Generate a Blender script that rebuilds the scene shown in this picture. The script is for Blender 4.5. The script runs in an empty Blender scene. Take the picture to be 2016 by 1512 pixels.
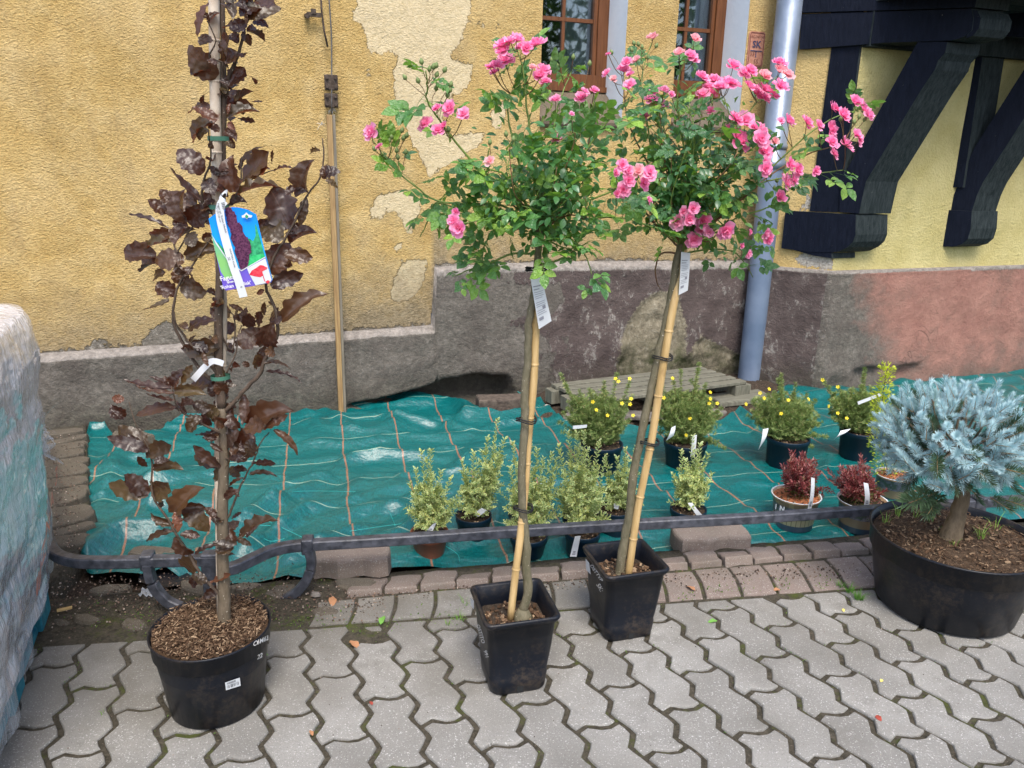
import bpy, math, random
import numpy as np
from math import radians, sin, cos, pi, sqrt, atan2
from mathutils import Vector, Matrix, Euler, noise as mn
R = random.Random(7)
NR = np.random.RandomState(7)
SC = bpy.context.scene
COL = SC.collection
# ---------------------------------------------------------------- camera
FPX = 1513.0; PITCH = radians(16.3); ROLL = radians(1.1); EYE = Vector((0, 0, 1.5))
_f = Vector((0, cos(PITCH), -sin(PITCH))); _r = Vector((1, 0, 0)); _u = Vector((0, sin(PITCH), cos(PITCH)))
CR = _r * cos(ROLL) + _u * sin(ROLL); CU = _u * cos(ROLL) - _r * sin(ROLL); CF = _f
cd = bpy.data.cameras.new('camera'); cam = bpy.data.objects.new('camera', cd); COL.objects.link(cam)
M = Matrix.Identity(4)
for i in range(3):
    M[i][0] = CR[i]; M[i][1] = CU[i]; M[i][2] = -CF[i]; M[i][3] = EYE[i]
cam.matrix_world = M
cd.sensor_width = 36; cd.lens = FPX / 2016 * 36; cd.clip_start = 0.05; cd.clip_end = 500
SC.camera = cam
# ---------------------------------------------------------------- light
SUN_EL = 58; SUN_AZ = 168     # azimuth the light comes from (0 = +Y, clockwise)
w = bpy.data.worlds.new('World'); SC.world = w; w.use_nodes = True
nt = w.node_tree; nt.nodes.clear()
sk = nt.nodes.new('ShaderNodeTexSky'); sk.sky_type = 'NISHITA'; sk.sun_disc = False
sk.sun_elevation = radians(SUN_EL); sk.sun_rotation = radians(SUN_AZ); sk.air_density = 1.0; sk.dust_density = 3.0; sk.ozone_density = 1.0
bg = nt.nodes.new('ShaderNodeBackground'); bg.inputs[1].default_value = 0.15
wo = nt.nodes.new('ShaderNodeOutputWorld'); nt.links.new(sk.outputs[0], bg.inputs[0]); nt.links.new(bg.outputs[0], wo.inputs[0])
sl = bpy.data.lights.new('sun', 'SUN'); sl.energy = 1.3; sl.angle = radians(20); sl.color = (1, .95, .87)
so = bpy.data.objects.new('sun', sl); COL.objects.link(so)
az = radians(SUN_AZ); el = radians(SUN_EL)
so.rotation_euler = Vector((sin(az) * cos(el), cos(az) * cos(el), sin(el))).to_track_quat('Z', 'Y').to_euler()
vs = SC.view_settings; vs.view_transform = 'Standard'; vs.look = 'None'; vs.gamma = 1; vs.exposure = 1.2; vs.use_curve_mapping = False
# ---------------------------------------------------------------- picture measurements -> places in the world
def ray(x, y): return CF + CR * ((x - 1008) / FPX) - CU * ((y - 756) / FPX)
def G(x, y, z=0.0):
    d = ray(x, y); return EYE + d * ((z - EYE.z) / d.z)
def PY(x, y, Y):
    d = ray(x, y); return EYE + d * (Y / d.y)
def PL(x, y, P, n):
    d = ray(x, y); return EYE + d * ((P - EYE).dot(n) / d.dot(n))
def proj(p):
    d = Vector(p) - EYE; z = d.dot(CF); return 1008 + FPX * d.dot(CR) / z, 756 - FPX * d.dot(CU) / z
def zat(P, y):
    lo, hi = -1, 5
    for _ in range(40):
        m = (lo + hi) / 2
        if proj((P.x, P.y, m))[1] > y: lo = m
        else: hi = m
    return lo
def depth(p): return (Vector(p) - EYE).dot(CF)
def m2(px, p): return px * depth(p) / FPX
# ---------------------------------------------------------------- node helpers
class MT:
    def __init__(s, name):
        s.m = bpy.data.materials.new(name); s.m.use_nodes = True; s.t = s.m.node_tree; s.t.nodes.clear()
        s.out = s.t.nodes.new('ShaderNodeOutputMaterial')
    def n(s, typ, ins=None, **pr):
        o = s.t.nodes.new('ShaderNode' + typ)
        for k, v in pr.items(): setattr(o, k, v)
        for k, v in (ins or {}).items():
            i = o.inputs[k]
            if isinstance(v, bpy.types.NodeSocket): s.t.links.new(v, i)
            else:
                if isinstance(v, (tuple, list)) and len(v) == 3 and i.type == 'RGBA': v = (*v, 1)
                i.default_value = v
        return o
    def co(s, k='Object'): return s.n('TexCoord').outputs[k]
    def map(s, v, sc=(1, 1, 1), loc=(0, 0, 0)): return s.n('Mapping', {0: v, 3: sc, 1: loc}).outputs[0]
    def noise(s, v, sc, det=3, rg=.5, dist=0, o=0): return s.n('TexNoise', {'Vector': v, 'Scale': sc, 'Detail': det, 'Roughness': rg, 'Distortion': dist}).outputs[o]
    def vor(s, v, sc, o='Distance', **k): return s.n('TexVoronoi', {'Vector': v, 'Scale': sc}, **k).outputs[o]
    def ramp(s, v, pts):
        r = s.n('ValToRGB', {0: v}); e = r.color_ramp.elements
        while len(e) > 1: e.remove(e[-1])
        for i, (p, c) in enumerate(pts):
            if isinstance(c, (int, float)): c = (c, c, c)
            q = e[0] if i == 0 else e.new(p)
            q.position = p; q.color = (*c, 1)
        return r.outputs[0]
    def mix(s, f, a, b, bt='MIX'):
        o = s.n('Mix', data_type='RGBA', blend_type=bt)
        for idx, v in ((0, f), (6, a), (7, b)):
            i = o.inputs[idx]
            if isinstance(v, bpy.types.NodeSocket): s.t.links.new(v, i)
            else:
                if isinstance(v, (int, float)) and i.type == 'RGBA': v = (v, v, v, 1)
                elif isinstance(v, (tuple, list)) and len(v) == 3: v = (*v, 1)
                i.default_value = v
        return o.outputs[2]
    def ma(s, op, a, b=0.0, c=0.0):
        return s.n('Math', {0: a, 1: b, 2: c}, operation=op).outputs[0]
    def step(s, v, lo, hi): return s.n('MapRange', {0: v, 1: lo, 2: hi, 3: 0.0, 4: 1.0}).outputs[0]
    def attr(s, nme, o=2): return s.n('Attribute', attribute_name=nme).outputs[o]
    def rand(s): return s.n('ObjectInfo').outputs['Random']
    def isl(s): return s.n('NewGeometry').outputs['Random Per Island']
    def bump(s, h, dist=.01, st=1.0, nrm=None):
        d = {'Height': h, 'Distance': dist, 'Strength': st}
        if nrm: d['Normal'] = nrm
        return s.n('Bump', d).outputs[0]
    def bsdf(s, col, rough=.8, nrm=None, spec=.4, metal=0.0, trans=0.0, alpha=1.0, coat=0.0, sheen=0.0, tl=None, tlf=.3):
        d = {'Base Color': col, 'Roughness': rough, 'Metallic': metal, 'Specular IOR Level': spec, 'Transmission Weight': trans, 'Alpha': alpha, 'Coat Weight': coat, 'Sheen Weight': sheen}
        if nrm: d['Normal'] = nrm
        b = s.n('BsdfPrincipled', d).outputs[0]
        if tl is not None:
            t = s.n('BsdfTranslucent', {0: tl}).outputs[0]
            b = s.n('MixShader', {0: tlf, 1: b, 2: t}).outputs[0]
        s.t.links.new(b, s.out.inputs[0]); return s.m
def srgb(r, g, b):
    f = lambda c: (c / 255 / 12.92) if c / 255 <= .04045 else ((c / 255 + .055) / 1.055) ** 2.4
    return (f(r), f(g), f(b))
def simple(name, c, c2=None, sc=20, rough=.7, bsc=0, bd=.002, spec=.4, metal=0, det=4):
    t = MT(name); v = t.co()
    col = c if c2 is None else t.mix(t.step(t.noise(v, sc, det), .35, .65), c, c2)
    nr = t.bump(t.noise(v, bsc, 4), bd) if bsc else None
    return t.bsdf(col, rough, nr, spec, metal)
# ---------------------------------------------------------------- mesh helpers
def wloc(o):
    return Vector(o.get('_w', (0, 0, 0))) if o else Vector((0, 0, 0))
def mesh(name, V, F, mats, smooth=False, mi=None, attrs=None):
    me = bpy.data.meshes.new(name); me.from_pydata([tuple(v) for v in V], [], F)
    if not isinstance(mats, (list, tuple)): mats = [mats]
    for m in mats: me.materials.append(m)
    if mi is not None: me.polygons.foreach_set('material_index', np.array(mi, dtype=np.int32))
    if smooth: me.polygons.foreach_set('use_smooth', [True] * len(me.polygons))
    for k, a in (attrs or {}).items():
        at = me.attributes.new(k, 'FLOAT', 'POINT'); at.data.foreach_set('value', np.array(a, dtype=np.float32))
    me.update(); return me
BASES = {}
def link(name, me, parent=None, loc=(0, 0, 0), rot=None, sc=None, kind=None):
    o = bpy.data.objects.new(name, me); COL.objects.link(o)
    if parent is not None: o.parent = parent
    o.location = loc
    if rot is not None:
        if isinstance(rot, Matrix): o.rotation_euler = rot.to_euler()
        else: o.rotation_euler = rot
    if sc is not None: o.scale = (sc,) * 3 if isinstance(sc, (int, float)) else sc
    if kind: o['kind'] = kind
    return o
def thing(name, label, cat, loc=(0, 0, 0), group=None):
    o = bpy.data.objects.new(name, None); COL.objects.link(o); o.location = loc; o.empty_display_size = .05
    o['label'] = label; o['category'] = cat
    if group: o['group'] = group
    BASES[o.name] = Vector(loc); return o
def tag(o, label, cat, group=None):
    o['label'] = label; o['category'] = cat
    if group: o['group'] = group
    return o
def base(o):
    while o is not None and o.name not in BASES: o = o.parent
    return BASES[o.name] if o is not None else Vector((0, 0, 0))
def mk(name, V, F, mat, parent=None, smooth=False, kind=None, mi=None, attrs=None):
    """V in world coordinates"""
    b = base(parent)
    if parent is None:
        A = np.array([tuple(v) for v in V]); c = Vector(((A[:, 0].min() + A[:, 0].max()) / 2, (A[:, 1].min() + A[:, 1].max()) / 2, A[:, 2].min()))
        V = [tuple(Vector(v) - c) for v in V]; o = link(name, mesh(name, V, F, mat, smooth, mi, attrs), None, c, kind=kind); BASES[o.name] = c; return o
    V = [tuple(Vector(v) - b) for v in V]
    return link(name, mesh(name, V, F, mat, smooth, mi, attrs), parent, kind=kind)
class B:
    """collects shapes, world coordinates"""
    def __init__(s): s.V = []; s.F = []; s.I = []; s.mi = 0
    def add(s, V, F):
        n = len(s.V); s.V += [tuple(v) for v in V]; s.F += [tuple(i + n for i in f) for f in F]; s.I += [s.mi] * len(F); return s
    def box(s, c, size, ax=None, bev=0.0):
        x, y, z = [k / 2 for k in size]; A = ax or Matrix.Identity(3); c = Vector(c)
        if bev:
            V = []; b = bev
            for sx in (-1, 1):
                for sy in (-1, 1):
                    for sz in (-1, 1):
                        V += [c + A @ Vector((sx * (x - b), sy * (y - b), sz * z)), c + A @ Vector((sx * (x - b), sy * y, sz * (z - b))), c + A @ Vector((sx * x, sy * (y - b), sz * (z - b)))]
            import bmesh
            bm = bmesh.new(); vs_ = [bm.verts.new(v) for v in V]; r = bmesh.ops.convex_hull(bm, input=vs_)
            bm.verts.index_update(); bm.verts.ensure_lookup_table()
            VV = [v.co.copy() for v in bm.verts]; FF = [[v.index for v in f.verts] for f in bm.faces]; bm.free()
            return s.add(VV, FF)
        V = [c + A @ Vector((sx * x, sy * y, sz * z)) for sx in (-1, 1) for sy in (-1, 1) for sz in (-1, 1)]
        return s.add(V, [(0, 1, 3, 2), (4, 6, 7, 5), (0, 4, 5, 1), (2, 3, 7, 6), (0, 2, 6, 4), (1, 5, 7, 3)])
    def prism(s, poly, ext):
        n = len(poly); e = Vector(ext); P = [Vector(p) for p in poly]
        return s.add(P + [p + e for p in P], [tuple(range(n)), tuple(range(2 * n - 1, n - 1, -1))] + [(i, i + n, (i + 1) % n + n, (i + 1) % n) for i in range(n)])
    def tube(s, pts, rad, n=8, cap=True, flat=1.0):
        P = [Vector(p) for p in pts]
        if isinstance(rad, (int, float)): rad = [rad] * len(P)
        V = []; F = []; up = None
        for i, p in enumerate(P):
            t = (P[min(i + 1, len(P) - 1)] - P[max(i - 1, 0)]).normalized()
            if up is None:
                up = t.orthogonal().normalized()
            up = (up - t * up.dot(t)); up = up.normalized() if up.length > 1e-6 else t.orthogonal().normalized()
            bn = t.cross(up)
            for k in range(n):
                a = 2 * pi * k / n; V.append(p + (up * cos(a) + bn * sin(a) * flat) * rad[i])
        for i in range(len(P) - 1):
            for k in range(n):
                F.append((i * n + k, i * n + (k + 1) % n, (i + 1) * n + (k + 1) % n, (i + 1) * n + k))
        if cap: F += [tuple(range(n - 1, -1, -1)), tuple((len(P) - 1) * n + k for k in range(n))]
        return s.add(V, F)
    def lathe(s, c, prof, n=32, ell=1.0):
        c = Vector(c); V = []; F = []
        for r, z in prof:
            for k in range(n):
                a = 2 * pi * k / n; V.append(c + Vector((r * cos(a), r * sin(a) * ell, z)))
        for i in range(len(prof) - 1):
            for k in range(n): F.append((i * n + k, i * n + (k + 1) % n, (i + 1) * n + (k + 1) % n, (i + 1) * n + k))
        return s.add(V, F)
    def mk(s, name, mat, parent=None, smooth=False, kind=None): return mk(name, s.V, s.F, mat, parent, smooth, kind, s.I if isinstance(mat, (list, tuple)) else None)
def smoothpath(pts, k=4):
    P = [Vector(p) for p in pts]; out = []
    for i in range(len(P) - 1):
        p0 = P[max(i - 1, 0)]; p1 = P[i]; p2 = P[i + 1]; p3 = P[min(i + 2, len(P) - 1)]
        for j in range(k):
            t = j / k; out.append(.5 * ((2 * p1) + (p2 - p0) * t + (2 * p0 - 5 * p1 + 4 * p2 - p3) * t * t + (3 * p1 - p0 - 3 * p2 + p3) * t ** 3))
    out.append(P[-1]); return out
def lerpl(l, n):
    l = list(l); return [l[min(int(i * (len(l) - 1) / (n - 1)), len(l) - 2)] * (1 - (i * (len(l) - 1) / (n - 1) - min(int(i * (len(l) - 1) / (n - 1)), len(l) - 2))) + l[min(int(i * (len(l) - 1) / (n - 1)), len(l) - 2) + 1] * (i * (len(l) - 1) / (n - 1) - min(int(i * (len(l) - 1) / (n - 1)), len(l) - 2)) for i in range(n)]
def frame(d, nrm):
    """matrix: local +Y along d, local +Z near nrm"""
    y = Vector(d).normalized(); z = Vector(nrm); z = (z - y * z.dot(y))
    z = z.normalized() if z.length > 1e-5 else y.orthogonal().normalized()
    x = y.cross(z); m = Matrix.Identity(3)
    for i in range(3): m[i][0] = x[i]; m[i][1] = y[i]; m[i][2] = z[i]
    return m
def textmesh(body, size, bold=0.0, ext=0.0):
    c = bpy.data.curves.new('t', 'FONT'); c.body = body; c.size = size; c.offset = bold; c.extrude = ext; c.align_x = 'CENTER'; c.align_y = 'CENTER'; c.resolution_u = 2
    o = bpy.data.objects.new('t', c); COL.objects.link(o); dg = bpy.context.evaluated_depsgraph_get()
    me = bpy.data.meshes.new_from_object(o.evaluated_get(dg)); V = [v.co.copy() for v in me.vertices]; F = [tuple(p.vertices) for p in me.polygons]
    bpy.data.objects.remove(o); bpy.data.curves.remove(c); bpy.data.meshes.remove(me); return V, F
def put_text(name, body, size, origin, ux, uy, mat, parent, bold=0.0):
    V, F = textmesh(body, size, bold); ux = Vector(ux); uy = Vector(uy); o = Vector(origin)
    if callable(origin): pass
    return mk(name, [o + ux * v.x + uy * v.y for v in V], F, mat, parent)
def sdf(px, py, poly):
    """signed distance, positive inside; numpy"""
    d = np.full(px.shape, 1e9); ins = np.zeros(px.shape, bool); n = len(poly)
    for i in range(n):
        x1, y1 = poly[i]; x2, y2 = poly[(i + 1) % n]; ex, ey = x2 - x1, y2 - y1
        t = np.clip(((px - x1) * ex + (py - y1) * ey) / (ex * ex + ey * ey + 1e-12), 0, 1)
        d = np.minimum(d, (px - x1 - t * ex) ** 2 + (py - y1 - t * ey) ** 2)
        c = ((y1 > py) != (y2 > py)) & (px < (x2 - x1) * (py - y1) / ((y2 - y1) if y2 != y1 else 1e-12) + x1); ins ^= c
    d = np.sqrt(d); return np.where(ins, d, -d)
def nz(x, y, z=0.0, s=1.0): return mn.noise(Vector((x * s, y * s, z * s)))
# ================================================================ materials
def m_stucco():
    t = MT('yellow_roughcast'); v = t.co()
    peel = t.attr('peel'); dirt = t.attr('dirt'); grey = t.attr('grey')
    n1 = t.noise(v, 9, 5, .6); n2 = t.noise(v, 45, 4, .6)
    pm = t.step(t.ma('ADD', peel, t.ma('MULTIPLY', t.ma('SUBTRACT', t.noise(v, 22, 6, .7), .5), .09)), -.002, .003)
    gm = t.step(t.ma('ADD', grey, t.ma('MULTIPLY', t.ma('SUBTRACT', t.noise(v, 16, 6, .7), .5), .14)), -.004, .006)
    st = t.map(v, (1, 1, 1.5))
    g1 = t.ma('ADD', t.ma('MULTIPLY', t.noise(st, 62, 4, .65), .85), t.ma('MULTIPLY', t.vor(st, 105, feature='SMOOTH_F1'), .28)); g2 = t.noise(st, 150, 3, .65)
    h = t.ma('ADD', t.ma('MULTIPLY', g1, .75), t.ma('MULTIPLY', g2, .25))
    yel = t.ramp(n1, [(.25, (.46, .315, .115)), (.5, (.54, .385, .155)), (.75, (.63, .475, .225))])
    yel = t.mix(t.step(h, .38, .62), t.mix(.55, yel, (.30, .175, .055)), yel)
    yel = t.mix(t.ma('MULTIPLY', t.step(t.noise(v, 2.3, 4, .6), .45, .75), .35), yel, (.62, .50, .30))
    stk = t.noise(t.map(v, (1, 1, .16)), 7, 5, .65); yel = t.mix(t.ma('MULTIPLY', t.step(stk, .56, .72), .45), yel, (.25, .18, .10)); yel = t.mix(t.ma('MULTIPLY', t.step(t.noise(v, 1.3, 5, .7), .55, .7), .30), yel, (.36, .27, .14))
    crm = t.ramp(n2, [(.3, (.50, .405, .24)), (.6, (.60, .50, .32))])
    crm = t.mix(t.step(h, .3, .6), t.mix(.4, crm, (.36, .27, .14)), crm)
    c = t.mix(pm, yel, crm)
    d2 = t.step(t.ma('ADD', dirt, t.ma('MULTIPLY', t.ma('SUBTRACT', t.noise(v, 7, 6, .7), .5), 1.1)), .1, 1.1)
    c = t.mix(t.ma('MULTIPLY', d2, .95), c, t.ramp(n2, [(.3, (.16, .125, .075)), (.65, (.30, .245, .16))]))
    rim = t.ma('SUBTRACT', 1.0, t.step(t.ma('ABSOLUTE', t.ma('SUBTRACT', pm, .5)), .15, .5)); c = t.mix(t.ma('MULTIPLY', rim, .25), c, (.30, .22, .12))
    c = t.mix(gm, c, t.ramp(t.noise(v, 30, 5, .7), [(.3, (.10, .09, .075)), (.55, (.20, .18, .15)), (.75, (.50, .47, .41))]))
    hh = t.ma('SUBTRACT', t.ma('MULTIPLY', h, t.ma('SUBTRACT', 1.0, t.ma('MULTIPLY', pm, .45))), t.ma('MULTIPLY', t.ma('MAXIMUM', pm, gm), .55))
    hh = t.ma('ADD', t.ma('MULTIPLY', hh, t.ma('ADD', .55, t.ma('MULTIPLY', t.step(t.noise(v, 1.7, 4, .6), .35, .65), .45))), t.ma('MULTIPLY', n1, .5))
    return t.bsdf(c, .92, t.bump(hh, .024, 1.0), .15)
def m_plinth():
    t = MT('weathered_render'); v = t.co()
    paint = t.attr('paint'); stone = t.attr('stone'); ledge = t.attr('ledge'); red = t.attr('red')
    n1 = t.noise(v, 6, 6, .65); n2 = t.noise(v, 30, 5, .7); n3 = t.noise(v, 90, 4, .7)
    pm = t.step(t.ma('ADD', paint, t.ma('MULTIPLY', t.ma('SUBTRACT', t.noise(t.map(v, (1, 1, .55)), 9, 8, .72), .5), .9)), -.01, .02)
    sm = t.step(t.ma('ADD', stone, t.ma('MULTIPLY', t.ma('SUBTRACT', n2, .5), .10)), -.006, .01)
    g = t.ramp(n2, [(.25, (.075, .068, .058)), (.5, (.135, .122, .105)), (.75, (.22, .20, .175))])
    g = t.mix(t.step(n1, .4, .7), g, (.10, .087, .076))
    g = t.mix(t.ma('MULTIPLY', t.step(n3, .62, .72), .7), g, (.33, .31, .28))
    p = t.ramp(n1, [(.3, (.070, .053, .050)), (.7, (.12, .095, .088))])
    fl = t.step(t.ma('ADD', t.ma('MULTIPLY', t.noise(t.map(v, (1, 1, .6)), 34, 7, .8), .65), t.ma('MULTIPLY', t.noise(v, 6, 4, .6), .4)), .565, .63)
    p = t.mix(fl, p, t.mix(n2, (.17, .155, .14), (.34, .315, .285)))
    c = t.mix(pm, g, p)
    rd = t.ramp(n1, [(.3, (.25, .125, .10)), (.7, (.35, .19, .15))]); rd = t.mix(t.ma('MULTIPLY', t.step(t.noise(v, 3.7, 6, .72), .50, .66), .7), rd, (.20, .125, .10))
    rd = t.mix(t.ma('MULTIPLY', t.step(n2, .6, .8), .5), rd, (.22, .14, .11))
    rm = t.step(t.ma('ADD', red, t.ma('MULTIPLY', t.ma('SUBTRACT', n1, .5), .9)), -.15, .35)
    c = t.mix(rm, c, rd)
    so = t.ramp(n2, [(.3, (.12, .105, .075)), (.55, (.24, .21, .15)), (.8, (.38, .35, .28))])
    mo = t.ma('MULTIPLY', t.step(n1, .42, .6), t.step(t.attr('low'), .25, .7))
    so = t.mix(mo, so, (.045, .052, .022))
    c = t.mix(sm, c, so)
    c = t.mix(t.ma('MULTIPLY', t.step(t.attr('low'), .55, 1.05), .55), c, t.mix(t.step(n2, .4, .7), (.045, .038, .030), (.055, .060, .030)))
    lg = t.ramp(n2, [(.3, (.15, .135, .12)), (.7, (.34, .31, .28))])
    c = t.mix(t.step(t.ma('ADD', ledge, t.ma('MULTIPLY', t.ma('SUBTRACT', n2, .5), .5)), .35, .6), c, lg)
    cr = t.ma('ABSOLUTE', t.ma('SUBTRACT', t.noise(v, 3.1, 3, .5, .6), .5))
    crm = t.ma('MULTIPLY', t.ma('SUBTRACT', 1.0, t.step(cr, .0, .004)), t.step(t.noise(v, 2.3, 2), .52, .58))
    c = t.mix(t.ma('MULTIPLY', crm, .5), c, (.03, .027, .024))
    h = t.ma('ADD', t.ma('MULTIPLY', n2, .5), t.ma('ADD', t.ma('MULTIPLY', n1, .8), t.ma('MULTIPLY', n3, .25)))
    h = t.ma('SUBTRACT', t.ma('ADD', h, t.ma('MULTIPLY', pm, .12)), t.ma('MULTIPLY', crm, .12))
    return t.bsdf(c, .93, t.bump(h, .022, 1.0), .15)
def m_paver(name, c1, c2, dirt=.72):
    t = MT(name); v = t.co('Object'); g = t.n('NewGeometry').outputs['Position']
    n = t.noise(g, 14, 5, .65); f = t.noise(g, 380, 2, .6)
    c = t.mix(t.step(n, .3, .7), c1, c2)
    c = t.mix(t.ma('MULTIPLY', t.rand(), .55), c, tuple(k * .80 for k in c1))
    c = t.mix(t.ma('MULTIPLY', t.step(t.noise(g, 210, 2, .6), .61, .68), .6), c, (.70, .69, .67))
    c = t.mix(t.ma('MULTIPLY', t.step(t.noise(g, 300, 2, .5, 0), .60, .68), .45), c, tuple(k * .45 for k in c1))
    c = t.mix(t.ma('MULTIPLY', t.step(t.noise(g, 3.5, 7, .72), .46, .68), .60), c, (.10, .093, .078))
    # damp dirt towards the planting bed, where the rail drips
    yy = t.n('SeparateXYZ', {0: g}).outputs; q = t.ma('SUBTRACT', yy[1], t.ma('MULTIPLY', yy[0], .30))
    dd = t.step(t.ma('ADD', q, t.ma('MULTIPLY', t.ma('SUBTRACT', t.noise(g, 6, 5, .7), .5), .9)), 1.95, 2.65)
    c = t.mix(t.ma('MULTIPLY', dd, dirt), c, t.mix(t.step(f, .4, .6), (.075, .065, .048), (.13, .115, .085)))
    return t.bsdf(c, .88, t.bump(t.ma('ADD', f, t.ma('MULTIPLY', n, .8)), .0035, .8), .2)
def m_soil(name='dark_soil', a=(.022, .016, .012), b=(.075, .055, .04), moss=0.0):
    t = MT(name); g = t.n('NewGeometry').outputs['Position']
    n = t.noise(g, 60, 6, .75); c = t.mix(t.step(n, .35, .7), a, b)
    c = t.mix(t.step(t.noise(g, 140, 2, .5), .66, .72), c, (.16, .13, .10))
    if moss:
        mm = t.step(t.ma('ADD', t.noise(g, 5, 4, .6), t.ma('MULTIPLY', t.noise(g, 70, 3, .6), .5)), .85 - moss * .1, 1.0 - moss * .1)
        c = t.mix(t.ma('MULTIPLY', mm, .8), c, (.075, .095, .018))
    return t.bsdf(c, .95, t.bump(n, .012, 1.0), .15)
def m_mulch():
    t = MT('bark_mulch'); v = t.co()
    c = t.ramp(t.isl(), [(0, (.035, .020, .012)), (.45, (.095, .055, .032)), (.8, (.18, .115, .07)), (1, (.38, .27, .17))])
    return t.bsdf(c, .9, t.bump(t.noise(v, 200, 3), .002), .2)
def m_cloth():
    t = MT('green_ground_cloth'); g = t.n('NewGeometry').outputs['Position']; s = t.n('SeparateXYZ', {0: g}).outputs
    wob = t.ma('MULTIPLY', t.ma('SUBTRACT', t.noise(g, 3.5, 3, .5), .5), .05)
    q = t.ma('ADD', t.ma('ADD', s[0], t.ma('MULTIPLY', s[1], .25)), wob)
    r = t.ma('ADD', t.ma('SUBTRACT', s[1], t.ma('MULTIPLY', s[0], .25)), wob)
    def lines(x, off, per, wd):
        f = t.ma('FRACT', t.ma('ADD', t.ma('DIVIDE', t.ma('SUBTRACT', x, off), per), 20.5))
        d = t.ma('ABSOLUTE', t.ma('SUBTRACT', f, .5)); return t.ma('SUBTRACT', 1.0, t.step(d, wd * .6 / per, wd / per))
    L1 = lines(q, -.24, .31, .0055); L2 = lines(r, 3.38, .31, .0028)
    wv = t.noise(t.map(g, (420, 60, 60)), 1.0, 2, .6); wv2 = t.noise(t.map(g, (60, 380, 60)), 1.0, 2, .6)
    b = t.mix(t.step(wv, .3, .7), (.0, .055, .058), (.001, .150, .150))
    b = t.mix(t.ma('MULTIPLY', t.step(wv2, .62, .75), .35), b, (.01, .24, .23))
    b = t.mix(t.ma('MULTIPLY', t.step(t.noise(g, 4, 4, .6), .5, .75), .5), b, (.0, .075, .08))
    b = t.mix(t.ma('MULTIPLY', t.step(t.noise(g, 30, 5, .7), .64, .72), .35), b, (.15, .16, .12))
    c = t.mix(t.ma('MULTIPLY', L1, .75), b, (.32, .13, .07)); c = t.mix(t.ma('MULTIPLY', L2, .7), c, (.30, .40, .30))
    ru = t.mix(.5, .30, .48)
    h = t.ma('ADD', t.ma('MULTIPLY', wv, .06), t.ma('ADD', t.ma('MULTIPLY', t.noise(g, 9, 3, .5), .9), t.ma('MULTIPLY', t.noise(t.map(g, (1, 2.6, 1)), 16, 3, .5), .35)))
    return t.bsdf(c, .34, t.bump(h, .018, .9), .65)
def leafmat(name, stops, rough=.45, tl=(.2, .4, .05), tlf=.28, isl=True, spec=.5, back=None):
    t = MT(name); r = t.isl() if isl else t.rand()
    c = t.ramp(r, stops)
    c = t.mix(t.ma('MULTIPLY', t.step(t.noise(t.co(), 60, 2), .4, .7), .25), c, tuple(k * .7 for k in stops[0][1]))
    if back: c = t.mix(t.n('NewGeometry').outputs['Backfacing'], c, back)
    return t.bsdf(c, rough, None, spec, tl=tl, tlf=tlf)
M_STUC = m_stucco(); M_PLIN = m_plinth()
M_PAV = m_paver('grey_paving', (.225, .218, .200), (.36, .352, .33)); M_PINK = m_paver('pinkish_paving', (.24, .185, .16), (.36, .295, .26), .35)
M_SOIL = m_soil('dark_soil', (.03, .022, .016), (.10, .075, .055)); M_JOINT = m_soil('mossy_joint_soil', (.040, .036, .026), (.115, .10, .075), .45); M_GRND = m_soil('bare_ground', (.05, .042, .034), (.12, .10, .08)); M_MULCH = m_mulch(); M_CLOTH = m_cloth()
M_POT = simple('black_plastic', (.0065, .0075, .010), (.010, .011, .014), 8, .36, 0, 0, .5)
def m_pot():
    t = MT('black_pot_plastic'); v = t.co()
    n = t.noise(v, 9, 5, .7); d = t.ma('MULTIPLY', t.step(t.ma('ADD', t.ma('MULTIPLY', t.noise(v, 60, 6, .8), .6), t.ma('MULTIPLY', t.noise(v, 7, 3), .45)), .52, .66), .5)
    c = t.mix(d, (.0055, .0075, .0125), (.07, .052, .036))
    return t.bsdf(c, t.ma('ADD', .25, t.ma('MULTIPLY', n, .3)), t.bump(t.noise(v, 5, 3), .004), .28)
M_POT = m_pot()
M_BLUPOT = simple('dark_blue_plastic', (.002, .014, .030), (.003, .020, .042), 8, .45)
M_TERRA = simple('terracotta_plastic', (.20, .065, .035), (.26, .09, .05), 10, .55)
M_IRON = simple('dark_grey_rail_paint', (.030, .034, .044), (.075, .080, .100), 35, .42, 60, .003, .4)
M_WHITE = simple('white_paper', (.55, .58, .61), (.64, .67, .70), 10, .5)
M_INK = simple('black_ink', (.02, .02, .025)); M_CHALK = simple('white_marker', (.72, .72, .72))
M_TWINE = simple('black_rubber_tie', (.012, .012, .014)); M_GTIE = simple('green_tie', (.05, .16, .11))
M_ZINC = simple('zinc_pipe', (.15, .19, .26), (.24, .29, .37), 5, .38, 14, .003, .5, .30)
def m_timber(name, a, b):
    t = MT(name); v = t.co(); s = t.map(v, (6, 6, 1.2)); n = t.noise(s, 9, 6, .7)
    c = t.mix(t.step(n, .35, .7), a, b)
    c = t.mix(t.step(t.noise(v, 55, 4, .8), .70, .73), c, (.22, .21, .18))
    return t.bsdf(c, .62, t.bump(n, .006, .8), .10)
M_TIMB = m_timber('blue_black_timber_shaded', (.003, .005, .012), (.007, .010, .021))  # timber on the side faces, their shade painted into the colour
M_TIMB2 = m_timber('timber_lit_tone', (.012, .018, .019), (.040, .050, .053))  # lighter copy of the timber: light on edges and ends painted in
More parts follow.
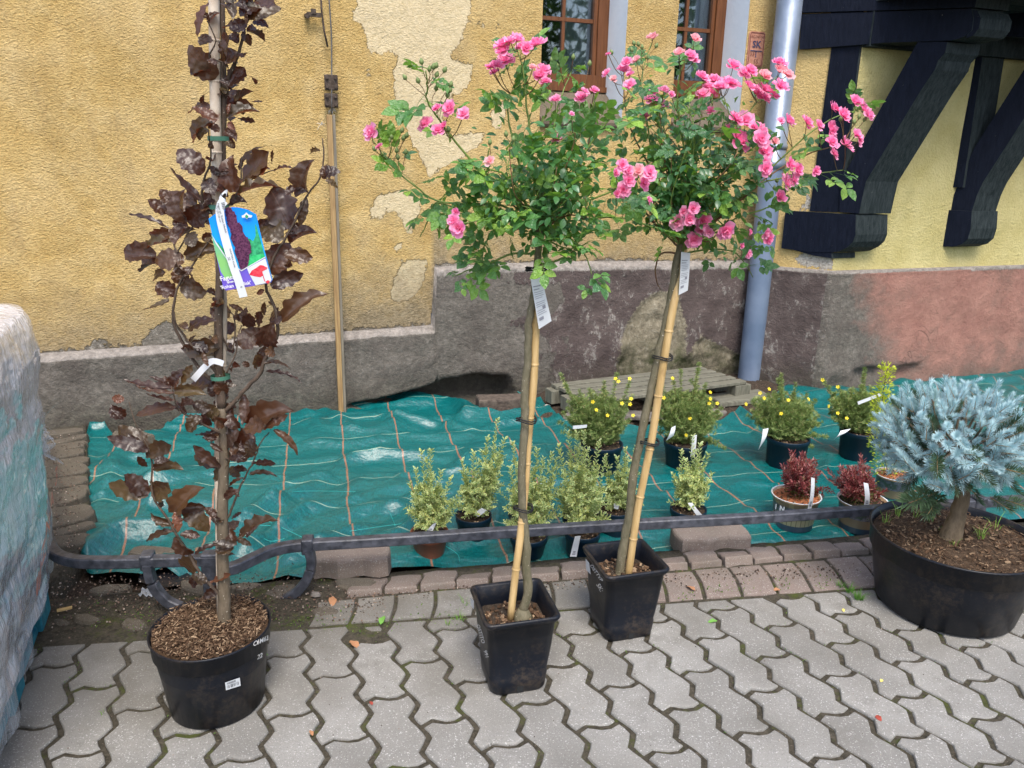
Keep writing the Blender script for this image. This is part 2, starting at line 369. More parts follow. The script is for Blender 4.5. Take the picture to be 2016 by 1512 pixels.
def m_wood(name, a, b, st=(1, 30, 30), rough=.6):
    t = MT(name); v = t.co(); n = t.noise(t.map(v, st), 3, 5, .6)
    return t.bsdf(t.mix(t.step(n, .3, .7), a, b), rough, t.bump(n, .002), .35)
M_FRAME = m_wood('brown_window_wood', (.095, .034, .012), (.17, .065, .024), (20, 20, 2), .4)
M_GREYW = m_wood('silvered_pallet_wood', (.085, .082, .062), (.20, .195, .15), (4, 40, 4), .85)
M_BATT = m_wood('brown_batten_wood', (.22, .13, .055), (.40, .27, .12), (30, 30, 2), .7)
M_GREYW2 = m_wood('grey_batten_wood', (.13, .115, .09), (.24, .21, .16), (30, 30, 2), .8)
def m_cane():
    t = MT('bamboo_cane'); v = t.co(); n = t.noise(t.map(v, (1, 1, .12)), 60, 4, .6)
    c = t.mix(t.step(n, .3, .7), (.40, .26, .10), (.60, .43, .21)); c = t.mix(t.ma('MULTIPLY', t.step(t.noise(v, 14, 4, .7), .6, .7), .4), c, (.22, .13, .06))
    return t.bsdf(c, .38, None, .5)
M_CANE = m_cane(); M_CANE2 = simple('pale_old_cane', (.42, .33, .24), (.60, .52, .42), 30, .5)
def m_bark(nm, a, b, lent=True):
    t = MT(nm); v = t.co(); n = t.noise(t.map(v, (1, 1, .4)), 55, 5, .7); c = t.mix(t.step(n, .3, .7), a, b)
    if lent: c = t.mix(t.step(t.noise(v, 170, 2), .70, .73), c, (.5, .45, .36))
    return t.bsdf(c, .7, t.bump(n, .004), .3)
M_RBARK = m_bark('rose_bark', (.085, .080, .045), (.19, .165, .11)); M_BBARK = m_bark('beech_bark', (.085, .065, .042), (.17, .135, .095)); M_DBARK = m_bark('dark_beech_bark', (.05, .035, .027), (.12, .085, .06)); M_SBARK = m_bark('spruce_bark', (.085, .062, .038), (.19, .145, .095), False)
M_GTWIG = simple('green_rose_twig', (.11, .19, .035), (.19, .26, .06), 20, .5); M_RTWIG = simple('reddish_twig', (.14, .06, .03), (.17, .12, .05), 20, .5)
M_REVEAL = simple('pale_blue_white_paint', (.70, .77, .84), (.80, .85, .90), 3, .8, 25, .002)
M_SAND = m_paver('brown_sandstone', (.20, .13, .085), (.30, .21, .14))
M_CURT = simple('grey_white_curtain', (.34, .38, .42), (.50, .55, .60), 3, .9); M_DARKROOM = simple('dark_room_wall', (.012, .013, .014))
# ================================================================ the building on the left
O = G(110, 840); WA = radians(70.9); W = Vector((sin(WA), cos(WA), 0)); N = Vector((W.y, -W.x, 0)); UP = Vector((0, 0, 1))
def wsz(x, y, off=0.0):
    p = PL(x, y, O + N * off, N); return (p - O).dot(W), p.z
def WP(s, z, off=0.0): return O + W * s + N * off + UP * z
def wpoly(px, off): return [wsz(x, y, off) for x, y in px]
YO = -.075
def c4(l, ox=650, oy=0, k=2.52): return [(ox + x / k, oy + y / k) for x, y in l]
P_BIG = c4([(105, 65), (130, 50), (145, 20), (120, -60), (300, -110), (720, -90), (690, 0), (700, 30), (670, 130), (655, 190), (615, 250), (600, 285), (650, 310), (705, 320), (695, 400), (670, 450), (620, 470), (580, 510), (560, 560), (560, 640), (600, 670), (700, 660), (770, 665), (740, 720), (640, 790), (560, 830), (490, 880), (460, 800), (430, 750), (400, 690), (370, 610), (350, 570), (330, 540), (320, 440), (310, 380), (335, 320), (330, 270), (300, 240), (270, 270), (240, 262), (205, 280), (175, 200), (165, 130), (110, 100)])
P_L = c4([(215, 990), (260, 960), (300, 955), (340, 945), (400, 965), (450, 990), (440, 1070), (400, 1160), (365, 1130), (340, 1060), (290, 1040), (250, 1085), (190, 1080)])
P_M = c4([(800, 560), (860, 500), (875, 560), (840, 640), (810, 620)]); P_S = [c4([(185, 350), (205, 355), (200, 385), (188, 378)]), c4([(815, 125), (845, 125), (832, 152)]), c4([(700, 95), (740, 110), (780, 130), (755, 145), (715, 125)]), c4([(300, 1210), (350, 1200), (355, 1240), (320, 1250)]), c4([(360, 1290), (480, 1280), (470, 1380), (420, 1480), (300, 1500), (310, 1400)])]
P_G = [c4(q, 0, 560, 3.435) for q in ([(600, 375), (640, 365), (700, 385), (740, 440), (770, 490), (640, 500), (590, 440)], [(260, 500), (340, 480), (370, 520), (260, 545)])] + [c4([(600, 90), (700, 70), (830, 150), (850, 240), (830, 380), (560, 420), (400, 350), (350, 300), (370, 250), (480, 160)], 210, 620, 5.4)]
def zplinth(s):
    if s < 2.195: return .375 + .022 * max(s, -.3)
    if s < 2.215: return .425 + (s - 2.195) / .02 * .375
    return .800 + .012 * sin((s - 2.2) * 2)
WOP = [(wsz(1067, 60, YO)[0], wsz(1237, 0, YO)[0]), (wsz(1327, 150, YO)[0], wsz(1471, 60, YO)[0])]; ZS = wsz(1400, 246, YO + .03)[1]; ZI = wsz(1110, 176, YO - .26)[1]; ZO0, ZO1 = round(ZS + .01, 4), 3.35
def build_left():
    t = thing('yellow_house', 'weathered yellow roughcast house wall with peeling paint patches and two brown windows', 'house', tuple(WP(1.5, 0)))
    S = list(np.arange(-3.6, 4.64, .03)) ; S = [q for q in S if min(abs(q - a) for o in WOP for a in o) > .008] + [a for o in WOP for a in o] + [4.64]; S = np.array(sorted(set(np.round(S, 4))))
    Z = np.array(sorted(set(list(np.round(np.arange(.30, 3.7, .03), 4)) + [ZO0, ZO1])))
    SS, ZZ = np.meshgrid(S, Z); peel = np.full(SS.shape, -1.0)
    for P in [P_BIG, P_L, P_M] + P_S: peel = np.maximum(peel, sdf(SS, ZZ, wpoly(P, YO)))
    grey = np.full(SS.shape, -1.0)
    for P in P_G: grey = np.maximum(grey, sdf(SS, ZZ, wpoly(P, YO)))
    zp = np.array([zplinth(s) for s in S])[None, :] + 0 * ZZ
    grey = np.maximum(grey, (zp + .045 - ZZ))
    dirt = np.clip(1.0 - (ZZ - zp) / .48, 0, 1) + .35 * np.clip((SS - 1.2) / .6, 0, 1) * np.clip(1 - (ZZ - .8) / .5, 0, 1) * (SS < 2.3)
    V = []; 
    for z, s in zip(ZZ.ravel(), SS.ravel()):
        V.append(WP(s, z, YO + .008 * nz(s, z, 3, 2.2)))
    F = []; nS = len(S)
    for j in range(len(Z) - 1):
        for i in range(nS - 1):
            sc, zc = (S[i] + S[i + 1]) / 2, (Z[j] + Z[j + 1]) / 2
            if any(a < sc < b for a, b in WOP) and ZO0 < zc < ZO1: continue
            if zc < zplinth(sc) - .06: continue
            F.append((j * nS + i, j * nS + i + 1, (j + 1) * nS + i + 1, (j + 1) * nS + i))
    mk('wall', V, F, M_STUC, t, True, attrs={'peel': peel.ravel(), 'dirt': dirt.ravel(), 'grey': grey.ravel()})
    # plinth
    S = np.array(sorted(set(list(np.round(np.arange(-3.6, 4.64, .02), 4)) + [2.195, 2.205, 2.215]))); n = 44
    stp = wpoly([(1212, 740), (1218, 680), (1232, 640), (1262, 595), (1300, 572), (1335, 580), (1352, 640), (1350, 700), (1380, 660), (1440, 690), (1462, 700), (1462, 760), (1200, 780)], 0)
    hole = wpoly([(690, 800), (760, 785), (830, 770), (880, 752), (940, 742), (1000, 746), (1010, 775), (1000, 800)], 0)
    g1 = wpoly(c4([(520, 90), (660, 120), (700, 220), (720, 330), (640, 360), (540, 380)], 650, 500), 0)
    g2 = wpoly(c4([(820, 230), (900, 190), (1000, 200), (1130, 160), (1160, 230), (1060, 300), (960, 270), (840, 300)], 650, 500), 0)
    V = []; A = {k: [] for k in ('paint', 'stone', 'ledge', 'red', 'low')}
    SZ = np.array([[(s, -.15 + (zplinth(s) + .15) * k / (n - 1)) for s in S] for k in range(n)])
    ds = sdf(SZ[:, :, 0], SZ[:, :, 1], stp); dh = sdf(SZ[:, :, 0], SZ[:, :, 1], hole); d1 = sdf(SZ[:, :, 0], SZ[:, :, 1], g1); d2 = sdf(SZ[:, :, 0], SZ[:, :, 1], g2)
    for k in range(n):
        for i, s in enumerate(S):
            z = SZ[k, i, 1]; off = .018 * mn.fractal(Vector((s * 3, z * 3, 1)), .9, 2.1, 5) + .012 * nz(s, z, 5, 1.3)
            if ds[k, i] > 0: off += -.02 * min(ds[k, i] / .03, 1) + .05 * max(0, mn.fractal(Vector((s * 5, z * 5, 9)), .8, 2, 4))
            if dh[k, i] > -.02: off -= .20 * min((dh[k, i] + .02) / .05, 1)
            V.append(WP(s, z + .006 * nz(s, 0, 8, 9) * (k == n - 1), off))
            A['paint'].append(min(max((s - 2.75) * .7, -.4), .30) - .25 * min(max((.46 - z) / .12, 0), 1) + min(max(s - 2.8, 0), .4) * .3 if s > 2.21 else -.5)
            A['paint'][-1] -= .6 * min(max((max(d1[k, i], d2[k, i]) + .06) / .08, 0), 1)
            A['stone'].append(ds[k, i]); A['ledge'].append(.45 * (k == n - 1) + (.3 if s > 2.21 and z > .74 else 0)); A['red'].append(-2); A['low'].append(1 - z / .42 if z < .42 else 0)
    for q, (o, dz) in enumerate(((-.012, .012), (-.035, .026), (-.065, .036), (-.11, .038))):
        for i, s in enumerate(S):
            V.append(WP(s, zplinth(s) + dz + .004 * nz(s, q, 8, 9), o + .006 * nz(s, q, 2, 8)))
            A['paint'].append(-.5); A['stone'].append(-1); A['ledge'].append(1.0 - .35 * (q == 3)); A['red'].append(-2); A['low'].append(0)
    nS = len(S); F = [(j * nS + i, j * nS + i + 1, (j + 1) * nS + i + 1, (j + 1) * nS + i) for j in range(n + 3) for i in range(nS - 1)]
    mk('plinth', V, F, M_PLIN, t, True, attrs=A)
    # windows
    for wi, (a, b) in enumerate(WOP):
        dp = -.20
        r = B()
        for s, sg in ((a, 1), (b, -1)):   # reveals, slightly splayed
            r.box(WP(s - sg * .02, (ZO0 + ZO1) / 2, YO - .17), (.04, .33, ZO1 - ZO0), Matrix((W, -N, UP)).transposed())
        r.mk('reveal', M_REVEAL, t)
        AX = Matrix((W, -N, UP)).transposed()
        sill = B()
        prof = [(YO - .30, ZI + .01), (YO - .30, ZS - .05), (YO + .0, ZS - .05), (YO + .030, ZS - .045), (YO + .040, ZS - .030), (YO + .042, ZS - .012), (YO + .030, ZS + .004), (YO - .02, ZS + .030)]
        sill.prism([WP(a + .001, z, o) for o, z in prof], W * (b - a - .002)); sill.mk('stone_sill', M_SAND, t)
        zb = ZI - .01; s0, s1 = a - .05, b; o = YO - .30
        fr = B(); fw = .075
        fr.box(WP((s0 + s1) / 2, zb + .055, o), (s1 - s0, .06, .11), AX); fr.box(WP((s0 + s1) / 2, zb + .018, o + .035), (s1 - s0, .03, .034), AX)
        fr.box(WP(s1 - fw / 2, (zb + ZO1) / 2 + .055, o), (fw, .062, ZO1 - zb - .11), AX); fr.box(WP(s0 + fw / 2, (zb + ZO1) / 2 + .055, o), (fw, .062, ZO1 - zb - .11), AX)
        fr.box(WP(s1 - fw - .014, (zb + ZO1) / 2 + .055, o - .008), (.026, .05, ZO1 - zb - .11), AX)
        fro = fr.mk('window_frame', M_FRAME, t)
        mu = B(); zm = wsz(1170, 43, YO - .30)[1]
        mu.box(WP((s0 + s1) / 2, zm, o - .004), (s1 - s0 - 2 * fw, .02, .024), AX); mu.box(WP((s0 + s1) / 2, (zb + ZO1) / 2 + .055, o - .005), (.022, .018, ZO1 - zb - .11), AX); mu.mk('glazing_bar', M_FRAME, fro)
        gm = MT('window_glass'); gg = gm.n('BsdfGlossy', {0: (.85, .9, .95, 1), 1: .02}).outputs[0]; tr = gm.n('BsdfTransparent', {0: (.75, .8, .8, 1)}).outputs[0]
        fz = gm.ma('ADD', gm.n('Fresnel', {0: 1.5}).outputs[0], .06); gm.t.links.new(gm.n('MixShader', {0: fz, 1: tr, 2: gg}).outputs[0], gm.out.inputs[0])
        gl = B(); gl.box(WP((s0 + s1) / 2, (zb + ZO1) / 2 + .05, o - .012), (s1 - s0 - 2 * fw + .02, .005, ZO1 - zb - .1), AX); gl.mk('pane', gm.m, fro)
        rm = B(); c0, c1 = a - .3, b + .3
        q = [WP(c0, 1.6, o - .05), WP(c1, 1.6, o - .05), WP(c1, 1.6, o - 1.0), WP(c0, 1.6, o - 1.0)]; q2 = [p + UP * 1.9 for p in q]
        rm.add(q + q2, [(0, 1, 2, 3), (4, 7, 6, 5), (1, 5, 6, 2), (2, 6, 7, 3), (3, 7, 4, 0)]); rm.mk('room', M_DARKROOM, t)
        cu = B(); V = []; ns = 60
        for z in (1.9, 3.4):
            for k in range(ns): s = (a + b) / 2 + .03 + (b - .03 - (a + b) / 2 - .03) * k / (ns - 1); V.append(WP(s, z, o - .12 + .018 * sin(k * .75) + .01 * sin(k * 1.9)))
        cu.add(V, [(k, k + 1, ns + k + 1, ns + k) for k in range(ns - 1)]); cu.mk('curtain', M_CURT, t, True)
    return t
HOUSE = build_left()
# ---- painted marker plate beside the right window
def marker():
    t = thing('marker_plate', 'small red painted plate with blue letters SK beside the right window', 'sign', tuple(WP(4.42, 2.1, YO)))
    PLN = O + N * (YO + .012)
    q = [PL(x, y, PLN, N) for x, y in ((1477, 60), (1508, 64), (1500, 134), (1469, 130))]
    ux = ((q[1] - q[0]) + (q[2] - q[3])).normalized(); uy = ((q[0] - q[3]) + (q[1] - q[2])).normalized(); c = sum(q, Vector()) / 4
    wd = (q[1] - q[0]).length; ht = (q[0] - q[3]).length
    ux = W.copy(); uy = (uy - ux * uy.dot(ux)).normalized()
    def ring(wd, ht, r, off):
        P = []
        for cx, cy, a0 in ((1, 1, 0), (-1, 1, 90), (-1, -1, 180), (1, -1, 270)):
            for k in range(5):
                a = radians(a0 + k * 22.5); P.append(c + ux * (cx * (wd / 2 - r) + r * cos(a)) + uy * (cy * (ht / 2 - r) + r * sin(a)) + N * off)
        return P
    m1 = simple('brick_red_paint', (.36, .15, .10), (.46, .23, .16), 40, .8, 80, .002); m2 = simple('dark_blue_paint', (.03, .035, .09), (.05, .055, .12), 60, .7); m3 = simple('maroon_line_paint', (.11, .035, .03), (.2, .07, .05), 60, .8)
    b = B(); P = ring(wd, ht, .018, -.012); b.prism(P, N * .012); b.mk('plate', m1, t)
    b = B(); A = ring(wd - .012, ht - .012, .014, .002); Bq = ring(wd - .022, ht - .022, .010, .002); n = len(A)
    b.add(A + Bq, [(i, (i + 1) % n, n + (i + 1) % n, n + i) for i in range(n)]); b.mk('border_line', m3, t)
    put_text('lettering', 'ŁĄCZNOŚĆ', .021, c + uy * ht * .35 + N * .003, ux, uy, m3, t)
    put_text('lettering', 'SK', .060, c + uy * ht * .13 + N * .003, ux, uy, m2, t, .0012)
    b = B(); AX = Matrix((ux, uy, N)).transposed(); b.box(c + uy * ht * -.045 + N * .003, (wd * .72, .006, .001), AX); b.box(c + uy * ht * -.14 + N * .003, (.006, ht * .17, .001), AX); b.mk('painted_t', m2, t)
    put_text('lettering', '33', .036, c - ux * wd * .24 - uy * ht * .15 + N * .003, ux, uy, m3, t)
    put_text('lettering', '55', .036, c + ux * wd * .04 - uy * ht * .35 + N * .003, ux, uy, m3, t)
marker()
# ---- lightning conductor
def conductor():
    t = thing('lightning_conductor', 'grey lightning conductor wire with two rusty clamps above a wooden batten on the yellow wall', 'conductor', tuple(WP(1.6, 1.7, YO)))
    mr = simple('rusty_iron', (.05, .035, .025), (.10, .075, .06), 60, .7, 120, .002, .5, .5); mw = simple('grey_wire', (.10, .10, .10), (.16, .15, .14), 30, .45, 0, 0, .5, .6)
    of = YO + .05; Q = lambda x, y, o=of: WP(*wsz(x, y, o), o)
    B().tube(smoothpath([Q(645, -60), Q(648, 0), Q(652, 60), Q(653, 120), Q(653, 228, YO + .06)], 3), .0045, 6).mk('wire', mw, t, True)
    B().tube([Q(630, -40), Q(633, 20), Q(638, 60), Q(645, 92)], .006, 6).mk('rod', mr, t, True)
    AX = Matrix((W, -N, UP)).transposed()
    for y0, y1 in ((147, 178), (184, 212)):
        c = Q(652, (y0 + y1) / 2); h = wsz(652, y0, of)[1] - wsz(652, y1, of)[1]
        b = B().box(c, (.075, .018, h), AX, .004); cl = b.mk('clamp', mr, t)
        for sx in (-1, 1):
            for sz in (-1, 1): B().tube([c + W * sx * .024 + UP * sz * h * .28, c + W * sx * .024 + UP * sz * h * .28 + N * .022], .009, 6).mk('bolt', mr, t)
    c = Q(618, 31, YO + .03); b = B(); b.tube([Q(603, 31, YO), Q(606, 31, YO + .06)], .014, 8); b.box(Q(618, 29), (.075, .012, .022), AX); b.box(Q(617, 23), (.026, .02, .028), AX); b.mk('bracket', mr, t)
    fb = B()
    for k in range(26):
        p = Q(*( (656, 214) if k < 15 else (632, 245)), YO + .03); d = Vector((R.uniform(-1, 1), R.uniform(-.3, .1), R.uniform(-1, .6))) * .03; fb.tube([p, p + d * .5 + Vector((0, 0, .004)), p + d], .0009, 3)
    fb.mk('loose_fibre', simple('white_fibre', (.55, .55, .55)), t)
    t = thing('wooden_batten', 'tall narrow wooden batten standing against the yellow wall below the conductor clamps', 'batten', tuple(WP(1.6, 0, .03)))
    a = wsz(652, 226, .035); b_ = wsz(673, 786, .035); P0 = WP(b_[0], -.06, .035); P1 = WP(a[0], a[1], .015)
    d = (P1 - P0); AX = Matrix((W, -N, d.normalized())).transposed()
    B().box((P0 + P1) / 2 - W * .009, (.030, .03, d.length), AX, .002).mk('front_strip', M_BATT, t)
    B().box((P0 + P1) / 2 + W * .0152 - N * .004, (.017, .026, d.length + .004), AX, .002).mk('side_strip', M_GREYW2, t)
conductor()
# ---- downpipe
def pipe():
    s, z = wsz(1475, 737, .11); c = WP(s, 0, .11); t = thing('downpipe', 'round galvanised blue-grey downpipe standing in the corner between the two houses', 'pipe', tuple(c))
    r = .082; b = B(); b.lathe(c, [(r * .97, -.03), (r * .97, 1.47)], 28); b.mk('lower_pipe', simple('blue_grey_pipe_paint', (.11, .155, .235), (.17, .22, .31), 4, .42, 10, .002, .4, .1), t, True)
    b = B(); b.lathe(c, [(r * .97, 1.47), (r * 1.10, 1.472), (r * 1.10, 1.52), (r, 1.525), (r * 1.0, 3.6)], 28); b.mk('upper_pipe', M_ZINC, t, True)
    b = B(); b.lathe(c, [(r * 1.03, 1.60), (r * 1.08, 1.60), (r * 1.08, 1.63), (r * 1.03, 1.63)], 28); b.mk('pipe_clip', M_ZINC, t, True)
pipe()
# ================================================================ the half-timbered house on the right
C = G(1608, 756); DS = Vector((sin(radians(120)), cos(radians(120)), 0)); NS = Vector((DS.y, -DS.x, 0))
DF = Vector((sin(radians(70)), cos(radians(70)), 0)); NF = Vector((DF.y, -DF.x, 0))
def SP(x, y, off=0): return PL(x, y, C + NS * off, NS)
def FP(x, y, off=0): return PL(x, y, C + NF * off, NF)
def build_right():
    t = thing('half_timbered_house', 'half-timbered house corner with blue-black braces on carved corbels above a faded red plinth', 'house', tuple(C))
    def mpl(nm, a, b, gr):
        m = MT(nm); v = m.co(); n = m.noise(v, 5, 5, .65); g1 = m.noise(v, 70, 4, .65)
        c = m.mix(m.step(n, .3, .75), a, b); c = m.mix(m.ma('MULTIPLY', m.step(g1, .56, .7), .4), c, gr)
        c = m.mix(m.ma('MULTIPLY', m.step(m.noise(v, 2.2, 5, .7), .52, .72), .4), c, gr)
        pk = m.step(m.ma('ADD', m.attr('peel'), m.ma('MULTIPLY', m.ma('SUBTRACT', m.noise(v, 25, 6, .7), .5), .14)), -.002, .004)
        c = m.mix(pk, c, m.ramp(g1, [(.3, (.26, .23, .19)), (.7, (.52, .49, .43))]))
        return m.bsdf(c, .9, m.bump(m.ma('SUBTRACT', m.ma('ADD', g1, n), m.ma('MULTIPLY', pk, .4)), .012, 1.0), .15)
    MF = mpl('pale_yellow_plaster', (.48, .41, .17), (.60, .53, .26), (.28, .25, .10)); MS = mpl('ochre_corner_plaster', (.50, .355, .14), (.60, .45, .21), (.34, .25, .11))
    zt = 3.4
    zf = lambda q: .775 - .004 * q      # top of the red plinth
    # front plaster
    def grid(nm, D, NN, q0, q1, z0, z1, mat, step, fn, att, parent=t):
        Q = np.arange(q0, q1 + step / 2, step); Zs = np.arange(z0, z1 + step / 2, step); V = []; A = {k: [] for k in att}
        for z in Zs:
            for q in Q:
                o, d = fn(q, z); V.append(C + D * q + NN * o + UP * z)
                for k in att: A[k].append(d.get(k, 0))
        n = len(Q); return mk(nm, V, [(j * n + i, j * n + i + 1, (j + 1) * n + i + 1, (j + 1) * n + i) for j in range(len(Zs) - 1) for i in range(n - 1)], mat, parent, True, attrs=A)
    grid('front_plaster', DF, NF, -.0, 4.6, .7, 3.4, MF, .05, lambda q, z: (.006 * nz(q, z, 2, 2), {'peel': -1.0}), ['peel'])
    pp = [((p - C).dot(DS), p.z) for p in (SP(x, y) for x, y in ((1570, 500), (1605, 497), (1640, 505), (1640, 535), (1590, 528), (1565, 515)))]
    p2 = [((p - C).dot(DS), p.z) for p in (SP(x, y) for x, y in ((1573, 413), (1594, 385), (1600, 415)))]
    def fs(q, z):
        d = max(float(sdf(np.array([q]), np.array([z]), pp)[0]), float(sdf(np.array([q]), np.array([z]), p2)[0])); return .004 * nz(q, z, 4, 3), {'peel': d}
    grid('corner_plaster', DS, NS, -.46, 0.0, .6, 3.4, MS, .02, fs, ['peel'])
    # plinths (battered: they lean back with height)
    V = []; A = {k: [] for k in ('paint', 'stone', 'ledge', 'red', 'low')}
    cols = [(-.40 + .02 * k, 'S') for k in range(0, 20)] + [(0, 'C')] + [(.02 * k, 'F') for k in range(1, 120)] + [(2.4 + .1 * k, 'F') for k in range(22)]
    rows = [(-.15 + k * .02, 0) for k in range(47)] + [(.78, 1), (.79, 2), (.795, 3)]
    nb = (NS + NF).normalized() * (1 / cos(radians(25)))
    for z, kind in rows:
        for q, s in cols:
            D, NN = {'S': (DS, NS), 'F': (DF, NF), 'C': (DS, nb)}[s]
            lim = .80 if s != 'F' else zf(q) + .025
            o = .055 - .045 * z + .014 * mn.fractal(Vector((q * 3 + 5 * (s == 'F'), z * 3, 3)), .9, 2, 5)
            if s == 'F' and z < .10 and .05 < q < .9: o -= .05 * (.5 + nz(q, z, 1, 6))
            zz = min(z, lim)
            if kind: o = (.03, .012, -.02)[kind - 1]; zz = lim + (.004, .008, .01)[kind - 1]
            V.append(C + D * q + NN * o + UP * zz)
            A['paint'].append(.34 if s != 'F' and q < -.04 else (-.1 if s != 'F' else -.5)); A['stone'].append(-1)
            A['ledge'].append(1.0 if kind else (.42 if zz > lim - .025 or abs(q) < .045 and s != 'F' and NR.rand() < .5 else 0)); A['red'].append(-1 if s != 'F' else min((q - .30) * 1.5, .65) + (zz - .55) * .9); A['low'].append(max(0, 1 - z / .45) * (1 if s != 'F' else .7))
    n = len(cols); mk('plinth', V, [(j * n + i, j * n + i + 1, (j + 1) * n + i + 1, (j + 1) * n + i) for j in range(len(rows) - 1) for i in range(n - 1)], M_PLIN, t, True, attrs=A)
    # timbers
    TH = DF * .27
    def cut(l): return [(1300 + x / 2.52, y / 2.52) for x, y in l]
    def timber(nm, px, off=.018, ext=TH, f=SP, mats=(M_TIMB, M_TIMB2), base=None):
        P = [f(x, y, off) for x, y in px] if base is None else [PL(x, y, base, NS) for x, y in px]
        n = len(P); e = Vector(ext)
        V = P + [p + e for p in P]; F = [tuple(range(n)), tuple(range(2 * n - 1, n - 1, -1))] + [(i, i + n, (i + 1) % n + n, (i + 1) % n) for i in range(n)]
        mk(nm, V, F, list(mats), t, mi=[0, 0] + [1] * n)
        bm = bpy.data.objects
    timber('corner_post', [(1635, -60), (1637, 92), (1594, 416), (1652, 418), (1693, 91), (1700, -60)][0:4] + [(1693, 91), (1700, -60)], .012)
    timber('corbel', cut([(620, 1045), (970, 1065), (968, 1165), (955, 1200), (925, 1228), (885, 1247), (850, 1252), (740, 1250), (600, 1232)]), .030)
    timber('corbel_block', cut([(640, 1234), (850, 1254), (850, 1282), (760, 1268)]), .026, DF * .20)
    timber('brace', cut([(888, 1052), (893, 900), (1080, 560), (1280, 202), (1424, 208), (1412, 262), (1378, 300), (1362, 345), (1338, 380), (1290, 452), (1020, 900), (1000, 990), (985, 1060)]), .024)
    timber('cross_beam', cut([(690, 245), (700, 70), (1120, 57), (1545, 42), (1552, 100), (1545, 150), (1520, 175), (1480, 192), (1440, 200), (1110, 212)]), .034, DF * .26)
    timber('upper_cross_beam', cut([(690, 62), (700, -200), (1572, -200), (1572, -12), (1560, 36), (1120, 50)]), .040, DF * .27)
    timber('beam_nose', cut([(1546, 48), (1572, 52), (1590, 90), (1580, 140), (1550, 178), (1512, 190), (1540, 150), (1550, 100)]), .030, DF * .25)
    # second set, one bay further along the front
    b2 = FP(1868, 415, .0) + DF * .0
    def T2(nm, px, d=0, ext=DF * .25): timber(nm, cut(px), ext=ext, base=b2 - DF * d)
    T2('corbel', [(1395, 1040), (1545, 1048), (1540, 1135), (1525, 1185), (1495, 1212), (1450, 1225), (1380, 1222)])
    T2('brace', [(1415, 1046), (1450, 980), (1560, 730), (1804, 345), (1900, 190), (2010, 190), (1860, 500), (1600, 905), (1570, 970), (1545, 1050)], -.02, DF * .23)
    T2('cross_beam', [(1500, 170), (1700, -60), (2300, -90), (2300, 130), (1900, 190)], .0)
    T2('front_post', [(1540, 270), (1450, 930), (1500, 930), (1600, 270)], -.0, DF * .2)
    # sill beam along the front, soffit of the overhanging floor
    z0 = FP(1745, 97).z
    B().box(C + DF * 2.4 + NF * .01 + UP * (z0 + .12), (4.8, .10, .24), Matrix((DF, -NF, UP)).transposed()).mk('wall_plate', M_TIMB2, t)
    for k in range(5): B().box(C + DF * 2.4 + NF * (.12 + .13 * k) + UP * (z0 + .27), (4.8, .122, .03), Matrix((DF, -NF, UP)).transposed()).mk('soffit_board', M_TIMB2, t)
build_right()
# ================================================================ ground, paving, bed
VL = Vector((.09181635, -.26153557)); CL = Vector((.17342227, -.09053825)); OL = Vector((.61115716, 2.17735885))
VU = VL.normalized(); PU = Vector((-VU.y, VU.x)); LEN = VL.length; STG = CL.dot(VU); WID = CL.dot(PU)
def wave_long(t):   # offset sideways along the long joint (t in metres from a cross joint), traced from the paving
    u = (t / (LEN / 2)) % 1.0
    k = [(0, 0), (.20, .0105), (.36, .0150), (.52, .001), (.68, -.0155), (.84, -.0100), (1, 0)]
    for (a, p), (b, q) in zip(k, k[1:]):
        if a <= u <= b: return p + (q - p) * (u - a) / (b - a)
def block_outline(gap=.0080):
    """outline in (along, across) measured from the lower-left end of its upper cross joint"""
    P = []
    tr = [(0, 0), (.26, -.013), (.55, .006), (.76, .009), (1, 0)]   # cross joint
    t0, t1 = 0.0, LEN
    for f, o in tr: P.append((o + t0 + gap + f * STG * 0, f * WID))
    TT = [(q + u) * LEN / 2 for q in (0, 1) for u in (0, .20, .36, .52, .68, .84)] + [LEN]; TT = [min(max(t, gap), LEN - gap) for t in TT]
    P = []
    for f, o in tr[1:-1]: P.append((o + gap, gap * .6 + f * (WID - 1.2 * gap)))
    for t in TT: P.append((t, WID - gap + wave_long(t)))
    for f, o in tr[-2:0:-1]: P.append((LEN + o - gap, gap * .6 + f * (WID - 1.2 * gap)))
    for t in TT[::-1]: P.append((t, gap + wave_long(t)))
    return P
def clip(P, a, b):
    """keep the part of polygon P left of the line a->b"""
    out = []; f = lambda p: (b[0] - a[0]) * (p[1] - a[1]) - (b[1] - a[1]) * (p[0] - a[0])
    for i in range(len(P)):
        p, q = P[i], P[(i + 1) % len(P)]; fp, fq = f(p), f(q)
        if fp >= 0: out.append(p)
        if fp * fq < 0: t = fp / (fp - fq); out.append((p[0] + (q[0] - p[0]) * t, p[1] + (q[1] - p[1]) * t))
    return out
def area(P): return abs(sum(P[i][0] * P[(i + 1) % len(P)][1] - P[(i + 1) % len(P)][0] * P[i][1] for i in range(len(P)))) / 2
def inset(P, d):
    n = len(P); s = 1 if sum(P[i][0] * P[(i + 1) % n][1] - P[(i + 1) % n][0] * P[i][1] for i in range(n)) > 0 else -1; out = []
    for i in range(n):
        a = Vector(P[i - 1]); b = Vector(P[i]); c = Vector(P[(i + 1) % n]); e1 = (b - a).normalized() if (b - a).length > 1e-7 else Vector((1, 0)); e2 = (c - b).normalized() if (c - b).length > 1e-7 else e1
        nn = Vector((-(e1.y + e2.y), e1.x + e2.x)); nn = nn.normalized() if nn.length > 1e-6 else Vector((-e1.y, e1.x)); out.append(tuple(b + nn * d * s))
    return out
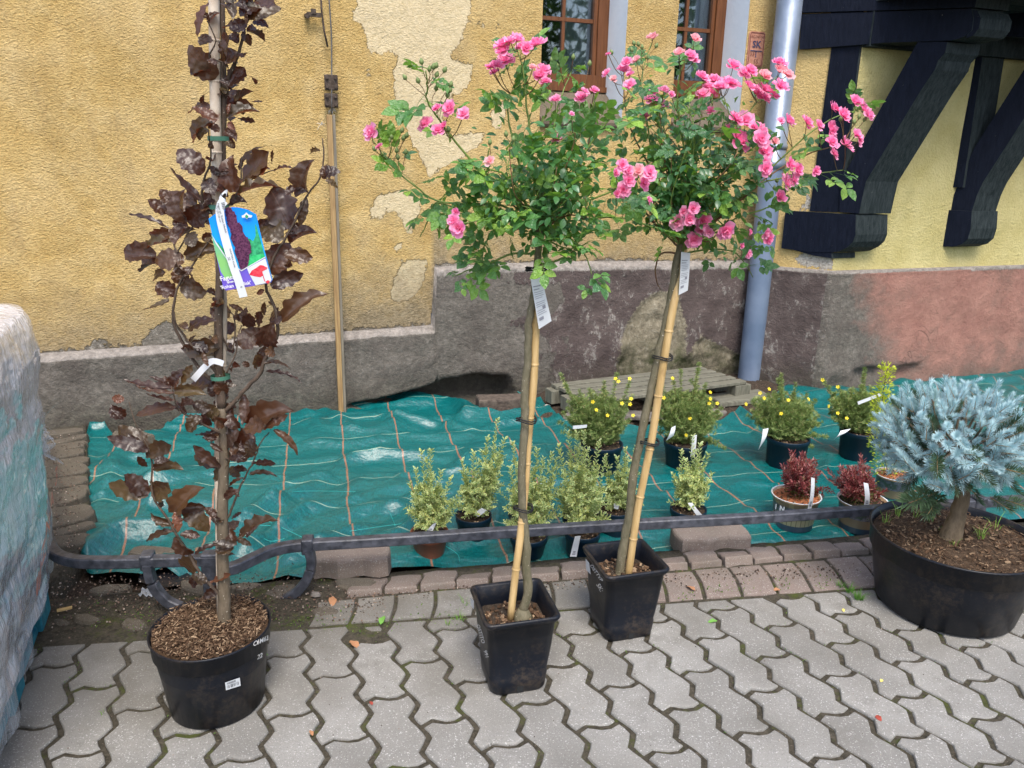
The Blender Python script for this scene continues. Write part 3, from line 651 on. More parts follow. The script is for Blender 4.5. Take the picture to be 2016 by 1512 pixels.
def slab_mesh(name, P, mat, hgt=.06, bev=.0042, seed=0):
    """P: 2D outline round its own origin; top at z=0"""
    n = len(P); V = []; rr = random.Random(seed)
    for ring, z in ((P, -hgt), (P, -bev * 1.3), (inset(P, bev * .35), -bev * .4), (inset(P, bev), 0)): V += [(x, y, z + (rr.uniform(-.0008, .0008) if z > -hgt else 0)) for x, y in ring]
    F = [(k * n + i, k * n + (i + 1) % n, (k + 1) * n + (i + 1) % n, (k + 1) * n + i) for k in range(3) for i in range(n)] + [tuple(3 * n + i for i in range(n))]
    return mesh(name, V, F, mat)
KA = G(560, 1145).xy; KB = G(1740, 1052).xy; KD = (KB - KA).normalized(); KN = Vector((KD.y, -KD.x))   # kerb line, KN towards the camera
def KP(t, d, z=0): p = KA + KD * t + KN * d; return Vector((p.x, p.y, z))
pav = bpy.data.objects.new('pavement', None); COL.objects.link(pav); pav['kind'] = 'structure'; BASES['pavement'] = Vector((0, 0, 0))
# far ground sheet and mossy bedding below the blocks
gs = B(); gs.add([(-60, -60, -.20), (60, -60, -.20), (60, 60, -.20), (-60, 60, -.20)], [(0, 1, 2, 3)]); o = gs.mk('ground', M_GRND, None); o['kind'] = 'structure'
def bedding():
    V = []; X = np.arange(-4, 6.001, .05); k0 = 0; rows = list(np.arange(0, 3.4, .05)); n = len(X)
    BD = G(150, 1100).xy; BU = G(150, 850).xy
    def edgey(x):   # back edge of the paved bedding as a function of x
        if x < BD.x - .0: return BD.y + (BU.y - BD.y) * (x - BD.x) / (BU.x - BD.x) + .1 if x > -2.55 else 4.3
        return (KA + KD * ((x - KA.x) / KD.x)).y + .02
    for d in rows:
        for x in X: V.append((x, edgey(x) - d, -.0075 + .005 * mn.fractal(Vector((x * 14, d * 14, 0)), .8, 2, 3)))
    V2 = [(x, edgey(x), -.2) for x in X]
    F = [(j * n + i, (j + 1) * n + i, (j + 1) * n + i + 1, j * n + i + 1) for j in range(len(rows) - 1) for i in range(n - 1)]
    m = len(V); V += V2; F += [(i, i + 1, m + i + 1, m + i) for i in range(n - 1)]
    far = len(V); V += [(-40, -40, -.014), (40, -40, -.014), (40, -.5, -.014), (-40, -.5, -.014)]; F.append((far, far + 1, far + 2, far + 3))
    o = mk('paving_bed', V, F, M_JOINT, pav, True)
bedding()
def pavers():
    BO = block_outline(); near = KA - KD * 3 + KN * .19; near2 = KB + KD * 3 + KN * .50; ND = (near2 - near).normalized(); NQ = Vector((ND.y, -ND.x)) * .010
    shared = None; items = []
    for i in range(-12, 24):
        for j in range(-22, 26):
            o = OL + VL * i + CL * j
            c = o + VU * LEN / 2 + PU * WID / 2; px, py = proj((c.x, c.y, 0))
            if py > 1700 or py < 900 or px < -160 or px > 2180: continue
            if c.y < 1.0: continue
            d = (c - KA).dot(KN)
            if d < .12: continue
            items.append((i, j, o, c, d, px, py))
    for i, j, o, c, d, px, py in items:
        rr = random.Random(i * 101 + j); P = [(o + VU * a + PU * b - c) for a, b in BO]; P = [(p.x, p.y) for p in P]
        loc = Vector((c.x, c.y, rr.uniform(-.0022, .0022)))
        if d < .66:
            a = near2 + NQ - c; b = near + NQ - c   # keep the camera side
            Q = clip(P, tuple(a), tuple(b))
            if len(Q) < 3 or area(Q) < .004: continue
            me = slab_mesh('paver', Q, M_PAV) if area(Q) < area(P) - 1e-5 else None
        else: me = None
        if me is None:
            if shared is None: shared = [slab_mesh('paver', P, M_PAV, seed=s) for s in range(4)]
            me = rr.choice(shared)
        # sunk and buried under dirt on the left near the bed
        if px < 720 and py < 1225: loc.z -= .010 + .006 * rr.random()
        if px < 420 and py < 1175: continue
        link('paver', me, pav, loc, (rr.uniform(-.008, .008), rr.uniform(-.008, .008), rr.uniform(-.006, .006)))
    # course of pinkish blocks laid across, next to the kerb
    t = .10; k = 0
    while t < 2.9:
        wdt = .129 + R.uniform(-.003, .003); skw = -.055
        P = []
        for f in range(8): u = f / 7; P.append((-.11 + .32 * u, -wdt / 2 + .007 * sin(u * 2 * pi) + skw * (u - .5)))
        for f in range(8): u = 1 - f / 7; P.append((-.11 + .32 * u, wdt / 2 + .007 * sin(u * 2 * pi) + skw * (u - .5)))
        Q = [(KN.x * a + KD.x * b, KN.y * a + KD.y * b) for a, b in P]; Q = Q if True else Q
        c = KP(t + wdt / 2, .265, R.uniform(-.004, .003)); Q = clip(Q, tuple(near - NQ - c.xy), tuple(near2 - NQ - c.xy))
        if len(Q) < 3: t += wdt + .012; continue
        if sum(Q[i - 1][0] * Q[i][1] - Q[i][0] * Q[i - 1][1] for i in range(len(Q))) < 0: Q = Q[::-1]
        link('paver', slab_mesh('edging_paver', Q, M_PAV if t < .95 else M_PINK), pav, c, (R.uniform(-.01, .01), R.uniform(-.01, .01), 0)); t += wdt + .012
    # raised kerb blocks, tilted up towards the bed
    t = .24; mats = [M_PINK]
    while t < 2.95:
        wdt = .118 + R.uniform(-.006, .012); P = []
        for f in range(6): u = f / 5; P.append((-.058 + .116 * u, -wdt / 2 + .005 * sin(u * 6) - .02 * (u - .5)))
        for f in range(6): u = 1 - f / 5; P.append((-.058 + .116 * u + (R.uniform(-.01, .006) if f in (4, 5) else 0), wdt / 2 + .005 * sin(u * 6) - .02 * (u - .5)))
        P.append((-.074, 0))
        Q = [(KN.x * a + KD.x * b, KN.y * a + KD.y * b) for a, b in P]
        me = slab_mesh('kerb_block', Q[::-1], M_PINK, .10, .005, k); tilt = Matrix.Rotation(radians(-13 + R.uniform(-7, 6)), 3, Vector((KD.x, KD.y, 0))) @ Matrix.Rotation(R.uniform(-.06, .06), 3, 'Z')
        link('kerb_block', me, pav, KP(t + wdt / 2, .072, .006 + R.uniform(-.004, .006)), tilt); t += wdt + .010; k += 1
    # left edge of the bed: rough blocks on edge
    a = G(128, 1085).xy; b = G(128, 862).xy; L = (b - a).length; dd = (b - a).normalized(); nn = Vector((dd.y, -dd.x)); t = 0
    while t < L:
        wd = R.uniform(.065, .135); c = a + dd * (t + wd / 2) + nn * R.uniform(-.018, .012); 
        P = [(-.10, -.5 * wd), (0, -.5 * wd - .006), (.075, -.5 * wd + .01), (.10, -.2 * wd), (.10, .25 * wd), (.07, .5 * wd), (0, .5 * wd - .004), (-.10, .5 * wd)]
        P = [(x + R.uniform(-.007, .007), (y + R.uniform(-.004, .004)) * .94) for x, y in P]
        Q = [(nn.x * p + dd.x * q, nn.y * p + dd.y * q) for p, q in P]; me = slab_mesh('edging_block', Q, M_PINK2, .14, .006, k); k += 1
        link('edging_block', me, pav, (c.x, c.y, .022 + R.uniform(-.022, .010)), (R.uniform(-.10, .10), R.uniform(-.12, .12), R.uniform(-.05, .05))); t += wd + .006
    # irregular stones along the front left edge
    for x, y, w_, h_ in [(215, 1158, 80, 20), (300, 1168, 60, 18), (390, 1158, 90, 26), (480, 1150, 70, 24), (560, 1160, 80, 18), (700, 1150, 100, 20), (352, 1205, 50, 14), (640, 1202, 60, 14), (262, 1228, 60, 16), (170, 1218, 60, 14), (120, 1222, 40, 12)]:
        c = G(x, y); rx = m2(w_ / 2, c); ry = rx * R.uniform(.5, .75); P = []
        for q in range(11): a_ = 2 * pi * q / 11; r_ = R.uniform(.82, 1.1); P.append((rx * r_ * cos(a_), ry * r_ * sin(a_)))
        link('edging_stone', slab_mesh('edging_stone', P, M_PINK2, .08, .014, x), pav, (c.x, c.y, R.uniform(-.004, .010)), (R.uniform(-.06, .06), R.uniform(-.06, .06), R.uniform(-.3, .3)))
M_PINK2 = m_paver('dirty_edging_stone', (.085, .065, .052), (.18, .145, .12))
pavers()
# soil of the planting bed, rising to the walls
def soil():
    V = []; A = G(150, 1105); X = np.arange(-2.7, 6.2, .05); nv = 46; hi = wpoly([(1015, 840), (1040, 770), (1100, 735), (1300, 700), (1465, 690), (1480, 820), (1300, 850), (1180, 842)], 0)
    for j in range(nv):
        v = j / (nv - 1)
        for x in X:
            y0 = (KA + KD * ((x - KA.x) / KD.x)).y + .0; y1 = (O + W * ((x - O.x) / W.x)).y + .25 if x < 1.75 else (C + DF * ((x - C.x) / DF.x)).y + .25
            y = y0 + (y1 - y0) * v; px, py = proj((x, y, -.05)); z = -.115 + .012 * mn.fractal(Vector((x * 8, y * 8, 0)), .8, 2, 4)
            k = min(max((px - 1000) / 80, 0), 1) * min(max((1580 - px) / 60, 0), 1) * min(max((842 - py) / 18, 0), 1); z += k * .095
            V.append((x, y, z))
    n = len(X); F = [(j * n + i, j * n + i + 1, (j + 1) * n + i + 1, (j + 1) * n + i) for j in range(nv - 1) for i in range(n - 1)]
    o = mk('soil', V, F, M_SOIL, None, True); o['kind'] = 'structure'
soil()
ZC = -.050
def lerp_tab(T, x):
    if x <= T[0][0]: return T[0][1]
    for (a, p), (b, q) in zip(T, T[1:]):
        if x <= b: return p + (q - p) * (x - a) / (b - a)
    return T[-1][1]
def cloth():
    front = [(155, 1100), (180, 1128), (240, 1142), (330, 1140), (430, 1146), (620, 1140), (770, 1122), (900, 1112), (1150, 1100), (1320, 1090), (1450, 1080), (1560, 1072), (1730, 1056), (1900, 1035), (2016, 1022), (2300, 995)]
    back = [(155, 905), (168, 868), (178, 845), (205, 842), (225, 858), (262, 868), (300, 856), (345, 836), (420, 815), (480, 800), (560, 792), (680, 786), (830, 784), (880, 790), (935, 812), (985, 822), (1035, 812), (1062, 792), (1085, 812), (1112, 838), (1160, 848), (1290, 846), (1420, 838), (1455, 815), (1500, 806), (1545, 770), (1570, 757), (1680, 747), (1800, 742), (2016, 722), (2300, 705)]
    X = [155 + 4 * k for k in range(int((2300 - 155) / 4))]; nv = 170; V = []
    for j in range(nv):
        v = (j / (nv - 1))
        for xp in X:
            yf, yb = lerp_tab(front, xp), lerp_tab(back, xp); pf = G(xp, yf + 3 * mn.noise(Vector((xp * .03, 0, 0))), ZC); pb = G(xp, yb + 3 * mn.noise(Vector((xp * .03, 5, 0))), ZC + .01)
            p = pf.lerp(pb, v); x, y = p.x, p.y
            q = x * .35 + y; r = y - .25 * x
            z = ZC + .010 * mn.fractal(Vector((x * 2.2, y * 2.2, 0)), .9, 2, 3)
            z += .050 * max(0, mn.noise(Vector((x * .9 + y * .5, r * 4.0, 2)))) * (1.4 if x < .2 else .7)
            z += .095 * max(0, mn.noise(Vector(((x * .6 - y * .9) * 3.6, (x + y) * .8, 7)))) * min(max((.8 - x) / 1.3, 0), 1)
            rdg = 1 - abs(mn.noise(Vector((x * 2.0 + y, y * 3.2 - x * 1.2, 21)))) * 2; z += .026 * max(0, rdg - .55) / .45 * (1.2 if x < .3 else .6)
            # long soft folds running across
            z += .014 * max(0, 1 - abs(((r * 1.15 + .25 * mn.noise(Vector((x * .9, 0, 3)))) % .62) - .31) / .07) * (1 if v > .1 else v * 10)
            if xp < 420: z += .05 * max(0, mn.noise(Vector((x * 5, y * 2.0, 4)))) * (1 - (xp - 155) / 265)
            if v > .90: z += (v - .9) * 10 * (.03 + .03 * mn.noise(Vector((xp * .02, 0, 9))))
            if xp < 175: z -= (175 - xp) / 20 * .05
            if v < .03: z -= (.03 - v) / .03 * .02
            V.append((x, y, z))
    A_ = np.array(V)
    for pts, h_, w_ in (([(400, 1075), (480, 1030), (560, 985), (640, 950)], .045, .045), ([(450, 1112), (530, 1062), (600, 1015), (700, 985)], .040, .035), ([(170, 1095), (240, 1060), (330, 1050)], .040, .04), ([(175, 1010), (260, 1000), (380, 1015)], .022, .03), ([(180, 900), (300, 905), (400, 890), (520, 900)], .022, .03),
                        ([(640, 835), (740, 830), (860, 838), (930, 850)], .030, .03), ([(560, 800), (640, 812), (700, 860)], .022, .04), ([(790, 945), (880, 955), (990, 950)], .030, .022), ([(740, 1020), (820, 985), (900, 975)], .020, .03), ([(330, 1135), (420, 1090), (500, 1075)], .045, .05), ([(560, 1110), (640, 1075), (720, 1040)], .040, .035), ([(300, 960), (420, 940), (560, 950)], .022, .035),
                        ([(1430, 800), (1480, 835), (1520, 900)], .030, .03), ([(1700, 770), (1850, 765), (2000, 745)], .035, .04), ([(1180, 960), (1300, 975), (1400, 965)], .015, .03), ([(1380, 1040), (1500, 1030), (1600, 1020)], .020, .04), ([(1560, 780), (1640, 800), (1720, 800)], .022, .03), ([(640, 920), (760, 900), (880, 905)], .016, .03), ([(180, 1040), (220, 950), (240, 870)], .03, .05)):
        Q_ = [G(x, y, ZC) for x, y in pts]; best = np.full(len(A_), 1e9); tt = np.zeros(len(A_)); L_ = len(Q_) - 1
        for i in range(L_):
            a, b = Q_[i], Q_[i + 1]; ex, ey = b.x - a.x, b.y - a.y; t_ = np.clip(((A_[:, 0] - a.x) * ex + (A_[:, 1] - a.y) * ey) / (ex * ex + ey * ey), 0, 1); d_ = np.hypot(A_[:, 0] - a.x - t_ * ex, A_[:, 1] - a.y - t_ * ey); m_ = d_ < best; best[m_] = d_[m_]; tt[m_] = ((i + t_) / L_)[m_]
        A_[:, 2] += h_ * np.exp(-(best / w_) ** 2) * np.sin(np.pi * np.clip(tt * .9 + .05, 0, 1)) ** .6 - h_ * .22 * np.exp(-((best - w_ * 1.9) / w_) ** 2)
    V = [tuple(v) for v in A_]
    n = len(X); F = [(j * n + i, j * n + i + 1, (j + 1) * n + i + 1, (j + 1) * n + i) for j in range(nv - 1) for i in range(n - 1)]
    o = mk('ground_cloth', V, F, M_CLOTH, None, True); tag(o, 'wrinkled teal green woven ground cloth with orange lines spread over the planting bed', 'ground cloth')
    th = B(); m = simple('teal_thread', (.05, .45, .42), None, 5, .5)
    for pts in ([(505, 1015), (560, 970), (700, 968)], [(505, 1015), (600, 1060)], [(480, 1030), (530, 1035), (575, 1028)], [(765, 1005), (778, 1040), (750, 1050)], [(650, 1052), (740, 1038), (800, 1030)], [(500, 1045), (530, 1065), (560, 1060)], [(870, 1070), (900, 1090), (905, 1105)], [(540, 1110), (570, 1085), (600, 1098)], [(1010, 765), (1035, 780), (1060, 798)], [(1005, 762), (1040, 785)], [(1020, 772), (1064, 800)]):
        th.tube(smoothpath([G(x, y, ZC + .035) for x, y in pts], 4), .0011, 3)
    tag(th.mk('loose_thread', m, None, kind='stuff'), 'loose teal threads lying frayed over the green ground cloth', 'threads')
cloth()
# ================================================================ low metal rail
def rail():
    t = thing('garden_rail', 'low dark grey square metal rail with curled hoop feet along the planting bed', 'railing', tuple(G(605, 1065, .2)))
    def bar(nm, P, w_=.036, h_=.036, par=t):
        P = smoothpath(P, 5); V = []; F = []
        for i, p in enumerate(P):
            d = (P[min(i + 1, len(P) - 1)] - P[max(i - 1, 0)]).normalized(); s = d.cross(UP)
            if s.length < .25: s = Vector((0, -1, 0)).cross(d) * 1.0
            s = s.normalized(); u = s.cross(d).normalized(); b = .004
            for a, c_ in ((-w_ / 2 + b, -h_ / 2), (w_ / 2 - b, -h_ / 2), (w_ / 2, -h_ / 2 + b), (w_ / 2, h_ / 2 - b), (w_ / 2 - b, h_ / 2), (-w_ / 2 + b, h_ / 2), (-w_ / 2, h_ / 2 - b), (-w_ / 2, -h_ / 2 + b)):
                V.append(p + s * a + u * c_ + Vector((nz(p.x * 9, p.y * 9, a * 90), nz(p.y * 9, p.x * 9, c_ * 90), 0)) * .0012)
        for i in range(len(P) - 1):
            for k in range(8): F.append((i * 8 + k, i * 8 + (k + 1) % 8, (i + 1) * 8 + (k + 1) % 8, (i + 1) * 8 + k))
        F += [tuple(range(7, -1, -1)), tuple((len(P) - 1) * 8 + k for k in range(8))]
        return mk(nm, V, F, M_IRON, par)
    z = .19
    L = [G(x, y, z) for x, y in [(604, 1073), (800, 1061), (1040, 1045), (1300, 1030), (1500, 1019), (1735, 1003), (1925, 990), (2200, 972)]]
    bar('long_rail', L)
    bar('side_rail', [G(x, y, z) for x, y in [(438, 1101), (360, 1103), (290, 1105), (200, 1107), (140, 1103), (104, 1085), (92, 1040), (86, 980), (78, 900), (70, 830)]])
    bar('curved_rail', [G(x, y, z) for x, y in [(600, 1073), (565, 1077), (530, 1086), (495, 1102), (462, 1117), (430, 1124)]])
    for x, y, pts in ((291, 1103, [(292, 1112, .17), (297, 1139, .12), (309, 1162, .06), (330, 1184, .022), (356, 1196, .018)]), (606, 1072, [(608, 1082, .175), (613, 1106, .13), (607, 1135, .075), (588, 1162, .035), (560, 1180, .02), (525, 1188, .018)])):
        c = G(x, y, z); B().box(c + Vector((0, 0, 0)), (.040, .052, .056), Matrix.Rotation(radians(8), 3, 'Z'), .004).mk('rail_clip', M_IRON, t)
        P = [PY(a, b, c.y - .02 + 0 * zz) for a, b, zz in pts]; bar('hoop_foot', P, .030, .034)
    c = G(415, 1100, z); B().box(Vector((c.x, c.y, .12)), (.058, .045, .19), Matrix.Rotation(radians(6), 3, 'Z'), .004).mk('joint_post', M_IRON, t)
    c = G(1925, 990, z); B().box(Vector((c.x, c.y, .17)), (.05, .05, .10), Matrix.Rotation(radians(9), 3, 'Z'), .004).mk('joint_post', M_IRON, t)
rail()
# ================================================================ loose stones and boards
def stone(nm, lab, cat, x, y, w_, dfr, h, mat, z=ZC, rot=0, kind='round', grp=None, par=None, wave=False, tilt=0):
    c = G(x, y, z); rx = m2(w_ / 2, c); ry = rx * dfr; P = []
    if wave:
        for k in range(10): u = k / 9; P.append((-rx + 2 * rx * u, -ry + .012 * sin(u * 4 * pi)))
        for k in range(5): u = k / 4; P.append((rx + .008 * sin(u * pi), -ry + 2 * ry * u))
        for k in range(10): u = 1 - k / 9; P.append((-rx + 2 * rx * u, ry + .012 * sin(u * 4 * pi)))
        for k in range(5): u = 1 - k / 4; P.append((-rx - .008 * sin(u * pi), -ry + 2 * ry * u))
        P = P[:9] + P[10:14] + P[15:24] + P[25:29]
    elif kind == 'box': P = [(-rx, -ry), (0, -ry * 1.03), (rx, -ry), (rx * 1.02, 0), (rx, ry), (0, ry * .98), (-rx, ry), (-rx * .98, 0)]
    else:
        for k in range(12): a = 2 * pi * k / 12; r_ = R.uniform(.8, 1.1); P.append((rx * r_ * cos(a), ry * r_ * sin(a)))
    ca, sa = cos(rot), sin(rot); P = [(p * ca - q * sa, p * sa + q * ca) for p, q in P]
    o = link(nm, slab_mesh(nm, P, mat, h, .010, x), None, (c.x, c.y, z + h), (R.uniform(-.03, .03) + tilt, R.uniform(-.03, .03), 0))
    tag(o, lab, cat, grp); return o
stone('loose_paver', 'loose pinkish wave-edged paving block lying on the kerb beside the red-brown pot', 'paving block', 694, 1122, 142, .42, .075, M_PINK, -.0, .10, wave=True)
stone('loose_paver', 'loose pinkish wave-edged paving block holding down the cloth right of the square pots', 'paving block', 1396, 1078, 140, .45, .080, M_PINK, -.03, .18, wave=True)
stone('weight_stone', 'flat broken stone lying on the cloth behind the curled hoop foot', 'stone', 300, 1098, 96, .45, .035, M_PINK2, ZC + .02)
stone('weight_stone', 'grey rounded stone weighing down the far left corner of the cloth', 'stone', 262, 882, 84, .55, .085, M_PINK2, ZC)
stone('loose_brick', 'single dark weathered brick lying at the back edge of the cloth below the wall', 'brick', 985, 806, 92, .42, .085, simple('dark_brick', (.06, .045, .036), (.12, .095, .075), 30, .9, 60, .006), -.03, .22, 'box')
MS1 = simple('grey_slab_stone', (.10, .09, .08), (.20, .18, .16), 14, .9, 40, .005)
stone('slab_stone', 'flat grey stone slab behind the left cinquefoil bush', 'stone slab', 1190, 822, 200, .30, .03, MS1, -.03, .2)
stone('slab_stone', 'flat grey stone slab between the wooden pallet and the cloth', 'stone slab', 1340, 822, 190, .30, .03, MS1, -.03, .25)
stone('slab_stone', 'mossy thin slab lying right of the wooden pallet corner', 'stone slab', 1455, 788, 120, .45, .035, M_GREYW, -.01, .3, 'box')
def pallet():
    t = thing('wooden_pallet', 'low silvery grey slatted wooden pallet lying against the wall plinth', 'pallet', tuple(G(1280, 780)))
    z = .105; a = G(1098, 760, z); b = G(1386, 726, z); c = G(1463, 751, z); ax = (b - a).normalized(); dy = (c - b); L = (b - a).length + .03
    ay = Vector((-ax.y, ax.x, 0)) * -1; D = .62; A = Matrix((ax, -ay, UP)).transposed()
    for k in range(5):
        q = k / 4; o = b + dy * q - ax * (L / 2 - 0 * q); B().box(o + Vector((0, 0, .0)), (L, dy.length / 4 * .74, .022), A, .003).mk('slat', M_GREYW, t)
    for k in (0, .5, 1):
        for s in (.02, .5, .98): B().box(b + dy * (k * .96 + .02) - ax * (L * s) + Vector((0, 0, -.058)), (.13, .09, .088), A, .003).mk('block', M_GREYW, t)
pallet()
# ================================================================ shrink-wrapped pallet load on the left
def wrapped():
    a = G(40, 1392); b = G(101, 1208); dv = (b - a).xy.normalized(); DVv = Vector((dv.x, dv.y, 0)); LX = Vector((-dv.y, dv.x, 0))   # LX points away to the left
    t = thing('wrapped_pallet_load', 'pallet load of bagged goods in crumpled milky stretch film at the left edge', 'pallet load', tuple(a))
    far = b + DVv * .12; wid = 1.0; ln = 1.25; zt = zat(far - LX * .1, 590); z0 = .16
    cx = far - DVv * ln / 2 + LX * wid / 2
    tm = MT('milky_stretch_film'); v = tm.co(); s = tm.n('SeparateXYZ', {0: v}).outputs
    n1 = tm.noise(v, 4.5, 4, .6); n2 = tm.noise(tm.map(v, (1, 1, .5)), 22, 6, .75, .8); n3 = tm.vor(tm.map(v, (1, 1, .6)), 26)
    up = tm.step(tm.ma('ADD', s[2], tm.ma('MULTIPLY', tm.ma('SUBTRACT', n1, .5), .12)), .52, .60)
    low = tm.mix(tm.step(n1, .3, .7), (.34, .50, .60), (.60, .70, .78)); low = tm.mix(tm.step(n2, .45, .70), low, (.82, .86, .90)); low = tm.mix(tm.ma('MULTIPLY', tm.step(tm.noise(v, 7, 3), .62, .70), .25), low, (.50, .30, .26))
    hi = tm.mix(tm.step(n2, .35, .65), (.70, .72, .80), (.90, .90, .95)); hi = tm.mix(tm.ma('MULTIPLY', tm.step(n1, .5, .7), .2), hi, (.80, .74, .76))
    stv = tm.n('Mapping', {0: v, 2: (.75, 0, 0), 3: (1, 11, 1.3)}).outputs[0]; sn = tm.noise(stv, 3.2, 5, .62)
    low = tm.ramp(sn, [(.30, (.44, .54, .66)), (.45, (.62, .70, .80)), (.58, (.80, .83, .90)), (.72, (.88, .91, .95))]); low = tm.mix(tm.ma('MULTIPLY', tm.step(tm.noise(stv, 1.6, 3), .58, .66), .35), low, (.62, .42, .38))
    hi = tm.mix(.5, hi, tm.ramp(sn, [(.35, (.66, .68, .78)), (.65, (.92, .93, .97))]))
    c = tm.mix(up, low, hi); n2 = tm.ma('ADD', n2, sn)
    rg = tm.ma('SUBTRACT', 1.0, tm.ma('MULTIPLY', tm.ma('ABSOLUTE', tm.ma('SUBTRACT', tm.noise(tm.map(v, (1, 1, .30)), 20, 4, .6, .5), .5)), 6.0)); rg2 = tm.ma('SUBTRACT', 1.0, tm.ma('MULTIPLY', tm.ma('ABSOLUTE', tm.ma('SUBTRACT', tm.noise(tm.map(v, (1, 1, .5)), 48, 3, .6, .5), .5)), 6.0))
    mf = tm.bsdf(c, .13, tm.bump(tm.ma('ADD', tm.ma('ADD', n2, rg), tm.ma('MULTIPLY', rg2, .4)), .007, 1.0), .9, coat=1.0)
    # bulging body
    n = 150; rows = 120; V = []; b_ = Vector(a)
    def perim(k):
        u = k / n * 4; s_ = int(u) % 4; f = u - int(u); e = 7
        an = 2 * pi * (k / n) - pi * .75; ca, sa = cos(an), sin(an); r_ = (abs(ca) ** e + abs(sa) ** e) ** (-1 / e); return ca * r_, sa * r_
    for j in range(rows):
        z = z0 + (zt - z0) * min(j / (rows - 14), 1); top = max(0, j - (rows - 14)) / 13
        for k in range(n):
            x, y = perim(k); zz = z; sh = 1 + .012 * sin((z - z0) / (zt - z0) * 3) - .05 * max(0, (z - zt + .07) / .07) ** 2
            if top: sh *= (1 - top) ** .6 if top < 1 else 0; zz = zt + .035 * sin(top * pi / 2)
            p = cx + LX * (x * wid / 2 * sh) + DVv * (y * ln / 2 * sh); p = p - LX * (.035 + .075 * min((z - z0) / (zt - z0), 1)); w0 = .008 * mn.fractal(p * 7 + Vector((0, 0, z * 7)), .8, 2, 4) + .010 * abs(sin(z * 16 + 2 * nz(p.x, p.y, 0, 2)))
            w1 = .004 * abs(nz(p.x + p.y, z, 3, 34)) + .003 * abs(nz(p.x - p.y, z, 7, 80)); nn = (LX * x + DVv * y).normalized()
            q = p + nn * (w0 + w1 - .012); V.append((q.x, q.y, zz + .01 * nz(p.x, p.y, z, 6)))
    F = [(j * n + k, j * n + (k + 1) % n, (j + 1) * n + (k + 1) % n, (j + 1) * n + k) for j in range(rows - 1) for k in range(n)]
    mk('film_wrapped_bags', V, F, mf, t, True)
    # clear skirt of film pulled down over the pallet
    ts = MT('clear_film'); v = ts.co(); g = ts.n('BsdfPrincipled', {'Base Color': (.72, .78, .85, 1), 'Roughness': .15, 'Specular IOR Level': .8, 'Normal': ts.bump(ts.noise(ts.map(v, (6, 6, 1)), 8, 5, .7), .015)}).outputs[0]
    tr = ts.n('BsdfTransparent').outputs[0]; f = ts.step(ts.noise(ts.map(v, (5, 5, .6)), 8, 4, .6), .25, .85); f = ts.ma('ADD', ts.ma('MULTIPLY', f, .55), .12)
    ts.t.links.new(ts.n('MixShader', {0: f, 1: tr, 2: g}).outputs[0], ts.out.inputs[0])
    V = []; n2_ = 80; rr_ = 20
    for j in range(rr_):
        v_ = j / (rr_ - 1)
        for k in range(n2_):
            u = k / (n2_ - 1); p = far - DVv * (ln * 1.0 * u) + DVv * .01; z = .52 - (.50 - .02 - .06 * (1 - u)) * v_
            q = p - LX * (.012 + .014 * sin(u * 30 + v_ * 2) * v_ + .03 * v_ * u + .01 * abs(nz(u * 40, v_ * 3)) - .05 * max(0, v_ - .5) * (1 - u)); V.append((q.x, q.y, z))
    mk('film_skirt', V, [(j * n2_ + k, j * n2_ + k + 1, (j + 1) * n2_ + k + 1, (j + 1) * n2_ + k) for j in range(rr_ - 1) for k in range(n2_ - 1)], ts.m, t, True)
    # printed letters running up the bag
    mr = simple('rust_red_print', (.40, .10, .06), (.52, .22, .16), 60, .4)
    def surf(u, z): return far - DVv * u - LX * (.070 + .075 * max(0, z - .16) / .95) + UP * z
    V, F = textmesh('MIESZANKA - 30', .075, .001); VV = []
    for p in V:
        a_ = p.x; VV.append(surf(.40 - a_ * .80 - p.y * .25, .44 + a_ * .42 + p.y * .95) - LX * (.002 * sin(a_ * 60)))
    mk('printed_letters', VV, F, mr, t)
    bl = simple('turquoise_pallet_paint', (.01, .13, .19), (.03, .22, .28), 30, .7, 60, .003)
    for u in (.16, .58, 1.05): B().box(far - DVv * u + LX * .07 + UP * .075, (.13, .14, .15), Matrix((LX, DVv, UP)).transposed(), .004).mk('pallet_block', bl, t)
    for u in (.0, .0): pass
    B().box(cx + UP * .14, (wid - .06, ln - .04, .02), Matrix((LX, DVv, UP)).transposed()).mk('pallet_deck', bl, t)
    B().box(far - DVv * ln / 2 + LX * .07 + UP * .012, (.10, ln - .1, .022), Matrix((LX, DVv, UP)).transposed()).mk('pallet_runner', bl, t)
    # torn tuft of film
    V = []; F = []; c = PY(88, 850, far.y)
    for k in range(26):
        d = Vector((R.uniform(.1, 1), R.uniform(-.4, .4), R.uniform(-1.0, .9))).normalized() * R.uniform(.03, .10); s_ = Vector((R.uniform(-1, 1), R.uniform(-1, 1), R.uniform(-1, 1))).normalized() * R.uniform(.006, .02)
        o = c + Vector((R.uniform(-.05, .0), R.uniform(-.02, .02), R.uniform(-.09, .05))); P = [o, o + d * .4 + s_ * .5, o + d * .7 - s_ * .2, o + d]; m0 = len(V)
        for i, p in enumerate(P): V += [p - s_ * (1 - i * .22), p + s_ * (1 - i * .22)]
        F += [(m0 + 2 * i, m0 + 2 * i + 1, m0 + 2 * i + 3, m0 + 2 * i + 2) for i in range(3)]
    mk('torn_film_tuft', V, F, ts.m, t, True)
wrapped()
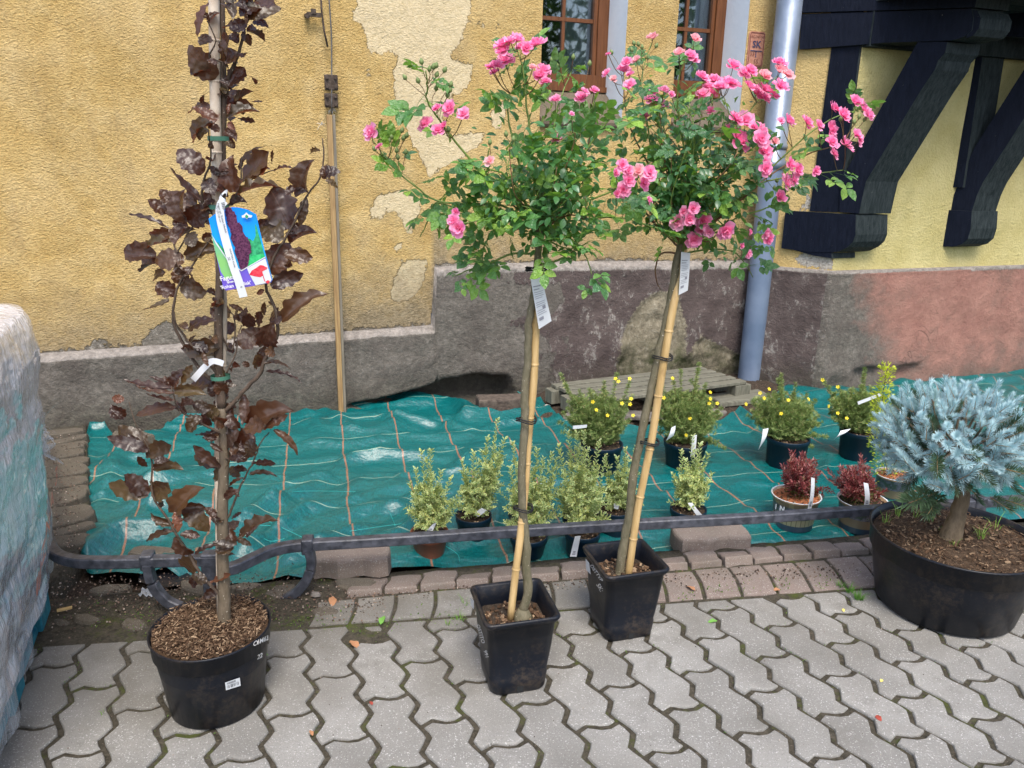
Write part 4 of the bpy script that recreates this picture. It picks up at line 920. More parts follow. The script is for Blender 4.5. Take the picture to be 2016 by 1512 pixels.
# ================================================================ leaves, flowers, clouds of small leaves
def leaf_grid(n, wf, fold=.25, curl=.2, ripple=.0, rf=5, seed=0, cols=2, twist=0.0):
    """leaf from y=0 to y=1; wf(y) half width"""
    V = []; rr = random.Random(seed); ph = rr.uniform(0, 6)
    for i in range(n + 1):
        y = i / n; w_ = wf(y)
        for c in range(-cols, cols + 1):
            u = c / cols; x = u * w_; z = fold * abs(x) - curl * (y - .2) ** 2 + ripple * u * u * sin(y * rf * 2 * pi + ph + (c > 0)); tw = twist * (y - .3)
            V.append((x * cos(tw) - z * sin(tw), y - .0, z * cos(tw) + x * sin(tw)))
    m = 2 * cols + 1
    F = [(i * m + c, i * m + c + 1, (i + 1) * m + c + 1, (i + 1) * m + c) for i in range(n) for c in range(m - 1)]
    return V, F
class Cloud:
    """many small leaves joined in one mesh"""
    def __init__(s, tv, tf, te=None): s.tv = np.array(tv, float); s.tf = tf; s.te = te; s.V = []; s.n = 0; s.E = []
    def put(s, p, d, nrm, sc):
        m = np.array(frame(d, nrm)); s.V.append((s.tv * sc) @ m.T + np.array(p)); s.n += 1
    def mk(s, name, mat, parent, smooth=False, kind='stuff'):
        if not s.V: return
        k = len(s.tv); V = np.concatenate(s.V); F = [tuple(i + j * k for i in f) for j in range(s.n) for f in s.tf]
        at = {'edge': np.tile(np.array(s.te, float), s.n)} if s.te is not None else None
        return mk(name, V, F, mat, parent, smooth, kind, attrs=at)
def rv(s=1.0): return Vector((R.uniform(-s, s), R.uniform(-s, s), R.uniform(-s, s)))
# ---- materials of plants
def m_beech():
    t = MT('copper_beech_leaf'); v = t.co(); s = t.n('SeparateXYZ', {0: v}).outputs
    r = t.rand(); c = t.ramp(r, [(0, (.022, .012, .009)), (.25, (.045, .022, .013)), (.45, (.085, .044, .018)), (.6, (.024, .018, .017)), (.75, (.080, .056, .020)), (.9, (.040, .025, .012)), (1, (.15, .052, .024))])
    ax = t.ma('ABSOLUTE', s[0]); vein = t.ma('SUBTRACT', 1.0, t.step(ax, .006, .014))
    q = t.ma('FRACT', t.ma('MULTIPLY', t.ma('SUBTRACT', s[1], t.ma('MULTIPLY', ax, .9)), 8.0)); sv = t.ma('SUBTRACT', 1.0, t.step(t.ma('ABSOLUTE', t.ma('SUBTRACT', q, .5)), .03, .08))
    c = t.mix(t.ma('MULTIPLY', vein, .4), c, (.13, .08, .06))
    c = t.mix(t.n('NewGeometry').outputs['Backfacing'], c, t.mix(.4, c, (.09, .06, .045)))
    return t.bsdf(c, .38, t.bump(t.noise(v, 4, 1), .02, .4), .5, tl=(.26, .05, .015), tlf=.24, coat=.15)
M_BEECH = m_beech()
def m_roseleaf(nm, stops):
    t = MT(nm); r = t.ma('FRACT', t.ma('ADD', t.rand(), t.ma('MULTIPLY', t.isl(), .28)))
    c = t.ramp(r, stops); c = t.mix(t.n('NewGeometry').outputs['Backfacing'], c, t.mix(.5, c, (.16, .24, .11)))
    return t.bsdf(c, .33, t.bump(t.noise(t.co(), 9, 3), .02, .5), .6, tl=(.22, .48, .04), tlf=.30)
M_RL1 = m_roseleaf('rose_leaf_light', [(0, (.045, .135, .05)), (.3, (.08, .21, .06)), (.55, (.14, .30, .055)), (.8, (.28, .46, .06)), (1, (.06, .17, .08))])
M_RL2 = m_roseleaf('rose_leaf_dark', [(0, (.035, .11, .045)), (.4, (.055, .155, .055)), (.7, (.10, .23, .055)), (.9, (.28, .46, .07)), (1, (.05, .15, .06))])
def m_petal(nm, a, b, e):
    t = MT(nm); at = t.attr('edge'); c = t.mix(t.rand(), a, b); c = t.mix(t.ma('MULTIPLY', t.step(at, .55, 1.0), .35), c, e)
    return t.bsdf(c, .6, None, .25, tl=tuple(min(1, k * 1.15) for k in a), tlf=.42)
M_PET = m_petal('pink_petal', (.87, .20, .45), (.91, .42, .63), (.95, .70, .82)); M_PETP = m_petal('pale_pink_petal', (.88, .42, .48), (.88, .52, .54), (.93, .75, .74))
M_BUD = simple('green_bud', (.12, .20, .06), (.20, .24, .09), 40, .6)
M_YEL = simple('yellow_petal', (.80, .62, .02), None, 5, .6)
# ---- rose templates
def leaflet(y0, x0, ang, L, wd=.34, z=0):
    V, F = leaf_grid(4, lambda y: wd * max(0, sin(pi * min(y * .97 + .02, 1)) ** .75) * (1.05 - .25 * y), .28, .22, cols=1, seed=int(y0 * 99 + x0 * 7))
    out = []
    for x, y, zz in V:
        x *= L; y *= L; out.append((x0 + x * cos(ang) + y * sin(ang), y0 - x * sin(ang) + y * cos(ang), z + zz * L))
    return out, F
def compound(name, mat, n, seed):
    rr = random.Random(seed); b = B(); b.tube([(0, 0, 0), (0, .35, .02), (0, .68, 0)], [.008, .006, .004], 3, False)
    for k, (y, L) in enumerate([(.30, .25), (.47, .29), (.62, .31)][-(n // 2):]):
        for s in (-1, 1):
            V, F = leaflet(y, s * .015, s * radians(rr.uniform(55, 78)), L * rr.uniform(.9, 1.15), .36, rr.uniform(-.02, .02)); b.add(V, F)
    V, F = leaflet(.68, 0, rr.uniform(-.15, .15), rr.uniform(.34, .42), .35); b.add(V, F)
    return mesh(name, b.V, b.F, mat, True)
RL = {1: [compound('leaf', M_RL1, n, s) for n, s in ((4, 1), (6, 2), (4, 3), (6, 4), (2, 5))], 2: [compound('leaf', M_RL2, n, s) for n, s in ((4, 11), (6, 12), (4, 13), (6, 14), (2, 15))]}
def flower_mesh(name, mat, seed, openness=1.0):
    rr = random.Random(seed); V = []; F = []; E = []
    for ring, (cnt, L, tilt, off) in enumerate(((5, 1.0, 12, 0), (6, .86, 36, .5), (5, .62, 60, .2), (4, .42, 78, .7))):
        for k in range(cnt):
            a = 2 * pi * (k + off) / cnt + rr.uniform(-.2, .2); ti = radians((tilt + rr.uniform(-12, 12)) * (1 if openness > .8 else 1.25) + (1 - openness) * 25)
            l_ = L * rr.uniform(.85, 1.12); wd = l_ * .60; n0 = len(V)
            for i in range(4):
                r_ = i / 3
                for c in (-1, -.4, .4, 1):
                    w_ = wd * (sin(min(r_ * 1.25 + .12, 1.57)) if r_ < .9 else .82) * (1 - .18 * (abs(c) > .9) * (r_ > .9)); x = c * w_
                    up = l_ * r_; cup = .28 * l_ * c * c * r_ - .22 * l_ * max(0, r_ - .55) * (1 if ring < 2 else -.6) + rr.uniform(-.03, .03)
                    px_ = up * cos(ti) - cup * sin(ti); pz = up * sin(ti) + cup * cos(ti)
                    V.append((px_ * cos(a) - x * sin(a), px_ * sin(a) + x * cos(a), pz)); E.append(r_)
            F += [(n0 + i * 4 + c, n0 + i * 4 + c + 1, n0 + (i + 1) * 4 + c + 1, n0 + (i + 1) * 4 + c) for i in range(3) for c in range(3)]
    return mesh(name, V, F, mat, True, attrs={'edge': E})
FL = [flower_mesh('flower', M_PET, s, o) for s, o in ((1, 1), (2, 1), (3, .85), (4, .7))]; FP = [flower_mesh('flower', M_PETP, s, o) for s, o in ((6, .9), (7, .6))]
def bud_mesh():
    b = B(); b.lathe((0, 0, 0), [(.12, 0), (.42, .35), (.38, .7), (.05, 1.15)], 6); return mesh('bud', b.V, b.F, M_BUD, True)
BUD = bud_mesh()
def m_soilpot(): return M_SOIL
def soil_disc(par, c, r, z, square=None, mat=None, chips=None, nch=120, name='soil', seed=0, hump=.01):
    b = B(); n = 20; V = [(0, 0, 0)]; 
    rings = 8; V = []
    for i in range(rings + 1):
        for k in range(n):
            a = 2 * pi * k / n; rr = r * i / rings
            if square is not None:
                e = 6; ca, sa = cos(a), sin(a); q = (abs(ca) ** e + abs(sa) ** e) ** (-1 / e); v = square @ Vector((ca * q * rr, sa * q * rr, 0))
            else: v = Vector((cos(a) * rr, sin(a) * rr, 0))
            p = Vector((c.x, c.y, z)) + v; p.z += hump * (1 - i / rings) + .007 * mn.fractal(p * 30, .8, 2, 3); V.append(p)
    F = [(i * n + k, i * n + (k + 1) % n, (i + 1) * n + (k + 1) % n, (i + 1) * n + k) for i in range(rings) for k in range(n)]
    o = mk(name, V, F, mat or M_SOIL, par, True)
    if chips is not None:
        cl = B()
        for k in range(nch):
            a = R.uniform(0, 2 * pi); q = r * sqrt(R.random()) * .93; v = Vector((cos(a) * q, sin(a) * q, 0)); v = square @ v if square is not None else v
            p = Vector((c.x, c.y, z + hump * (1 - q / r) + R.uniform(.0, .010))) + v; s = R.uniform(.5, 1.4); ax = Euler((R.uniform(-.7, .7), R.uniform(-.7, .7), R.uniform(0, 6))).to_matrix()
            cl.box(p, (s * chips[0], s * chips[1], s * chips[2]), ax)
        cl.mk('soil_crumbs', M_MULCH, par, kind='stuff')
    return o
# ================================================================ the copper beech
def beech():
    c = G(430, 1378); t = thing('potted_copper_beech', 'tall copper beech with dark purple-brown wavy leaves in a round black pot', 'potted tree', tuple(c))
    zr = zat(c, 1232); rr = m2(113, Vector((c.x, c.y, zr))); rb = m2(87, c); cc = Vector(c)
    off = PY(419, 1232, c.y).x - PY(proj((c.x, c.y, zr))[0], 1232, c.y).x
    b = B(); b.lathe(cc, [(0, .004), (rb - .008, .0), (rb, .006), (rr * .93, zr - .055), (rr * .935, zr - .052), (rr * .975, zr - .050), (rr * .985, zr - .006), (rr * 1.01, zr - .004), (rr * 1.01, zr + .002), (rr * .985, zr + .002), (rr * .955, zr - .03), (rr * .90, zr - .10)], 48); b.mk('pot', M_POT, t, True)
    soil_disc(t, cc, rr * .96, zr - .012, mat=m_soil('brown_mulch_base', (.05, .03, .018), (.16, .10, .06)), chips=(.012, .006, .004), nch=520, hump=.025)
    cl = B()
    for k in range(2600):
        a = R.uniform(0, 2 * pi); q = rr * .93 * sqrt(R.random()); p = cc + Vector((cos(a) * q, sin(a) * q, zr + .0 + .022 * (1 - q / rr) + R.uniform(-.002, .012))); cl.box(p, (R.uniform(.004, .014), R.uniform(.001, .0028), .0012), Euler((R.uniform(-.6, .6), R.uniform(-.6, .6), R.uniform(0, 6))).to_matrix())
    cl.mk('bark_fibre', M_MULCH, t, kind='stuff')
    Y0 = c.y; Q = lambda x, y, dy=0: PY(x, y, Y0 + dy)
    def br(nm, pts, r0, r1, mat, dys=None, n=8):
        P = smoothpath([Q(x, y, (dys[i] if dys else 0)) for i, (x, y) in enumerate(pts)], 4); rad = lerpl([m2(r0, P[0]), m2(r1, P[-1])], len(P))
        for i in range(len(P)): P[i] = P[i] + rv(.0012)
        B().tube(P, rad, n).mk(nm, mat, t, True)
    br('trunk', [(441, 1235), (441, 1160), (439, 1100), (438, 1000), (440, 940), (441, 890), (437, 800)], 12.5, 8.5, M_BBARK, n=12)
    br('trunk', [(437, 802), (431, 720), (431, 600), (434, 480), (437, 380), (437, 300), (440, 200), (440, 100), (438, 0), (437, -80)], 9, 4.5, M_DBARK, n=10)
    P = [Q(x, y, .022) for x, y in [(436, 1225), (431, 900), (436, 720), (437, 590), (428, 430), (426, 300), (423, 160), (420, -80)]]; P = smoothpath(P, 3); b = B(); rd = m2(9, P[3]); CPT = [p - (p - EYE).normalized() * .04 * min(1, max(0, (i - 9) / 6)) for i, p in enumerate(P)]; b.tube(CPT, rd, 10); b.mk('support_cane', M_CANE2, t, True)
    for x, y in ((424, 165), (423, 55), (427, 305), (431, 700), (433, 880)):
        p = min(CPT, key=lambda v: abs(proj(v)[1] - y)); B().tube([p - UP * .003, p, p + UP * .003], [rd * 1.0, rd * 1.16, rd * 1.0], 10, False).mk('cane_joint', M_CANE2, t, True)
    for x, y in ((430, 273), (430, 407), (434, 742)):
        p = Q(x, y, -.006); B().tube([p - UP * .005, p + UP * .005], [rd * 2.0] * 2, 14, False, .9).mk('tie', M_GTIE, t, True)
    BR = [([(440, 187), (449, 157), (465, 116), (475, 87), (485, 44), (500, 29)], 5, 2), ([(441, 195), (449, 180), (437, 152), (437, 123), (412, 113), (424, 80), (408, 40)], 2.5, 1.2),
          ([(428, 425), (398, 404), (403, 353), (410, 331), (415, 309), (411, 258)], 3, 1.2), ([(440, 415), (460, 392), (473, 361), (476, 313)], 3, 1.2), ([(462, 390), (500, 350), (540, 335)], 2, 1),
          ([(437, 815), (463, 790), (479, 770), (511, 737), (521, 709), (537, 683), (547, 645), (539, 600), (523, 562), (540, 505), (565, 465), (597, 400), (608, 380), (630, 350), (637, 300), (634, 272)], 4.5, 1.2),
          ([(436, 660), (455, 690), (463, 650), (458, 620), (440, 610)], 2.2, 1), ([(445, 735), (462, 700), (470, 660), (475, 640)], 2, 1),
          ([(428, 748), (406, 740), (364, 683), (343, 640), (341, 617), (349, 568), (367, 538), (395, 498), (420, 462)], 4, 1.5), ([(430, 738), (419, 727), (369, 670), (347, 638), (340, 600)], 3, 1.4),
          ([(430, 412), (418, 415), (397, 429), (377, 449), (349, 497)], 3.5, 1.4), ([(349, 497), (340, 468), (350, 430)], 2, 1),
          ([(437, 852), (428, 850), (377, 822), (351, 805), (338, 761)], 3, 1.2),
          ([(436, 1175), (430, 1168), (398, 1134), (371, 1088), (348, 1053), (331, 1022), (300, 974), (300, 915), (291, 880), (269, 838), (254, 790)], 4, 1),
          ([(441, 1030), (452, 1012), (467, 974), (483, 938), (500, 907), (512, 874), (530, 850)], 3, 1), ([(435, 1045), (428, 1035), (413, 1012)], 2, 1), ([(445, 1090), (452, 1080), (470, 1060), (482, 1052)], 2.4, 1.2), ([(440, 900), (470, 905), (500, 880)], 2, 1)]
    pts2 = []
    for k, (P, a, b_) in enumerate(BR):
        e = R.uniform(-.09, .09); br('branch', P, a, b_, M_DBARK, [e * i / (len(P) - 1) for i in range(len(P))], 6)
        pts2 += [(x, y, e * i / (len(P) - 1)) for i, (x, y) in enumerate(P)]
    a_ = lambda l: [(340 + p / 6.873, q / 6.873, 340 + r / 6.873, s / 6.873, w_) for p, q, r, s, w_ in l]
    def cv(l, ox, oy, k): return [(ox + p / k, oy + q / k, ox + r / k, oy + s / k, w_) for p, q, r, s, w_ in l]
    LV = cv([(480, 30, 250, 370, .35), (470, 270, 400, 160, .9), (600, 1040, 180, 700, .85), (520, 950, 210, 960, .5), (490, 480, 400, 640, .7), (700, 850, 880, 680, .6), (690, 800, 670, 490, .5), (760, 1180, 960, 940, .85), (790, 1480, 1010, 1190, .8), (720, 50, 820, 200, .5), (1000, 300, 800, 420, .6), (990, 220, 1390, 20, .5), (900, 200, 1130, 30, .7), (880, 20, 1100, 190, .7), (1080, 290, 1270, 300, .6), (1000, 420, 1240, 500, .6), (1000, 460, 1080, 610, .7), (880, 590, 790, 430, .7), (920, 720, 990, 790, .5), (500, 1460, 160, 1400, .45), (440, 1420, 400, 1270, .4), (800, 1490, 1110, 1400, .45), (1060, 1380, 1200, 1390, .35), (1070, 1040, 1140, 1090, .5), (780, 340, 700, 300, .7), (700, 430, 780, 600, .6), (980, 400, 930, 500, .4), (1110, 30, 1420, 90, .4), (1000, 60, 1250, -160, .6), (700, 20, 860, -120, .6), (620, 0, 420, -150, .5)], 340, 0, 6.873)
    LV += cv([(620, 230, 270, 130, .45), (540, 290, 210, 510, .4), (640, 390, 450, 330, .7), (670, 190, 530, 80, .6), (740, 230, 1110, 60, .4), (880, 230, 1125, 290, .3), (740, 300, 865, 350, .5), (700, 400, 860, 500, .9), (700, 560, 840, 600, .5), (530, 640, 520, 540, .6), (410, 970, 90, 640, .8), (820, 1230, 750, 740, .5), (900, 930, 1100, 540, .25), (920, 1120, 1330, 710, .5), (930, 1100, 1330, 920, .3), (880, 1260, 1380, 1040, .28), (1370, 940, 1600, 840, .25), (1340, 850, 1375, 660, .3), (430, 1100, 540, 980, .8), (430, 1060, 530, 1190, .7), (400, 1440, 530, 1250, .6), (780, 1400, 980, 1330, .6), (760, 1100, 720, 1300, .5), (1250, 900, 1330, 900, .5)], 340, 200, 6.873)
    LV += cv([(830, 370, 500, 110, .3), (560, 400, 430, 290, .7), (530, 490, 310, 400, .5), (650, 560, 520, 250, .7), (690, 590, 610, 290, .7), (700, 600, 860, 480, .8), (800, 400, 700, 320, .7), (510, 650, 140, 450, .14), (550, 600, 710, 620, .6), (600, 700, 290, 740, .35), (540, 790, 230, 820, .3), (570, 810, 730, 630, .6), (760, 830, 700, 670, .8), (680, 930, 970, 840, .4), (870, 760, 960, 780, .6), (390, 940, 50, 880, .5), (670, 960, 370, 960, .7), (400, 1000, 220, 1040, .5), (470, 1100, 300, 1120, .45), (690, 1090, 580, 1020, .6), (580, 1330, 390, 1200, .7), (600, 1200, 700, 1120, .5), (590, 1200, 610, 1030, .5), (630, 1240, 900, 1250, .65), (900, 1260, 980, 1310, .5), (520, 1360, 300, 1490, .3), (510, 1340, 450, 1280, .6), (820, 470, 900, 430, .6), (880, 600, 960, 570, .5)], 230, 320, 5.04)
    LV += cv([(695, 300, 690, 65, .62), (810, 170, 910, 120, .8), (825, 200, 830, 90, .4), (575, 565, 440, 285, .62), (545, 320, 600, 255, .55), (690, 340, 645, 525, .35), (570, 680, 735, 565, .6), (530, 770, 730, 775, .5), (500, 660, 350, 480, .6), (425, 905, 540, 680, .6), (480, 665, 440, 530, .4), (530, 835, 600, 800, .4), (430, 1000, 650, 885, .45), (450, 1020, 500, 1000, .6), (380, 1025, 325, 1055, .5), (505, 1250, 780, 1015, .36), (500, 1260, 405, 1170, .7), (380, 1210, 370, 1110, .3), (310, 1290, 215, 1215, .6), (335, 1310, 370, 1180, .5), (200, 1450, 350, 1300, .8), (370, 1440, 430, 1290, .7), (80, 1225, -30, 1165, .5), (70, 1225, 150, 1175, .6), (150, 1240, 215, 1235, .6), (170, 1290, 50, 1360, .7), (540, 560, 480, 520, .5), (330, 600, 400, 500, .6)], 420, 300, 3.78)
    LV += cv([(860, 160, 1060, 0, .45), (850, 150, 770, 50, .4), (1210, 330, 795, 390, .45), (1230, 400, 1040, 440, .35), (690, 775, 205, 770, .22), (700, 770, 820, 580, .4), (670, 760, 500, 640, .2), (720, 830, 320, 820, .16), (735, 980, 300, 1000, .28), (720, 910, 430, 885, .18), (790, 750, 925, 530, .3), (720, 800, 1000, 810, .35), (1130, 700, 920, 780, .6), (1080, 830, 1260, 750, .8), (800, 975, 910, 930, .5), (1100, 1000, 910, 960, .6), (185, 900, 55, 885, .9), (190, 1095, 40, 975, .8), (900, 1085, 1000, 1140, .6), (1020, 1095, 850, 1230, .7), (440, 1440, 20, 1300, .33), (450, 1430, 110, 1235, .5), (430, 1430, 210, 1260, .22), (420, 1500, 695, 1370, .5), (1180, 1240, 965, 1310, .22), (1100, 1180, 1010, 1060, .5)], 210, 620, 5.4)
    LV += cv([(400, 890, 430, 1180, .3), (440, 1190, 810, 1010, .42), (600, 1240, 840, 1090, .3), (350, 1230, 270, 1030, .6), (410, 1220, 640, 1190, .5), (350, 1250, 150, 1400, .55), (520, 1340, 290, 1400, .6), (500, 1330, 440, 1510, .8), (700, 1240, 970, 1430, .25), (250, 1270, -10, 1310, .22), (30, 1000, 210, 1200, .5), (130, 1160, 270, 1260, .45), (120, 780, 240, 900, .7), (60, 900, 180, 780, .7), (250, 980, 330, 1010, .6), (600, 580, 860, 560, .18), (620, 660, 960, 690, .12), (540, 490, 560, 630, .6), (390, 570, 460, 610, .6), (310, 560, 290, 650, .5), (620, 450, 735, 485, .5), (250, 1020, 150, 1010, .6), (160, 1080, 40, 1060, .5), (210, 1180, 120, 1130, .6)], 400, 600, 5.04)
    LV += cv([(430, 255, 635, 235, .33), (390, 470, 50, 415, .4), (400, 460, 180, 340, .5), (430, 510, 555, 360, .65), (460, 520, 530, 570, .5), (590, 630, 775, 415, .42), (600, 590, 850, 580, .36), (850, 590, 965, 660, .45), (680, 600, 885, 745, .5), (590, 730, 395, 660, .35), (610, 620, 645, 765, .4), (605, 780, 335, 830, .2), (650, 810, 812, 810, .45), (620, 820, 745, 980, .55), (770, 975, 935, 860, .25), (765, 1010, 655, 1135, .75), (830, 1160, 730, 1230, .6), (870, 1190, 735, 1170, .6), (900, 1210, 1085, 1130, .25), (965, 1220, 865, 1325, .4), (985, 250, 765, 85, .32), (970, 240, 775, 190, .4), (1060, 180, 885, 360, .28), (1190, 180, 1030, 170, .35), (1210, 180, 1085, 50, .7), (1240, 220, 1455, 225, .22), (1220, 310, 1425, 275, .22), (1200, 280, 1085, 260, .45), (1170, 340, 1030, 395, .2), (1160, 820, 1390, 645, .3), (1120, 880, 930, 890, .35), (1100, 840, 1235, 885, .35), (1050, 890, 1000, 830, .5)], 200, 860, 4.2)
    TM = {}
    for wi, w_ in enumerate((.14, .25, .36, .5, .62, .78)):
        for s in range(3):
            wf = lambda y, w_=w_, s=s: (w_ / 2) * max(.0, sin(pi * min(.04 + y * .96, 1) ** (.85)) ** .7) * (1 + .13 * sin(y * 2 * pi * 4 + s) * (y > .1)) * (.85 + .3 * y) * (1.0 if y < .97 else .3)
            V, F = leaf_grid(14, wf, (.9, .35, .15)[s] if w_ > .3 else .6, (.35, -.25, .55)[s], .032, 4, s * 7 + wi, 2, (.8, -1.0, .3)[s]); TM[(wi, s)] = mesh('leaf', V, F, M_BEECH, True)
    for k, (x0, y0, x1, y1, w_) in enumerate(LV):
        dy = min(pts2, key=lambda p: (p[0] - x0) ** 2 + (p[1] - y0) ** 2)[2] + R.uniform(-.025, .025)
        p = Q(x0, y0, dy); q = Q(x1, y1, dy + R.uniform(-.03, .03)); d = q - p
        n_ = Vector((R.uniform(-.55, .55), -.7, R.uniform(.1, .9))) if w_ > .3 else Vector((R.uniform(-.3, .3), -.6, 1.0))
        wi = min(range(6), key=lambda i: abs((.14, .25, .36, .5, .62, .78)[i] - w_ * 1.18)); L = d.length * 1.05
        sc = (1 if R.random() < .5 else -1) * L; link('leaf', TM[(wi, R.randrange(3))], t, p - base(t), frame(d, n_), (L, L, L))
    # extra small twigs' leaves so the crown has depth behind the traced ones
    for k in range(110):
        x, y, dy = R.choice(pts2 if k % 3 else [(438 + R.uniform(-4, 4), R.uniform(20, 900), 0)]); 
        if y > 1110: continue
        p = Q(x + R.uniform(-12, 12), y + R.uniform(-10, 10), dy + R.uniform(-.05, .10)); d = Vector((R.uniform(-1, 1), R.uniform(-.2, .9), R.uniform(-.5, .9))).normalized() * m2(R.uniform(18, 40), p)
        link('leaf', TM[(R.choice((2, 3, 4)), R.randrange(3))], t, p - base(t), frame(d, Vector((R.uniform(-.5, .5), -.8, .5))), d.length)
    # sticker and marker writing on the pot
    def onpot(px, py): 
        lo = c.y - rr * 1.1
        # point on the cone side of the pot
        z = .12
        for _ in range(12):
            p = PY(px, py, lo); rad = (rb + (rr - rb) * max(0, p.z) / zr) * 1.002; dx = p.x - c.x; lo = c.y - sqrt(max(rad * rad - dx * dx, 1e-6))
        return PY(px, py, lo - .002)
    q = [onpot(*p) for p in ((443, 1344), (472, 1334), (474, 1350), (445, 1359))]; mk('barcode_sticker', q, [(0, 1, 2, 3)], M_WHITE, t)
    ux = (q[1] - q[0]); uy = (q[3] - q[0]); nn = ux.cross(uy).normalized(); nn = -nn if nn.y > 0 else nn; b = B()
    for k in range(22):
        if R.random() < .65: a1 = q[0] + ux * (.12 + .035 * k) + uy * .40 + nn * .0012; b.add([a1, a1 + ux * .018, a1 + ux * .018 + uy * .42, a1 + uy * .42], [(0, 1, 2, 3)])
    for k in range(2): a1 = q[0] + ux * .1 + uy * (.10 + .12 * k) + nn * .0012; b.add([a1, a1 + ux * .6, a1 + ux * .6 + uy * .05, a1 + uy * .05], [(0, 1, 2, 3)])
    b.mk('barcode', M_INK, t, kind='stuff')
    def writing(par, txt, at, sz, ux, uy, fn, bold=.0012):
        V, F = textmesh(txt, 1.0, bold / sz if False else .02); VV = [fn(at[0] + v.x * sz * ux[0] + v.y * sz * uy[0], at[1] + v.x * sz * ux[1] + v.y * sz * uy[1]) for v in V]; return mk('marker_writing', VV, F, M_CHALK, par)
    writing(t, 'C6M63', (514, 1262), 11, (.95, -.42), (.1, -1.2), lambda x, y: onpot(min(x, 528), y)); writing(t, '22', (512, 1292), 13, (.8, -.4), (.15, -1.0), onpot)
    return t, c
BEECH, BC = beech()
# ================================================================ labels (cards, strips) as things of their own
def card(name, label, cat, quad, mat=M_WHITE, thick=.0008, group=None, lines=None, code=True, curve=0.0, extra=None):
    """quad: 4 world points (tl, tr, br, bl)"""
    t = thing(name, label, cat, tuple(sum(quad, Vector()) / 4), group); tl, tr, br, bl = quad; nn = (tr - tl).cross(bl - tl).normalized(); nn = -nn if nn.y > 0 else nn
    n = 8; V = []
    pt = lambda u, v, o=0: tl.lerp(tr, u).lerp(bl.lerp(br, u), v) + nn * (o + curve * sin(v * pi))
    for o in (0, -thick):
        for j in range(n + 1):
            for i in (0, 1): V.append(pt(i, j / n, o))
    F = [(2 * j, 2 * j + 1, 2 * j + 3, 2 * j + 2) for j in range(n)]; m = 2 * (n + 1); F += [(m + 2 * j + 2, m + 2 * j + 3, m + 2 * j + 1, m + 2 * j) for j in range(n)]
    mk('card', V, F, mat, t, True)
    b = B()
    for (u0, u1, v0, v1) in (lines or []):
        q = [pt(u0, v0, .0012), pt(u1, v0, .0012), pt(u1, v1, .0012), pt(u0, v1, .0012)]; b.add(q, [(0, 1, 2, 3)])
    if b.V: b.mk('printed_lines', simple('grey_print', (.25, .26, .30)), t, kind='stuff')
    return t, pt
